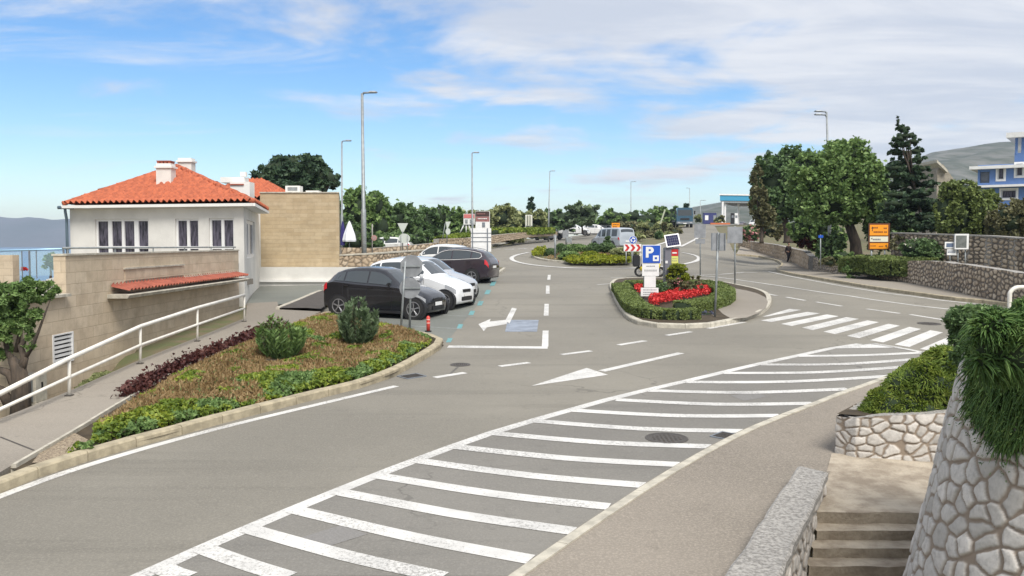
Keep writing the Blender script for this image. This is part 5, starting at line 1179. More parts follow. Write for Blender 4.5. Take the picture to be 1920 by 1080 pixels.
# ---------------------------------------------------------------- garden tree left of the railing
tb_ = at(36, 775, 16.4); tb_.z = -.1
ot = empty('tree', tb_, 'gnarled dark-trunked tree with tufted green crown left of the handrail', 'tree')
mb = MB(); W = lambda px, py, d=16.4: at(px, py, d)
mb.tube([tb_, W(40, 720), W(34, 690), W(22, 672)], [.2, .16, .13, .08], 9); mb.tube([W(38, 740), W(18, 700), W(-10, 690)], [.12, .09, .05], 7); mb.tube([W(36, 700), W(46, 672), W(38, 648), W(58, 625)], [.1, .07, .05, .02], 7); mb.tube([W(34, 690), W(14, 660), W(6, 620)], [.09, .05, .02], 7); mb.tube([W(46, 672), W(60, 650), W(72, 622), W(95, 560)], [.05, .04, .025, .01], 6); mb.tube([W(30, 660), W(40, 610), W(70, 575)], [.05, .03, .01], 6); mb.tube([W(20, 760), W(0, 730), W(-30, 720)], [.12, .08, .06], 7)
mb.build('trunk', M['trunk'], ot, True)
crown(ot, wb([(18, 560, 42, 36), (60, 545, 30, 26), (10, 610, 36, 30), (48, 595, 26, 24), (92, 540, 16, 16), (0, 650, 24, 20), (52, 640, 12, 20)], 16.4, .8), 9000, .05, M['lf_green'], core=False, asp=2.6, shell=.35, clump=40)
coremesh('inner_foliage', wb([(12, 570, 30, 26), (50, 555, 18, 16), (5, 615, 24, 20)], 16.5, .8), ot, s=.8)
flatbed('ground_cover', [(150, 742), (140, 735), (200, 700), (212, 708)], M['lf_olive'], .04, 1600, .02, .16, 'weeds growing in the strip between terrace wall and footpath', base=-.05)

# ---------------------------------------------------------------- trailing rosemary in the foreground
def sprigs(name, P, D, Lg, r, m, parent, droop=.8, seg=5, fuzz=5):
    """curved tapering shoots; P start, D start direction"""
    n = len(P); P = np.asarray(P, float); D = np.asarray(D, float); D /= np.linalg.norm(D, axis=1)[:, None]; Lg = Lg * (.6 + .8 * NR.random(n)); side = np.cross(D, NR.normal(size=(n, 3))); side /= np.linalg.norm(side, axis=1)[:, None]
    t = np.linspace(0, 1, seg); pts = P[:, None] + D[:, None] * (Lg[:, None] * t)[..., None] + np.array([0, 0, -1.]) * (Lg[:, None] * droop * t ** 2)[..., None]
    ww = r * (1 - t) ** .6 + .0006; s2 = np.cross(D, side)
    Vs = []
    for a in range(3):
        th = 2 * math.pi * a / 3; Vs.append(pts + (side * math.cos(th) + s2 * math.sin(th))[:, None] * ww[None, :, None])
    V = np.stack(Vs, 2).reshape(-1, 3); base = (np.arange(n) * seg * 3)[:, None, None, None] + (np.arange(seg - 1) * 3)[None, :, None, None] + np.arange(3)[None, None, :, None]
    b0 = base[..., 0]; a = np.arange(3)[None, None, :]; o_ = b0 - a; i0 = o_ + a; i1 = o_ + (a + 1) % 3; F = np.stack([i0, i1, i1 + 3, i0 + 3], -1).reshape(-1, 4)
    o = put(name, npmesh(name, V, F, 4), m, parent, True)
    return o
def rosemary(label, surf, n, m, core_b, Lg=.2, r=.006, droop=.7, nfuzz=3):
    P, D = surf(n); root = empty('rosemary', Vector(P.mean(0)), label, 'shrub'); root.location.z = P[:, 2].min()
    sprigs('foliage', P, D, Lg, r, m, root, droop)
    k = NR.integers(0, n, n * nfuzz); t = NR.random(n * nfuzz)
    Q = P[k] + D[k] / np.linalg.norm(D[k], axis=1)[:, None] * (t * Lg)[:, None] + np.array([0, 0, -1]) * (t ** 2 * Lg * droop)[:, None]
    leaves('needles', Q, .013, m, root, asp=2.8, dirs=D[k] * .9)
    coremesh('inner_foliage', core_b, root, s=.93, sub=3); return root
def moundsurf(blobs, zcut=-.2, out=.7):
    def f(n):
        vol = np.array([b[1][0] * b[1][2] for b in blobs]); cnt = (n * vol / vol.sum()).astype(int); cnt[0] += n - cnt.sum(); P = []; D = []
        for (c, r), k in zip(blobs, cnt):
            d = NR.normal(size=(k * 4, 3)); d /= np.linalg.norm(d, axis=1)[:, None]; d = d[(d[:, 2] > zcut) & (d[:, 1] < .6)]; d = d[np.arange(k) % len(d)]; P.append(np.array(c) + d * np.array(r) * (.86 + .12 * NR.random((k, 1)))); pp = P[-1]; cl = np.stack([vnoise(pp[:, 0] * 9 + 30, pp[:, 2] * 9 + 30 + a_, a_) - .5 for a_ in (0, 1, 2)], 1) * 2.6; q = d * out + NR.normal(size=(k, 3)) * .24 + cl; q[:, 2] += .3; D.append(q)
        return np.concatenate(P), np.concatenate(D)
    return f
# mound in the planter
mb1 = wb([(1700, 768, 74, 40), (1740, 725, 64, 54), (1662, 778, 48, 30), (1770, 695, 46, 46), (1722, 798, 56, 26), (1800, 690, 50, 40), (1640, 785, 34, 22), (1662, 752, 36, 26), (1700, 728, 40, 34)], 12.6, .9)
rosemary('yellow-tipped rosemary mound spilling over the low planter wall', moundsurf(mb1, -.55), 17000, M['lf_rosemary2'], mb1, .075, .010, .4)
# big hanging mass on the corner wall
mb2 = wb([(1908, 645, 74, 60), (1965, 625, 80, 66), (1874, 622, 46, 36), (1856, 662, 26, 44)], 6.15, .9)
mb2.append(((5.75, 7.75, zT + .02), (1.55, 1.45, .34)))
rosemary('large trailing rosemary with long hanging shoots over the corner wall', moundsurf(mb2, -.95, .9), 21000, M['lf_rosemary'], mb2, .085, .010, .45, 2)
def hang(n):
    a = rad(150) + NR.random(n) * rad(130); t = NR.random(n) ** 1.3; z = zT + .16 - t * .80 * (.45 + .75 * vnoise(a * 5, a * 0, 3)); r = r0 + .21 * (zT - z) + .03 + .20 * NR.random(n) * (1 - t)
    keep = a > rad(177)
    P = np.stack([CC.x + r * np.cos(a), CC.y + r * np.sin(a), z], 1)[keep]; D = np.stack([np.cos(a) * .35, np.sin(a) * .35, np.full(n, -.55)], 1)[keep] + NR.normal(size=(keep.sum(), 3)) * .22
    while len(P) < n: P = np.concatenate([P, P + NR.normal(size=P.shape) * .015]); D = np.concatenate([D, D + NR.normal(size=D.shape) * .1])
    return P[:n], D[:n]
P, D = hang(9000); hg = [o for o in COL.objects if o.name.startswith('rosemary') and 'large' in o.get('label', '')][0]
sprigs('hanging_shoots', P, D, .11, .010, M['lf_rosemary'], hg, .5)
k = NR.integers(0, 9000, 16000); t = NR.random(16000); Q = P[k] + D[k] / np.linalg.norm(D[k], axis=1)[:, None] * (t * .2)[:, None] + np.array([0, 0, -1]) * (t ** 2 * .1)[:, None]; leaves('hanging_needles', Q, .009, M['lf_rosemary'], hg, asp=2.8, dirs=D[k] * .8)
mb3 = wb([(1815, 595, 34, 18), (1840, 590, 40, 18), (1795, 625, 14, 34), (1800, 600, 22, 22)], 9.3, .8)
bush('dark shaded shrub between the corner wall and the zebra crossing', [(1815, 600, 36, 24), (1845, 592, 40, 18), (1797, 640, 15, 40), (1835, 720, 26, 70, .3), (1850, 850, 26, 80, .3)], 9.3, 10000, .03, M['lf_dark'], asp=3, shell=.8)
# ------------------------------------------------------------------ vehicles
TAB = {  # t from the nose, top, belt, width factor, top width factor, bottom
 'hatch': [(0, .56, .48, .66, .62, .26), (.012, .66, .58, .80, .72, .21), (.04, .74, .66, .90, .80, .19), (.09, .82, .73, .96, .82, .18), (.16, .90, .80, .99, .84, .18), (.23, .96, .87, 1., .85, .18), (.265, 1.0, .905, 1., .84, .18), (.32, 1.15, .92, 1., .79, .18), (.38, 1.31, .93, 1., .74, .18), (.43, 1.41, .94, 1., .71, .18), (.50, 1.46, .945, 1., .70, .18), (.60, 1.475, .955, 1., .70, .18), (.72, 1.455, .985, 1., .69, .18), (.82, 1.40, 1.01, .99, .67, .18), (.89, 1.32, 1.03, .97, .64, .20), (.93, 1.21, 1.0, .96, .67, .22), (.965, 1.06, .96, .94, .75, .25), (.985, .97, .88, .92, .80, .25), (1., .76, .68, .84, .76, .32)],
 'van': [(0, .70, .6, .70, .62, .3), (.015, .86, .76, .84, .74, .26), (.06, .98, .88, .94, .82, .22), (.13, 1.06, .97, .98, .84, .2), (.17, 1.13, 1.02, 1., .84, .2), (.24, 1.50, 1.03, 1., .82, .2), (.31, 1.80, 1.04, 1., .82, .2), (.36, 1.90, 1.05, 1., .82, .2), (.5, 1.95, 1.05, 1., .83, .2), (.75, 1.95, 1.05, 1., .83, .2), (.92, 1.92, 1.05, 1., .82, .2), (.965, 1.82, 1.04, .99, .82, .22), (.985, 1.5, 1.0, .98, .84, .25), (1., .9, .8, .95, .84, .3)]}
def make_car(label, rear, front, paint, typ='hatch', L_=4.25, W_=1.78, hs_=1.0, cat='car', group=None, name='parked_car', flip=1, rails=False, wins=((.335, .545), (.56, .775), (.79, .885)), simple=False, lowtrim=True, chrome=False, shift=.12):
    """rear/front: ground contact of the wheels on the camera side; flip=1 when that is the car's right side"""
    rear, front = Vector(rear), Vector(front); fx = front - rear; wbd = fx.length; f = fx.normalized(); s = Vector((-f.y, f.x, 0)).normalized(); up = f.cross(s).normalized(); s = up.cross(f)
    cen = (rear + front) / 2 + s * flip * W_ / 2; xm = L_ / 2 - .195 * L_ - wbd / 2
    cen = cen - up * .005 - f * shift;  root = empty(name, cen, label, cat, group)
    root.rotation_euler = Matrix((f, s, up)).transposed().to_euler()
    tab = np.array([(t, a * hs_, b * hs_, c, d, e) for t, a, b, c, d, e in TAB[typ]]); hw = W_ / 2
    def ring(t, side=None, o=0):
        top, belt, wf, tf, zb = [np.interp(t, tab[:, 0], tab[:, i]) for i in range(1, 6)]; x = L_ / 2 - t * L_; w0 = hw * wf; wt = hw * tf
        return x, top, belt, w0, wt, zb
    ts = sorted(set(list(tab[:, 0]) + list(np.linspace(0, 1, 30)))); rings = []
    for t in ts:
        x, top, belt, w0, wt, zb = ring(t); md = zb + (belt - zb) * .5; half = [(0, zb), (w0 * .88, zb), (w0 * .975, zb + .08), (w0 * 1.0, md), (w0 * .985, belt), (w0 * .95, belt + .02), (wt * 1.02, top - .07), (wt * .93, top - .02), (wt * .6, top + .005), (0, top + .018)]
        rings.append([(x, y, z) for y, z in half] + [(x, -y, z) for y, z in half[-2:0:-1]])
    mb = MB(); mb.loft(rings); b = mb.build('body', paint, root, True, True); smooth_by_angle(b, 38)
    def sidept(t, fz, sd, o=.008):
        x, top, belt, w0, wt, zb = ring(t); y = w0 * .95 + (wt * 1.02 - w0 * .95) * fz; z = belt + .02 + (top - .07 - belt - .02) * fz; return (x, sd * (y + o), z + o * .4)
    for sd in ((1, -1)):
        for a, c in wins:
            tt = np.linspace(a, c, 6); mb = MB(); lo = [sidept(t, .10, sd) for t in tt]; hi = [sidept(t, .90, sd) for t in tt]
            for i in range(5): mb.face([lo[i], lo[i + 1], hi[i + 1], hi[i]] if sd < 0 else [lo[i + 1], lo[i], hi[i], hi[i + 1]])
            mb.build('side_window', M['carglass'], root, True, True, fix=False)
    def toppatch(nm, a, c, mm, k=6, yr=.9, o=.008):
        tt = np.linspace(a, c, k); mb = MB(); rows = []
        for t in tt:
            x, top, belt, w0, wt, zb = ring(t); rows.append([(x + (o if a < .5 else -o), y, z + o) for y, z in ((-wt * 1.0 * yr, top - .055), (-wt * .85 * yr, top - .018), (-wt * .4, top + .008), (0, top + .018), (wt * .4, top + .008), (wt * .85 * yr, top - .018), (wt * 1.0 * yr, top - .055))])
        for i in range(k - 1):
            for j in range(6): mb.face([rows[i][j], rows[i][j + 1], rows[i + 1][j + 1], rows[i + 1][j]])
        return mb.build(nm, mm, root, True, True)
    if typ == 'hatch': toppatch('windscreen', .28, .415, M['carglass']); toppatch('rear_window', .905, .958, M['carglass'])
    else: toppatch('windscreen', .18, .33, M['carglass']); toppatch('rear_window', .967, .983, M['carglass'])
    R_ = .325
    for wx in (wbd / 2 + shift, -wbd / 2 + shift):
        for sd in (1, -1):
            xx = wx + xm * 0; yy = sd * (hw * .995); n = 28
            mb = MB(); mb.loft([[(xx + r * math.cos(2 * math.pi * i / n), sd * (hw + o), R_ + r * math.sin(2 * math.pi * i / n)) for i in range(n)] for r, o in ((R_ * 1.16, -.16), (R_ * 1.16, .004))]); mb.build('wheel_arch', M['black'], root, False, True)
            mb = MB(); mb.loft([[(xx + r * math.cos(2 * math.pi * i / n), yy + sd * o, R_ + r * math.sin(2 * math.pi * i / n)) for i in range(n)] for r, o in ((R_ * .7, -.18), (R_ * .96, -.18), (R_, -.14), (R_, -.01), (R_ * .95, .018), (R_ * .70, .022), (R_ * .66, .0))]); wh = mb.build('wheel', M['rubber'], root, False, True); smooth_by_angle(wh, 50)
            mb = MB(); mb.loft([[(xx + r * math.cos(2 * math.pi * i / n), yy + sd * o, R_ + r * math.sin(2 * math.pi * i / n)) for i in range(n)] for r, o in ((R_ * .70, .024), (R_ * .64, .026), (R_ * .60, -.01), (R_ * .66, -.012))], caps=False)
            for q in range(5):
                for dq in (-.09, .09):
                    a = 2 * math.pi * q / 5 + .3; p0 = Vector((xx + .04 * math.cos(a), yy + sd * .012, R_ + .04 * math.sin(a))); p1 = Vector((xx + R_ * .63 * math.cos(a + dq), yy + sd * .02, R_ + R_ * .63 * math.sin(a + dq))); mb.tube([p0, p1], [.013, .009], 5)
            mb.tube([(xx, yy, R_), (xx, yy + sd * .025, R_)], .05, 10); mb.build('rim', M['alloy'], wh, False, True)
    x0 = L_ / 2
    def corner(nm, tt, fz0, fz1, mm, o=.01):
        for sd in (1, -1):
            mb = MB(); lo = []; hi = []
            for t in tt:
                x, top, belt, w0, wt, zb = ring(t); lo.append((x, sd * (w0 * 1.0 + o), zb + (belt - zb) * fz0)); hi.append((x, sd * (w0 * .99 + o), zb + (belt - zb) * fz1))
            for i in range(len(tt) - 1): mb.face([lo[i], lo[i + 1], hi[i + 1], hi[i]])
            # wrap onto the end face
            x, top, belt, w0, wt, zb = ring(tt[0]); e = .012 if tt[0] < .5 else -.012; zi0, zi1 = zb + (belt - zb) * (fz0 + .05), zb + (belt - zb) * fz1
            mb.face([lo[0], hi[0], (x + e, sd * w0 * .55, zi1), (x + e, sd * w0 * .62, zi0)]); mb.build(nm, mm, root, True, True, fix=False)
    corner('headlight', [.018, .03, .05, .08, .11], .74, 1.02, M['lamp']); corner('tail_light', [.993, .985, .975, .965, .95], .78, 1.04, M['tail'])
    mb = MB(); x, top, belt, w0, wt, zb = ring(.005); mb.box((x0 - .01, 0, .56 * hs_), (.05, w0 * 1.0, .10)); mb.box((x0 + .0, 0, .33 * hs_), (.05, w0 * 1.3, .13)); mb.build('grille', M['black'], root, False, True, bevel=.012)
    MB().box((x0 + .028, 0, .45 * hs_), (.012, .46, .11)).build('number_plate', M['white'], root, False, True); MB().box((-x0 - .012, 0, .70 * hs_), (.012, .46, .11)).build('number_plate', M['white'], root, False, True)
    if lowtrim:
        mb = MB()
        for sd in (1, -1): mb.box((shift, sd * (hw * .97), .21), (wbd - .74, .05, .08))
        mb.box((-x0 + .09, 0, .34), (.14, W_ * .8, .14)); mb.build('sill_trim', M['black'], root, False, True)
    mb = MB()
    for sd in (1, -1):
        for t in (.315, .553, .783):
            x, top, belt, w0, wt, zb = ring(t); mb.tube([(x, sd * (w0 * .98 + .002), zb + .1), (x - .01, sd * (w0 * 1.0 + .003), zb + (belt - zb) * .5), (x - .02, sd * (w0 * .985 + .003), belt)], .005, 4)
    mb.build('door_seam', M['black'], root, False, True)
    for sd in (1, -1):
        for t in (.525, .755):
            x, top, belt, w0, wt, zb = ring(t); MB().box((x, sd * (w0 + .012), belt - .07), (.18, .03, .028)).build('door_handle', paint, root, False, True, bevel=.008)
        x, top, belt, w0, wt, zb = ring(.325); mb = MB(); mb.box((x, sd * (w0 + .10), belt + .08), (.12, .18, .12)); mb.build('wing_mirror', paint, root, False, True, bevel=.035)
    if chrome:
        for sd in (1, -1):
            mb = MB(); up_ = [sidept(t, .96, sd, .012) for t in np.linspace(.335, .885, 14)]; lo_ = [sidept(t, .03, sd, .012) for t in np.linspace(.885, .335, 12)]; mb.tube(up_ + [sidept(.905, .5, sd, .012)] + lo_, .013, 5); mb.build('chrome_strip', M['white'], root, True, True)
    if rails:
        for sd in (1, -1):
            mb = MB(); mb.tube([(L_ / 2 - t * L_, sd * hw * .64, np.interp(t, tab[:, 0], tab[:, 1]) + z) for t, z in ((.46, .0), (.49, .045), (.7, .05), (.84, .045), (.87, 0))], .017, 6); mb.build('roof_rail', M['alloy'], root, True, True)
    return root
def paint(name, c, r=.22, metal=.0): return mat(name, c, r, metal=metal, coat=.8, spec=.5)
P_blk = paint('black_paint', (.012, .013, .017)); P_wht = paint('white_car_paint', (.72, .73, .74)); P_sil = paint('silver_blue_paint', (.44, .46, .49), metal=.15); P_drk = paint('plum_black_paint', (.03, .022, .03)); P_gry = paint('grey_paint', (.16, .17, .19)); P_van = paint('van_silver', (.42, .46, .50), metal=.2); P_wht2 = paint('ivory_paint', (.66, .66, .65))
r0_, f0_ = g(635, 593), g(775, 600); dv = f0_ - r0_
grp = 'cars parked side by side in the bays'
make_car('black hatchback parked nearest the planting bed with alloy wheels', r0_, f0_, P_blk, group=grp, L_=3.58, hs_=1.04)
f1 = g(832, 582); dv1 = dv * 1.0; r1 = f1 - dv1; r1.z = gz(r1.x, r1.y)
make_car('white compact suv parked just behind the black hatchback', r1, f1, P_wht, hs_=1.12, L_=3.65, group=grp)
f2 = g(843, 566); r2 = f2 - dv * 1.0; r2.z = gz(r2.x, r2.y); make_car('silver-blue hatchback parked between the white suv and the dark suv', r2, f2, P_sil, L_=3.7, hs_=1.06, group=grp)
r3 = g(884, 532); f3 = r3 + Vector((-2.5, .75, 0)); f3.z = gz(f3.x, f3.y); make_car('dark plum suv with chrome window line parked with its tail to the lane', r3, f3, P_drk, L_=3.95, hs_=1.08, flip=-1, rails=True, chrome=True, group=grp)
f4 = g(853, 517); r4 = f4 + Vector((-2.5, .7, 0)); r4.z = gz(r4.x, r4.y); make_car('white car at the far end of the bays, mostly hidden by the dark suv', f4, r4, P_wht2, L_=3.9, hs_=1.1, flip=-1, group=grp)
# traffic and cars further away
def far_car(label, px, py, dirv, paint_, typ='hatch', L_=4.2, hs_=1., flip=None, name='car', sc_=1., **k):
    c = g(px, py); d = Vector((dirv[0], dirv[1], 0)).normalized(); s = Vector((-d.y, d.x, 0)); flip = 1 if s.y > 0 else -1
    a, b = c - d * 1.3 * sc_, c + d * 1.3 * sc_; a.z = gz(a.x, a.y); b.z = gz(b.x, b.y); r = make_car(label, a, b, paint_, typ, L_, 1.78, hs_, flip=flip, name=name, **k); return r
far_car('grey hatchback approaching the roundabout on the far road', 1037, 450, (-.75, -.66), P_gry, hs_=1.0)
far_car('silver minivan leaving the roundabout, behind the clipped bushes', 1131, 467, (-.5, .87), P_van, 'van', L_=4.4, hs_=.93, cat='van', name='minivan', wins=((.25, .36), (.40, .52), (.56, .68), (.73, .90)))
far_car('brown-black car parked under the filling station canopy', 1396, 419, (-.5, -.85), paint('brown_paint', (.06, .035, .04)))
far_car('white delivery van parked at the filling station behind the oleander', 1418, 418, (-.6, -.8), P_wht2, 'van', L_=4.6, hs_=1.05, cat='van', name='van')
W1_ = at(705, 470, 60); 
def wallcar(label, px, py, d, dirv, p_, **k):
    c = at(px, py, d); dd = Vector((*dirv, 0)).normalized(); s = Vector((-dd.y, dd.x, 0)); return make_car(label, c - dd * 1.3, c + dd * 1.3, p_, flip=1 if s.y > 0 else -1, **k)
wallcar('white car half hidden behind the rubble terrace wall on the left', 712, 482, 66, (-1, .1), P_wht2, name='car', simple=True)
for i, (px, d, lb) in enumerate(((1078, 121, 'white car left of the three in the far lay-by'), (1120, 124, 'white car in the middle of the far lay-by'), (1141, 127, 'white car right of the three in the far lay-by'))):
    wallcar(lb, px, 441, d, (1, -.1), P_wht2 if i else P_wht, name='car', group='white cars in the far lay-by')
# lorry
def lorry():
    c = g(1284, 427); root = empty('lorry', c, 'blue flat-nosed lorry coming down the far road towards the roundabout', 'truck'); a = math.atan2(c.x, c.y); root.rotation_euler = (0, 0, -a + .12)
    pb = paint('lorry_blue', (.02, .075, .125)); mb = MB(); mb.loft([[(x * f, y, z) for x, z in ((-1.2, .75), (1.2, .75), (1.2, 1.6), (1.12, 2.75), (1.0, 2.9), (-1.0, 2.9), (-1.12, 2.75), (-1.2, 1.6))] for y, f in ((0, .96), (.12, 1), (1.8, 1))]); o = mb.build('cab', pb, root, False, True); smooth_by_angle(o, 30)
    mb = MB(); mb.face([(-1.0, -.012, 1.75), (1.0, -.012, 1.75), (.95, -.012, 2.6), (-.95, -.012, 2.6)]); mb.build('windscreen', M['carglass'], root, False, True)
    for sd in (-1, 1): mb = MB(); mb.face([(sd * 1.206, .3, 1.75), (sd * 1.206, 1.2, 1.75), (sd * 1.14, 1.2, 2.5), (sd * 1.15, .35, 2.5)]); mb.build('side_window', M['carglass'], root, False, True)
    mb = MB(); mb.box((0, -.02, 1.25), (1.3, .05, .28)); mb.build('grille', M['black'], root, False, True)
    mb = MB(); mb.box((0, -.03, .72), (2.4, .2, .34)); mb.build('bumper', M['galv_dk'], root, False, True)
    for sd in (-1, 1):
        MB().box((sd * .85, -.14, .74), (.36, .03, .18)).build('headlight', M['lamp'], root, False, True); MB().box((sd * 1.38, -.05, 2.2), (.2, .1, .5)).build('wing_mirror', M['black'], root, False, True)
        for y in (.8, 5.2): mb = MB(); mb.tube([(sd * .85, y, .5), (sd * 1.17, y, .5)], .5, 18); w = mb.build('wheel', M['rubber'], root, False, True); MB().tube([(sd * 1.1, y, .5), (sd * 1.19, y, .5)], .24, 12).build('rim', M['alloy'], w, False, True)
    MB().box((0, -.15, .62), (.5, .02, .12)).build('number_plate', M['white'], root, False, True)
    MB().box((0, 4.2, 1.05), (2.3, 4.6, .25)).build('load_bed', M['galv_dk'], root, False, True); MB().box((0, 4.2, 1.55), (2.4, 4.6, .75)).build('side_boards', pb, root, False, True)
    root.scale = (.92, .92, .92)
lorry()
# blue kiosk and filling station
p = g(1330, 420, 0); k = empty('kiosk', p, 'dark blue kiosk with white window panels beside the far road', 'kiosk'); bl = mat('kiosk_blue', (.03, .035, .14), .5)
W_ = 24 * p.y / FPX; H_ = 21 * p.y / FPX; MB().box(p + Vector((0, 0, H_ / 2)), (W_, 1.8, H_)).build('body', bl, k, bevel=.08); MB().box(p + Vector((0, 0, H_ + .04)), (W_ * 1.06, 2.0, .1)).build('roof', M['galv'], k)
MB().box(p + Vector((-W_ * .26, -.92, H_ * .55)), (W_ * .26, .05, H_ * .42)).build('window', M['white'], k); MB().box(p + Vector((W_ * .36, -.92, H_ * .55)), (W_ * .2, .05, H_ * .42)).build('window', M['galv'], k)
st = empty('filling_station', at(1385, 419, 150), 'filling station canopy with blue fascia on pale columns at the end of the road', 'petrol station')
st.location.z = gz(st.location.x, 150); sb = mat('fascia_blue', (.05, .28, .46), .4)
a, b = at(1350, 366, 148), at(1490, 366, 152); z0, z1 = at(1350, 376, 148).z, a.z
Qs = [Vector((a.x, a.y, 0)), Vector((b.x, b.y, 0)), Vector((b.x + 1, b.y + 14, 0)), Vector((a.x + 5.5, a.y + 14, 0))]
mb = MB(); mb.loft([[q + Vector((0, 0, z)) for q in Qs] for z in (z0, z1)]); mb.build('canopy_fascia', sb, st)
cq = sum(Qs, Vector()) / 4; mb = MB(); mb.loft([[cq + (q - cq) * 1.02 + Vector((0, 0, z)) for q in Qs] for z in (z1 + .003, z1 + .22)]); mb.build('canopy_edge', M['white'], st); mb = MB(); mb.loft([[cq + (q - cq) * .985 + Vector((0, 0, z)) for q in Qs] for z in (z0 - .35, z0 - .003)]); mb.build('canopy_soffit', M['galv'], st)
for px, d in ((1354.5, 148), (1359, 149), (1384, 152), (1440, 154)): p = at(px, 420, d); MB().box((p.x, p.y, (p.z + z0 - .3) / 2 - .2), (.28, .28, z0 - p.z + .3)).build('column', M['white'], st)
for i, px in enumerate((1373, 1380)): p = at(px, 419, 146); fp_ = empty('fuel_pump', p, ['black and white fuel pump, left of the two', 'black and white fuel pump, right of the two'][i], 'fuel pump'); MB().box(p + Vector((0, 0, .8)), (.5, .4, 1.7)).build('body', M['white'] if i else M['black'], fp_, bevel=.03); MB().box(p + Vector((0, -.21, 1.1)), (.34, .02, .4)).build('display', M['galv_dk'], fp_)
p = at(1350, 420, 140); MB().box(p + Vector((0, 0, .05)), (3.0, .5, .25)).build('planter', mat('terracotta_kerb', (.5, .14, .05), .7)); tag(bpy.data.objects['planter'], 'low orange planter edge beside the filling station entrance', 'planter')
bush('small green plants in the orange planter edge', [(1352, 410, 9, 8), (1345, 414, 6, 6)], 141, 300, .25, M['lf_olive']); bush('small light-green shrub left of the blue kiosk', [(1310, 411, 8, 8)], 138, 260, .25, M['lf_olive'])

# ------------------------------------------------------------------ bodies
def figure(name, parts, m, parent, sub=2):
    """one continuous skinned surface; parts: list of chains [(point, radius), ...] joined where points coincide"""
    vs = []; es = []; rs = []
    def vid(p, r):
        for i, q in enumerate(vs):
            if (Vector(q) - Vector(p)).length < 1e-4: return i
        vs.append(tuple(p)); rs.append(r); return len(vs) - 1
    for ch in parts:
        ids = [vid(p, r) for p, r in ch]; es += [(ids[i], ids[i + 1]) for i in range(len(ids) - 1)]
    me = bpy.data.meshes.new(name + '_bones'); me.from_pydata(vs, es, []); o = bpy.data.objects.new(name + '_bones', me); COL.objects.link(o)
    md = o.modifiers.new('s', 'SKIN'); sv = me.skin_vertices[0].data
    for i, r in enumerate(rs): sv[i].radius = (r, r); sv[i].use_root = i == 0
    md.use_smooth_shade = True; s2 = o.modifiers.new('u', 'SUBSURF'); s2.levels = s2.render_levels = sub
    bpy.context.view_layer.update(); dg = bpy.context.evaluated_depsgraph_get(); m2 = bpy.data.meshes.new_from_object(o.evaluated_get(dg)); bpy.data.objects.remove(o)
    m2.name = name; m2.materials.clear(); return put(name, m2, m, parent, True, True)
M['skin'] = mat('skin', (.45, .26, .18), .6); M['hair'] = mat('dark_hair', (.02, .014, .01), .8)
def person():
    b = g(1478, 494); root = empty('person', b, 'person in dark clothes with a small backpack walking along the tan stone wall', 'person'); s = 39 * b.y / FPX / 1.75; root.scale = (s, s, s); root.rotation_euler = (0, 0, rad(18))
    V = Vector; pel, ch, nk = V((0, 0, .95)), V((0, -.01, 1.3)), V((0, -.01, 1.48))
    legs = [[(pel, .13), (V((-.09, 0, .88)), .09), (V((-.10, -.12, .50)), .06), (V((-.10, .02, .10)), .042), (V((-.10, -.12, .045)), .035)], [(pel, .13), (V((.09, 0, .88)), .09), (V((.10, .06, .49)), .06), (V((.10, .24, .14)), .042), (V((.10, .17, .06)), .035)]]
    tor = [(pel, .13), (V((0, 0, 1.12)), .12), (ch, .14), (V((0, -.01, 1.42)), .09), (nk, .05), (V((0, -.02, 1.56)), .06)]
    arms = [[(ch, .14), (V((sx * .19, 0, 1.40)), .055), (V((sx * .23, sy * .08, 1.14)), .042), (V((sx * .21, sy * .2 - .05, .90)), .03), (V((sx * .21, sy * .24 - .06, .84)), .028)] for sx, sy in ((-1, 1), (1, -1))]
    figure('body', [tor] + legs + arms, M['skin'], root)
    figure('jacket', [[(V((0, 0, .93)), .145), (V((0, 0, 1.12)), .14), (ch, .16), (V((0, -.01, 1.43)), .10)]] + [[(ch, .16), (V((sx * .19, 0, 1.40)), .07), (V((sx * .23, sy * .08, 1.14)), .056), (V((sx * .213, sy * .19 - .045, .92)), .045)] for sx, sy in ((-1, 1), (1, -1))], mat('dark_jacket', (.035, .022, .02), .8, var=.3), root)
    figure('trousers', [[(V((0, 0, .96)), .14)] + [(p_ + V((0, 0, 0)), r * 1.25) for p_, r in lg[1:4]] for lg in legs], mat('dark_trousers', (.03, .028, .035), .85), root)
    for sx, y in ((-.10, -.12), (.10, .17)): bm = bmesh.new(); bmesh.ops.create_icosphere(bm, subdivisions=2, radius=.5); [setattr(v, 'co', Vector((sx + v.co.x * .11, y + .06 + v.co.y * .28, .05 + v.co.z * .10))) for v in bm.verts]; me = bpy.data.meshes.new('shoe'); bm.to_mesh(me); bm.free(); put('shoe', me, M['black'], root, True, True)
    bm = bmesh.new(); bmesh.ops.create_icosphere(bm, subdivisions=3, radius=.5)
    for v in bm.verts: f = 1 - .25 * max(0, -v.co.z); v.co = Vector((v.co.x * .165 * f, -.03 + v.co.y * .20 * f - (.02 if v.co.y < -.45 and abs(v.co.x) < .1 and abs(v.co.z) < .12 else 0), 1.645 + v.co.z * .235))
    me = bpy.data.meshes.new('head'); bm.to_mesh(me); bm.free(); h = put('head', me, M['skin'], root, True, True)
    bm = bmesh.new(); bmesh.ops.create_icosphere(bm, subdivisions=3, radius=.5)
    for v in list(bm.verts): v.co = Vector((v.co.x * .185, -.005 + v.co.y * .20, 1.675 + v.co.z * .22))
    me = bpy.data.meshes.new('hair'); bm.to_mesh(me); bm.free(); put('hair', me, M['hair'], root, True, True)
    MB().box((.05, .19, 1.22), (.28, .16, .38)).build('backpack', mat('maroon_backpack', (.10, .03, .03), .8), root, False, True, bevel=.05)
person()
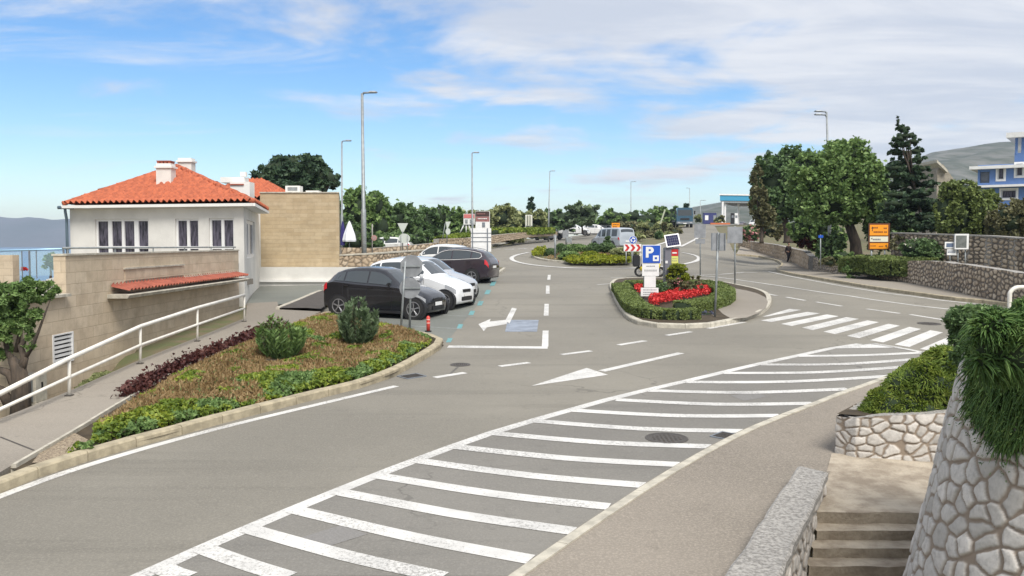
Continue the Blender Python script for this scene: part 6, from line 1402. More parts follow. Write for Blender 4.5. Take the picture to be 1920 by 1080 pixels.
# moped with rider behind the parking sign
def moped():
    b = g(1214, 519); root = empty('moped', b, 'yellow delivery moped with a black top box, half hidden by the parking sign', 'moped'); root.rotation_euler = (0, 0, rad(-6)); s = b.y / FPX; yel = mat('yellow_plastic', (.62, .50, .03), .35, coat=.5)
    x = lambda px: (px - 1214) * s; z = lambda py: (519 - py) * s
    for px in (1199, 1237):
        n = 26; mb = MB(); R_, r_ = .26, .055; mb.loft([[(x(px) + (R_ - r_ + r_ * math.cos(b_)) * math.cos(2 * math.pi * i / n), r_ * math.sin(b_), R_ + (R_ - r_ + r_ * math.cos(b_)) * math.sin(2 * math.pi * i / n)) for i in range(n)] for b_ in [k * math.pi / 4 for k in range(9)]], caps=False); w = mb.build('wheel', M['rubber'], root, True, True)
        mb = MB(); [mb.tube([(x(px), 0, R_), (x(px) + .2 * math.cos(a), 0, R_ + .2 * math.sin(a))], .012, 5) for a in [k * math.pi / 3 for k in range(6)]]; mb.build('rim', M['alloy'], w, False, True)
    mb = MB(); mb.tube([(x(1200), 0, .34), (x(1204), 0, z(503)), (x(1212), 0, z(500)), (x(1218), 0, z(508)), (x(1228), 0, z(510)), (x(1233), 0, z(500)), (x(1236), 0, z(488))], [.08, .14, .15, .10, .09, .12, .08], 10); mb.build('bodywork', yel, root, True, True)
    MB().tube([(x(1202), 0, z(499)), (x(1216), 0, z(499))], [.10, .12], 8).build('saddle', M['black'], root, True, True); MB().tube([(x(1237), 0, .26), (x(1234), 0, z(486))], .03, 6).build('fork', M['alloy'], root, True, True)
    MB().tube([(x(1233), -.3, z(485)), (x(1235), 0, z(487)), (x(1233), .3, z(485))], .018, 6).build('handlebar', M['black'], root, True, True); MB().tube([(x(1239), -.05, z(489)), (x(1241), -.05, z(489))], .08, 10).build('headlight', M['lamp'], root, True, True)
    MB().box((x(1193), 0, z(489)), (.36, .42, .58)).build('top_box', M['black'], root, False, True, bevel=.04)
    pr_ = empty('person', b + Vector((0, 0, .5)), 'moped rider in a yellow vest and red helmet, mostly behind the parking sign', 'person'); V = Vector; o_ = V((0, 0, -.5))
    q = lambda px, py, y=0: V((x(px), y, z(py))) + o_
    pel = q(1211, 498); ch = q(1215, 484); legs = [[(pel, .12), (q(1214, 497, sy * .12), .09), (q(1229, 496, sy * .14), .065), (q(1226, 508, sy * .13), .05), (q(1230, 509.5, sy * .13), .04)] for sy in (-1, 1)]; tor = [(pel, .12), (q(1213, 490), .12), (ch, .14), (q(1216.5, 478), .08), (q(1217, 475), .05), (q(1218, 471), .07)]
    arms = [[(ch, .14), (q(1217, 480, sy * .2), .06), (q(1223, 487, sy * .26), .045), (q(1232, 486, sy * .27), .035)] for sy in (-1, 1)]; pr_.rotation_euler = (0, 0, rad(-6)); figure('body', [tor] + legs + arms, mat('dark_trouser_cloth', (.03, .03, .035), .8), pr_)
    figure('vest', [[(q(1211, 496), .13), (q(1213, 490), .14), (ch, .165), (q(1216.5, 479), .11)]] + [[(ch, .165), (q(1217, 480, sy * .2), .075), (q(1222, 486, sy * .255), .06)] for sy in (-1, 1)], yel, pr_)
    for nm, mm, rr, dx in (('head', M['skin'], .105, .03), ('helmet', mat('red_helmet', (.4, .02, .03), .3), .14, 0)):
        bm = bmesh.new(); bmesh.ops.create_icosphere(bm, subdivisions=3, radius=rr); [setattr(v, 'co', v.co + q(1218, 469) + V((dx, 0, 0))) for v in bm.verts]; me = bpy.data.meshes.new(nm); bm.to_mesh(me); bm.free(); put(nm, me, mm, pr_, True, True)
moped()
# ------------------------------------------------------------------ lamps
def lamp(label, px, pt, pb, d, arm, lean=0, two=False, group='street lamps', r=.075):
    b = at(px + lean, pb, d); t = at(px, pt, d); root = empty('street_lamp', b, label, 'street lamp', group); s = d / FPX
    b2 = b.copy(); b2.z = min(b.z, gz(b.x, b.y)) - .1
    mid = b.lerp(t, .33); MB().tube([b2, mid, mid + Vector((0, 0, .05)), t], [r * 1.25, r * 1.2, r * .9, r * .6], 10).build('pole', M['galv'], root, True)
    for k in range(2 if two else 1):
        z = -k * 6 * s; e = t + Vector((arm * s, -.1, z + .02)); MB().tube([t + Vector((0, 0, z - .1)), t + Vector((arm * s * .2, 0, z + .02)), e], [r * .55, r * .5, r * .45], 8).build('arm', M['galv_dk'], root, True)
        h = MB(); w_ = abs(arm) * s; h.loft([[e + Vector((math.copysign(x, arm), y, zz)) for y, zz in ((-.13 * f, 0), (-.10 * f, .07 * f), (.10 * f, .07 * f), (.13 * f, 0), (.1 * f, -.03 * f), (-.1 * f, -.03 * f))] for x, f in ((-.25, .7), (0, 1), (.30, .9), (.38, .4))]); h.build('lamp_head', M['galv_dk'], root)
    return root
lamp('tallest street lamp standing behind the parked cars', 679, 175, 500, 43, 14, 4, r=.10)
lamp('slim street lamp rising at the right edge of the stone-clad annex', 641, 265, 470, 60, 8)
lamp('street lamp behind the blank white sign board', 885, 287, 472, 66, 4, 1)
lamp('street lamp beside the grey hatchback on the far road', 1031, 321, 436, 108, 4, -3)
lamp('street lamp above the sandy bank, right of centre', 1183, 341, 424, 140, 5)
lamp('most distant street lamp above the blue lorry', 1293, 353, 415, 165, -3)
lamp('double-armed street lamp rising out of the big dark-green tree', 1550, 210, 482, 53.5, -12, 7, True, r=.09)
lamp('short bent lamp left of the filling station canopy', 1313, 376, 412, 155, 6)
# ------------------------------------------------------------------ signs
def pole(root, px, pt, pb, d, r=.03, px2=None, m='galv', nm='pole'):
    b = at(px if px2 is None else px2, pb, d); t = at(px, pt, d); return MB().tube([b, t], r, 8).build(nm, M[m], root, True)
def plate(root, px0, py0, px1, py1, d, m, nm='panel', th=.02, dy=0, yaw=0):
    a, b = at(px0, py0, d + dy), at(px1, py1, d + dy); c = (a + b) / 2; c.y = d + dy; return MB().box(c, (b.x - a.x, th, a.z - b.z), rz=yaw).build(nm, M[m] if isinstance(m, str) else m, root, bevel=.003)
def poly_plate(root, pts, d, m, nm='plate', th=.015, dy=0, ):
    P = [at(x, y, d) for x, y in pts]
    for p in P: p.y = d + dy
    return MB().prism(P, (0, th, 0)).build(nm, M[m] if isinstance(m, str) else m, root)
def ell(cx, cy, rx, ry, n=28, a0=0): return [(cx + rx * math.cos(2 * math.pi * i / n + a0), cy + ry * math.sin(2 * math.pi * i / n + a0)) for i in range(n)]
def base(px, py, off=0): return g(px, py, off)
def text(s, root, px, py, d, hpx, m, nm='lettering', bold=0, wid=None):
    cu = bpy.data.curves.new(nm, 'FONT'); cu.body = s; cu.align_x = 'CENTER'; cu.align_y = 'CENTER'; cu.size = hpx * d / FPX / .72; cu.extrude = .003; cu.offset = bold
    o = bpy.data.objects.new(nm, cu); COL.objects.link(o); bpy.context.view_layer.update(); me = bpy.data.meshes.new_from_object(o.evaluated_get(bpy.context.evaluated_depsgraph_get())); bpy.data.objects.remove(o)
    p = at(px, py, d); p.y = d
    for v in me.vertices: v.co = Vector((v.co.x * (wid or 1), 0, v.co.y)) + p - Vector((0, v.co.z, 0))
    me.materials.clear(); return put(nm, me, m, root)
blue = mat('sign_blue', (.004, .075, .45), .35, coat=.3); org = mat('sign_orange', (.82, .30, .01), .45); redm = mat('sign_red', (.50, .02, .02), .4); yg = mat('sticker_yellow', (.62, .62, .16), .5); txt = mat('sign_text_grey', (.22, .22, .23), .6); blk = mat('sign_black', (.03, .02, .02), .6)
# back of stop sign + round sign in the planting bed
d = g(768, 620).y; s = empty('road_sign', g(768, 620), 'grey backs of an octagonal and a round sign on twin poles in the planting bed', 'road sign')
pole(s, 771, 478, 622, d, .032, 768); pole(s, 760, 490, 628, d - .1, .03, 751); poly_plate(s, [(x, y) for x, y in ell(772, 499, 22, 22, 8, math.pi / 8)], d, 'sign_back', 'octagon_plate', dy=-.06); poly_plate(s, ell(769, 540, 19.5, 19.5), d, 'sign_back', 'round_plate', dy=-.06)
for y in (499, 540): plate(s, 754, y - 1.5, 788, y + 1.5, d, 'galv', 'bracket', .02, -.09)
# red flexible bollard
p = g(803, 622); s = empty('bollard', p, 'red flexible bollard at the corner of the planting bed', 'bollard'); H_ = 30 * p.y / FPX
MB().tube([p, p + Vector((0, 0, H_ * .92)), p + Vector((0, 0, H_))], [.05, .05, .02], 12).build('post', M['red'], s, True)
for f in (.5, .72): MB().tube([p + Vector((0, 0, H_ * f)), p + Vector((0, 0, H_ * (f + .08)))], .052, 12).build('reflective_band', mat('salmon_band', (.75, .35, .3), .4), s, True)
MB().tube([p, p + Vector((0, 0, .03))], .09, 12).build('base', M['black'], s)
# parking sign
d = 31.6; s = empty('parking_sign', at(1212, 577, d), 'blue parking sign above three white information plates on the traffic island', 'parking sign')
for px in (1208, 1217): pole(s, px, 470, 579, d + .06, .03)
plate(s, 1204, 459, 1239, 494.5, d, 'white', 'sign_edge'); pn = plate(s, 1205.4, 460.4, 1237.6, 493, d, blue, 'blue_panel', dy=-.016)
text('P', s, 1217.5, 474, d - .03, 19, M['white'], 'letter', .02, 1.1); o = MB(); a, b = at(1224, 479, d), at(1235, 489.5, d); c = (a + b) / 2; w_, h_ = b.x - a.x, a.z - b.z; y = d - .032
for x0, x1, z0, z1 in ((-.5, -.2, -.5, .5), (.2, .5, -.5, .5), (-.2, .2, .2, .5), (-.2, .2, -.5, -.2)): o.box((c.x + (x0 + x1) / 2 * w_, y, c.z + (z0 + z1) / 2 * h_), ((x1 - x0) * w_, .006, (z1 - z0) * h_))
o.build('small_square_symbol', M['white'], s)
def textrows(root, rows, d, m=txt):
    for (x0, x1, y, h) in rows:
        mb = MB(); x = x0
        while x < x1 - .5:
            w_ = RN.uniform(1.2, 3.6); e = min(x + w_, x1); a, b = at(x, y - h / 2, d), at(e, y + h / 2, d); mb.box(((a.x + b.x) / 2, d, (a.z + b.z) / 2), (b.x - a.x, .003, a.z - b.z)); x = e + .7
        mb.build('text_line', m, root)
pl_ = plate(s, 1204, 494.8, 1235.5, 517.5, d, 'white', 'white_plate', dy=-.005); textrows(pl_, [(1212, 1228, 499, 1.4)], d - .02); textrows(pl_, [(1208, 1232, 507, 3.4)], d - .02, mat('pale_text', (.42, .42, .42), .6))
plate(s, 1208, 518, 1229.5, 539, d, 'white', 'blank_plate', dy=-.005); pl_ = plate(s, 1201.5, 539.5, 1234.5, 555.5, d, 'white', 'white_plate', dy=-.008); textrows(pl_, [(1206, 1231, 543.5, 1.3), (1206, 1231, 548, 1.3), (1206, 1231, 552, 1.3)], d - .022)
# ticket machine
d = 33.6; s = empty('ticket_machine', at(1258, 572, d), 'grey parking ticket machine with a tilted solar panel on top', 'ticket machine')
a, b = at(1246, 464, d), at(1273, 574, d); cx = (a.x + b.x) / 2; MB().box((cx, d + .15, (a.z + b.z) / 2), (b.x - a.x, .34, a.z - b.z)).build('cabinet', M['galv_dk'], s, bevel=.02)
plate(s, 1247, 466, 1258, 574, d, mat('mid_grey', (.16, .16, .19), .5), 'left_column', dy=-.035, th=.03); plate(s, 1259, 467, 1271.5, 480, d, redm, 'red_panel', dy=-.03); plate(s, 1259, 480.3, 1271.5, 494, d, yg, 'yellow_panel', dy=-.03); plate(s, 1260.5, 473, 1269, 475.5, d, 'white', 'white_strip', dy=-.045, th=.01); plate(s, 1247.5, 489, 1252, 494, d, 'white', 'receipt_slot', dy=-.06)
textrows(s, [(1260, 1270, 485, 1.1), (1260, 1270, 489, 1.1)], d - .043)
c = at(1261, 451, d); t_ = Matrix.Rotation(rad(62), 3, 'X') @ Matrix.Rotation(rad(0), 3, 'Z'); pw_, ph_ = 27 * d / FPX, .52
sp_ = MB().box(c, (pw_, ph_, .03), M=Matrix.Rotation(rad(-8), 3, 'Y') @ t_).build('solar_panel', M['white'], s); nrm_ = (Matrix.Rotation(rad(-8), 3, 'Y') @ t_) @ Vector((0, 0, 1)); MB().box(c + nrm_ * .018, (pw_ * .84, ph_ * .82, .008), M=Matrix.Rotation(rad(-8), 3, 'Y') @ t_).build('solar_cells', mat('solar_cells', (.02, .02, .06), .7, spec=.1), sp_); mb = MB()
Rm = Matrix.Rotation(rad(-8), 3, 'Y') @ t_
for k in range(1, 6): mb.box(c + nrm_ * .023 + Rm @ Vector(((k / 6 - .5) * pw_ * .84, 0, 0)), (.004, ph_ * .82, .002), M=Rm)
for k in range(1, 4): mb.box(c + nrm_ * .023 + Rm @ Vector((0, (k / 4 - .5) * ph_ * .82, 0)), (pw_ * .84, .004, .002), M=Rm)
mb.build('cell_grid', M['galv_dk'], sp_); MB().tube([at(1261, 466, d + .15), at(1261, 454, d + .05)], .03, 8).build('panel_bracket', M['galv'], s)
# chevron board and roundabout sign
d = 55.5; s = empty('chevron_sign', at(1185, 494, d), 'red and white chevron board on the roundabout', 'road sign')
plate(s, 1169.5, 457.5, 1202.5, 471.5, d, 'white', 'board')
for k in range(3): x = 1171 + k * 10.6; poly_plate(s, [(x, 458.3), (x + 5, 458.3), (x + 9.6, 464.5), (x + 5, 470.7), (x, 470.7), (x + 4.6, 464.5)], d, redm, 'chevron', .006, -.02)
for x in (1174, 1185): pole(s, x, 470, 495, d, .03)
s = empty('roundabout_sign', at(1187, 494, d + .6), 'round blue sign with three white arrows above the chevron board', 'road sign'); poly_plate(s, ell(1187, 450, 7.6, 7.6), d + .6, 'white', 'rim'); poly_plate(s, ell(1187, 450, 6.9, 6.9), d + .6, blue, 'disc', dy=-.01); pole(s, 1187, 452, 494, d + .68, .03)
for k in range(3):
    a = k * 2 * math.pi / 3 + .5; pts = []
    for i in range(6): q = a + i * .22; pts.append((1187 + 4.9 * math.cos(q), 450 + 4.9 * math.sin(q)))
    for i in range(5, -1, -1): q = a + i * .22; pts.append((1187 + 2.6 * math.cos(q), 450 + 2.6 * math.sin(q)))
    poly_plate(s, pts, d + .6, 'white', 'arrow', .005, -.018); q = a - .05; poly_plate(s, [(1187 + 6 * math.cos(q), 450 + 6 * math.sin(q)), (1187 + 1.5 * math.cos(q), 450 + 1.5 * math.sin(q)), (1187 + 3.8 * math.cos(q - .6), 450 + 3.8 * math.sin(q - .6))], d + .6, 'white', 'arrow_head', .005, -.022)
# sign backs around the island
def backsign(label, panels, poles, d, cat='road sign', m='sign_back', nm='road_sign', rim=None):
    px, pb = poles[0][0], poles[0][2]; s = empty(nm, at(px, pb, d), label, cat)
    for q in poles: pole(s, q[0], q[1], q[2], d + .04 if len(q) < 5 else d + .04, q[3] if len(q) > 3 else .03, q[4] if len(q) > 4 else None)
    for x0, y0, x1, y1 in panels:
        plate(s, x0, y0, x1, y1, d, m, 'sign_plate', dy=0)
        if rim: plate(s, x0, y0, x0 + 1.2, y1, d, rim, 'edge_profile', th=.05, dy=-.02); plate(s, x1 - 1.2, y0, x1, y1, d, rim, 'edge_profile', th=.05, dy=-.02)
    return s
s = backsign('back of a grey square sign on the pale pole nearest the zebra crossing', [(1334, 437, 1345.5, 470), (1348.5, 437, 1360, 470)], [(1347, 436, 601, .033, 1340)], g(1340, 602).y, rim='galv_dk')
d = g(1378, 538).y; s = backsign('tall grey sign back at the rear edge of the island paving', [(1364, 425, 1392, 456)], [(1378, 424, 538, .035)], d)
d = g(1313, 516).y; s = backsign('grey sign back with a smaller plate below, behind the traffic island', [(1302, 420, 1323, 446), (1304, 448, 1322, 457)], [(1313, 419, 516, .035)], d)
s = backsign('blank white ribbed sign board left of centre, seen from behind', [(883, 428, 921, 472)], [(887, 427, 482, .05), (914, 429, 484, .05)], 49, m='white', nm='sign_board')
for y in (437, 445, 453): plate(s, 883, y - .6, 921, y + .6, 49, 'galv_dk', 'rib', .02, -.02)
for x in (886, 914): plate(s, x - 1, 428, x + 1, 476, 49, 'galv_dk', 'upright', .03, -.03)
# give-way sign with round sign below, seen from behind
d = 46; s = empty('road_sign', at(755, 470, d), 'pale triangular sign above a round one beside the low rubble wall', 'road sign'); pg = mat('pale_sign_back', (.50, .54, .50), .5)
poly_plate(s, [(745, 418.5), (765, 418.5), (757, 434.5), (753, 434.5)], d, pg, 'triangle_plate'); poly_plate(s, ell(758, 447, 11, 9), d, pg, 'round_plate', dy=-.01); pole(s, 755, 419, 470, d + .04, .03)
for x in (752, 764): pole(s, x, 441, 474, d - .05, .022)
s = empty('road_sign', at(700, 474, 50), 'small pinkish round sign on a brown post left of the give-way sign', 'road sign'); poly_plate(s, ell(701.5, 446, 5.2, 5.2), 50, mat('faded_red', (.42, .22, .20), .6), 'rim'); poly_plate(s, ell(701.5, 446, 3.4, 3.4), 50, mat('faded_pink', (.34, .24, .23), .6), 'disc', dy=-.01); pole(s, 698, 420, 476, 50.04, .035, None, 'cement')
s = empty('road_sign', at(839, 454, 60), 'twisted triangular and round sign pair seen edge-on beside the roadside wall', 'road sign'); poly_plate(s, [(835, 415.5), (845, 415.5), (839, 430)], 60, pg, 'triangle_plate'); poly_plate(s, ell(840, 434, 4.6, 6), 60, pg, 'round_plate', dy=-.01); pole(s, 838, 416, 456, 60.04, .035); pole(s, 835, 418, 450, 60.1, .025, 829)
# billboards
def billboard(label, x0, y0, x1, y1, pb, d, draw, legs, nm='billboard'):
    s = empty(nm, at((x0 + x1) / 2, pb, d), label, 'billboard'); plate(s, x0, y0, x1, y1, d, 'white', 'board', .06)
    for x, x2 in legs: pole(s, x, y1 - 2, pb, d + .1, .05, x2, 'white', 'leg')
    for q in draw: plate(s, q[0], q[1], q[2], q[3], d, q[4], q[5], .02, -.05)
    return s
pk = mat('billboard_pink', (.55, .16, .15), .6); br_ = mat('billboard_brown', (.05, .025, .02), .6); mv = mat('billboard_mauve', (.28, .13, .12), .6)
billboard('small billboard with a red top half on slanting white legs', 869, 401, 890, 421, 438, 72, [(869.6, 401.6, 889.4, 409, pk, 'red_field'), (872, 411.5, 877, 418.5, 'galv', 'picture'), (881, 411.5, 885.5, 418.5, 'galv', 'picture')], [(871, 862), (874, 874), (878, 884)])
s = billboard('dark brown billboard above a white lower panel', 891.5, 396, 918.5, 430, 446, 71, [(892, 396.5, 917.5, 405.5, br_, 'dark_field'), (892, 406, 917.5, 413.5, mv, 'mauve_field'), (892, 414, 917.5, 415, pk, 'stripe'), (904, 417, 909.5, 426, 'galv_dk', 'picture')], [(896, 896), (915, 915)]); 
for x0, x1, y in ((894, 910, 401), (896, 913, 410)): textrows(s, [(x0, x1, y, 1.8)], 70.9, mv if y < 405 else M['white'])
billboard('blank framed billboard on slanting legs in front of the olive trees', 985, 403, 998, 424, 436, 100, [(986, 404, 997, 423, mat('ivory_panel', (.62, .62, .52), .6), 'panel'), (988.5, 404, 990, 423, 'galv', 'strip'), (993, 404, 994.5, 423, 'galv', 'strip')], [(988, 978), (994, 994)])
s = backsign('small orange direction sign in front of the scrubby bank', [(1147, 418, 1162, 428.5)], [(1158, 420, 442, .04)], 97, m=org); textrows(s, [(1149, 1160, 421, 1.2), (1149, 1157, 425, 1.2)], 96.97, blk)
s = backsign('pale post with small sign back on the left of the roundabout', [(1038, 440, 1044, 446)], [(1041, 440, 484, .06)], 60.5)
s = backsign('twin-pole sign back behind the roundabout, left pole', [(1055, 432, 1066, 446)], [(1061, 430, 460, .045)], 74)
s = backsign('sign back on two dark poles behind the roundabout hedge', [(1063, 446, 1072, 455)], [(1063, 444, 462, .04), (1071, 444, 462, .04)], 72, m='galv')
# sandy bank: leaning white pole
s = MB().tube([at(1238, 420, 104), at(1247, 393, 104)], .09, 7).build('leaning_pole', mat('pale_green_post', (.42, .45, .33), .7)); tag(s, 'pale pole leaning right on the scrubby bank', 'pole')
# orange direction sign on the right
d = 43.2; s = empty('direction_sign', at(1648, 488, d), 'tall orange direction sign with a white middle panel on two posts', 'direction sign'); plate(s, 1628.8, 418.5, 1667.5, 468.5, d, mat('sign_frame_brown', (.10, .03, .01), .6), 'frame', .05)
plate(s, 1631, 421.5, 1665, 441.5, d, org, 'orange_panel', dy=-.03); wp = plate(s, 1631, 443.5, 1665, 453.5, d, mat('cream_sign', (.70, .68, .55), .5), 'white_panel', dy=-.03); plate(s, 1631, 455.8, 1665, 466.5, d, org, 'orange_panel', dy=-.03)
textrows(s, [(1637, 1646, 427, 2.6), (1657, 1663, 428, 2.6), (1638, 1656, 435, 2.6), (1658, 1663, 435, 2.6)], d - .045, mat('brown_text', (.22, .06, .01), .6)); textrows(s, [(1637, 1651, 449, 2.8)], d - .045, txt); textrows(s, [(1632, 1643, 461, 2), (1648, 1656, 462, 2)], d - .045, mat('brown_text2', (.35, .10, .01), .6))
poly_plate(s, [(1633, 428.5), (1635, 424.5), (1637, 428.5), (1635.6, 428.5), (1635.6, 433.5), (1634.4, 433.5), (1634.4, 428.5)], d, blk, 'arrow', .004, -.045); poly_plate(s, [(1632.5, 447.5), (1635, 445.5), (1635, 449.5)], d, blk, 'arrow', .004, -.045); poly_plate(s, [(1658.5, 461), (1662, 458.5), (1662, 463.5)], d, blk, 'arrow', .004, -.045)
for x in (1634, 1659): pole(s, x, 466, 492, d + .05, .04)
s = empty('street_sign', at(1538, 500, 45.5), 'small blue street sign on a thin post left of the lamp post', 'street sign'); plate(s, 1534.5, 441, 1543.5, 446, 45.5, blue, 'plate'); pole(s, 1538.5, 440, 502, 45.54, .028)
d = 37.6; s = empty('display_case', at(1803, 505, d), 'white-framed glass display case in front of the upper rubble wall', 'display case')
plate(s, 1790, 438.5, 1815, 467.5, d, 'white', 'frame', .10); plate(s, 1792.8, 441.5, 1812.2, 464.5, d, mat('dull_glass', (.16, .17, .16), .15, col2=(.09, .10, .09), scale=6), 'glass', .01, -.055); pole(s, 1796, 466, 500, d + .1, .03); pole(s, 1810, 466, 506, d + .1, .03)
s = empty('notice_board', at(1780, 505, d + .1), 'pair of white notice boards with blue printing left of the display case', 'notice board'); plate(s, 1771.5, 453.5, 1789.5, 466, d + .1, 'white', 'board'); plate(s, 1774.5, 456, 1787.5, 463.5, d + .1, mat('faded_blue', (.10, .14, .22), .6), 'blue_print', .006, -.015); plate(s, 1775.5, 467.5, 1793, 478.5, d + .1, 'white', 'board'); textrows(s, [(1777, 1791, 470.5, 1.2), (1777, 1791, 473, 1.4)], d + .085, mat('faded_blue2', (.10, .14, .22), .6)); pole(s, 1781, 460, 505, d + .15, .03)
# closed parasols behind the annex corner
for px, mm, lb in ((655, mat('white_canvas', (.74, .76, .80), .8), 'white parasol canvas between the annex and the tall lamp'), (642.5, mat('navy_canvas', (.03, .025, .14), .8), 'folded navy blue parasol at the corner of the annex')):
    d = 55; b = at(px, 468, d); s = empty('parasol', b, lb, 'parasol'); MB().tube([b, at(px, 414, d)], .03, 8).build('pole', M['galv'], s)
    n = 16; mb = MB(); rg = []
    for py, r in ((414, .02), (422, .12), (440, .30), (450, .36), (453, .34)) if 'navy' not in lb else ((414, .02), (425, .09), (445, .14), (460, .12)):
        c = at(px, py, d); rg.append([(c.x + r * (1 + .18 * (i % 2)) * math.cos(2 * math.pi * i / n), c.y + r * (1 + .18 * (i % 2)) * math.sin(2 * math.pi * i / n), c.z) for i in range(n)])
    mb.loft(rg); mb.build('canopy', mm, s)
# blue house top right
bh_ = empty('house', at(1880, 430, 62), 'blue house with white window surrounds high on the right', 'house'); bw = mat('blue_render', (.12, .22, .47), .8, var=.05); sv_ = mat('grey_stone_render', (.25, .25, .25), .9, var=.3, scale=6)
A = at(1832, 378, 66); B = at(1990, 360, 63); fb = Facade((A.x, A.y), (B.x, B.y)); fb.n = Vector((fb.t.y, -fb.t.x)); 
def zf(px, py): return fb.z(px, py)
zA = [zf(1832, 318), zf(1832, 353), zf(1832, 395)]
mb = MB(); fb.wall(mb, zf(1880, 410), zA[0], [(fb.u(1834), fb.u(1852), zf(1843, 343), zf(1843, 322)), (fb.u(1867.5), fb.u(1879), zf(1873, 336.5), zf(1873, 314.5)), (fb.u(1901.5), fb.u(1914), zf(1908, 330), zf(1908, 307)), (fb.u(1875), fb.u(1903), zf(1890, 372), zf(1890, 356)), (fb.u(1938), fb.u(1950), zf(1942, 330), zf(1942, 305))], .3); mb.face([fb.P(0, zf(1880, 410)), fb.P(0, zA[0]), fb.P(0, zA[0], -7), fb.P(0, zf(1880, 410), -7)]); mb.build('wall', bw, bh_, fix=False)
for (u0, u1, z0, z1) in ((fb.u(1867.5), fb.u(1879), zf(1873, 336.5), zf(1873, 314.5)), (fb.u(1901.5), fb.u(1914), zf(1908, 330), zf(1908, 307)), (fb.u(1875), fb.u(1903), zf(1890, 372), zf(1890, 356))):
    w_ = fb.window(bh_, (u0, u1, z0, z1), {'mull': []}, M['white'], M['glass'], .06, depth=.14); mb = MB()
    for a, b, c, e in ((u0 - .13, u0, z0 - .13, z1 + .13), (u1, u1 + .13, z0 - .13, z1 + .13), (u0, u1, z1, z1 + .13), (u0, u1, z0 - .13, z0)): fb.bx(mb, a, b, c, e, .0, .04)
    mb.build('surround', M['white'], w_)
mb = MB(); fb.bx(mb, fb.u(1834), fb.u(1852), zf(1843, 343), zf(1843, 322), -.34, -.32); mb.build('loggia_back', M['galv_dk'], bh_)
mb = MB(); fb.bx(mb, -.5, fb.L, zA[0], zA[0] + .22, -8, .5); mb.build('roof_edge', M['white'], bh_); mb = MB(); fb.bx(mb, -.2, fb.L, zf(1845, 352), zf(1845, 352) + .16, 0, .5); mb.build('balcony_ledge', M['white'], bh_)
u0 = fb.u(1897); mb = MB(); z2 = zA[0] + .22; z3 = zf(1900, 258); fb.bx(mb, u0, fb.L, z2, z2 + (z3 - z2) * .45, -6, -.25); fb.bx(mb, fb.u(1909), fb.L, z2 + (z3 - z2) * .45, z3, -6, -.25); mb.build('upper_storey', bw, bh_)
mb = MB(); fb.bx(mb, u0 - .5, fb.L, z3, z3 + .35, -7, .3); mb.build('roof', M['white'], bh_); MB().tube([fb.P(u0 + .1, z2 + (z3 - z2) * .4, -.3), fb.P(u0 + .1, z3, -.3)], .1, 6).build('column', bw, bh_)
ch_ = empty('house', at(1775, 350, 85), 'cream gabled house glimpsed between the conifer and the blue house', 'house'); a, b = at(1757, 340, 85), at(1792, 345, 85); zz_ = at(1770, 325, 85).z
mb = MB(); mb.loft([[(a.x, y, a.z - 6), (b.x, y, a.z - 6), (b.x, y, b.z + .2), (a.x + (b.x - a.x) * .3, y, at(1760, 308, 85).z), (a.x, y, at(1757, 318, 85).z)] for y in (85, 93)]); mb.build('wall', mat('cream_render', (.28, .25, .20), .9, var=.2), ch_)
mb = MB(); t0, t1 = at(1756, 305, 84.6), at(1776, 324, 84.6); mb.loft([[Vector((p.x, y, p.z + z)) for p, z in ((t0, 0), (t1, 0), (t1, .25), (t0, .25))] for y in (84.5, 93.5)]); mb.build('roof', M['kerb2'], ch_)
# small house plot items seen past the balustrade
s = at(103, 527, 34); s = MB().box(s + Vector((0, .3, 0)), (.75, .3, .32), rz=.1, ry=-.25).build('folded_awning', M['white']); tag(s, 'white folded awning lying behind the left terrace edge', 'awning')
tree('small cypress seen through the glass balustrade above the sea', [(95, 492, 14, 14), (93, 480, 8, 8)], 60, (95, 520), 500, .16, M['lf_dark'], r=.08)
s = at(45, 503, 60); bush('red flowering shrub seen through the balustrade', [(45, 503, 8, 4)], 60, 160, .12, M['lf_red'])
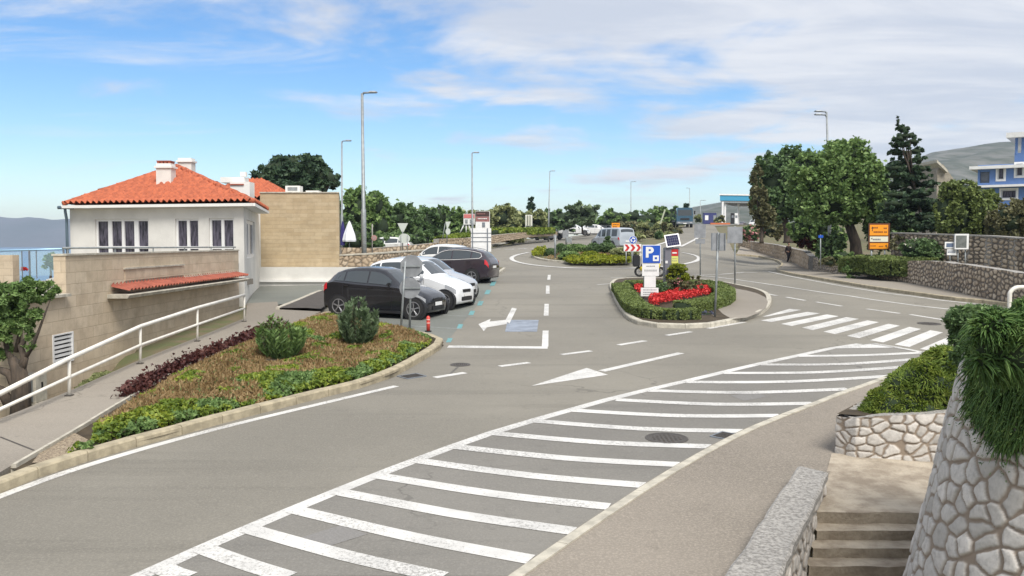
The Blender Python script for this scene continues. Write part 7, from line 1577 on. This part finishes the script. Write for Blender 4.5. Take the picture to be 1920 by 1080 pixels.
# ------------------------------------------------------------------ hills and haze
def hill(name, xs, ridge, y0, y1, zbase, m, ny=40, back=.35, rough=6):
    """land rising from depth y0 to a ridge at depth y1; ridge z given at xs"""
    X = np.linspace(xs[0], xs[-1], 160); R_ = np.interp(X, xs, ridge); T = np.linspace(0, 1 + back, ny); V = []
    for t in T:
        y = y0 + (y1 - y0) * t; q = min(t, 1); f = q ** 1.15 if t <= 1 else 1 - (t - 1) / back * .8
        sx = X * y / y1
        nz = (fbm(X / 60, np.full(X.shape, y / 60), 3) - .47) * rough * (q * (1.3 - q)) * 4
        V.append(np.stack([sx, np.full(X.shape, y), zbase + (R_ - zbase) * f + nz], 1))
    V = np.concatenate(V); nx = 160; i, j = np.meshgrid(np.arange(ny - 1), np.arange(nx - 1), indexing='ij'); k = (i * nx + j).ravel()
    o = put(name, npmesh(name, V, np.stack([k, k + 1, k + nx + 1, k + nx], 1), 4), m, None, True); o['kind'] = 'structure'; return o
zr = lambda py, d: 3.5 + (455 - py) / FPX * d
xr = lambda px, d: (px - 960) / FPX * d
hm_ = mat('karst_hillside', (.15, .15, .135), .95, col2=(.045, .06, .04), scale=.06, bump=0, detail=15.0, stretch=(1, .35, 1))
D0 = 900
hill('hillside', [xr(p, D0) for p in (1240, 1300, 1350, 1420, 1500, 1600, 1700, 1745, 1800, 1850, 1900, 1980, 2300)], [zr(p, D0) for p in (415, 392, 380, 366, 345, 325, 302, 288, 281, 272, 266, 258, 250)], 330, D0, 10, hm_, rough=9)
mm_ = mat('far_mountain', (.09, .09, .09), .95, col2=(.05, .06, .05), scale=.003, detail=10.0)
hill('mountain', [xr(p, 3500) for p in (-700, -400, -200, 0, 30, 60, 100, 140, 300, 450, 600, 800)], [zr(p, 3500) for p in (400, 396, 404, 406, 409, 407, 411, 409, 414, 425, 440, 452)], 3000, 3500, -14, mm_, rough=10)
hz_ = MB().box((0, 1960, 45), (9000, 4480, 160)).build('haze', None); hz_['kind'] = 'stuff'
hv = bpy.data.materials.new('haze_air'); hv.use_nodes = True; t = hv.node_tree; t.nodes.remove(t.nodes['Principled BSDF']); pv = nd(t, 'ShaderNodeVolumePrincipled'); pv.inputs['Color'].default_value = (.62, .76, 1.0, 1); pv.inputs['Density'].default_value = .00018
t.links.new(pv.outputs[0], t.nodes['Material Output'].inputs['Volume']); hz_.data.materials.append(hv); hz_.display_type = 'WIRE'
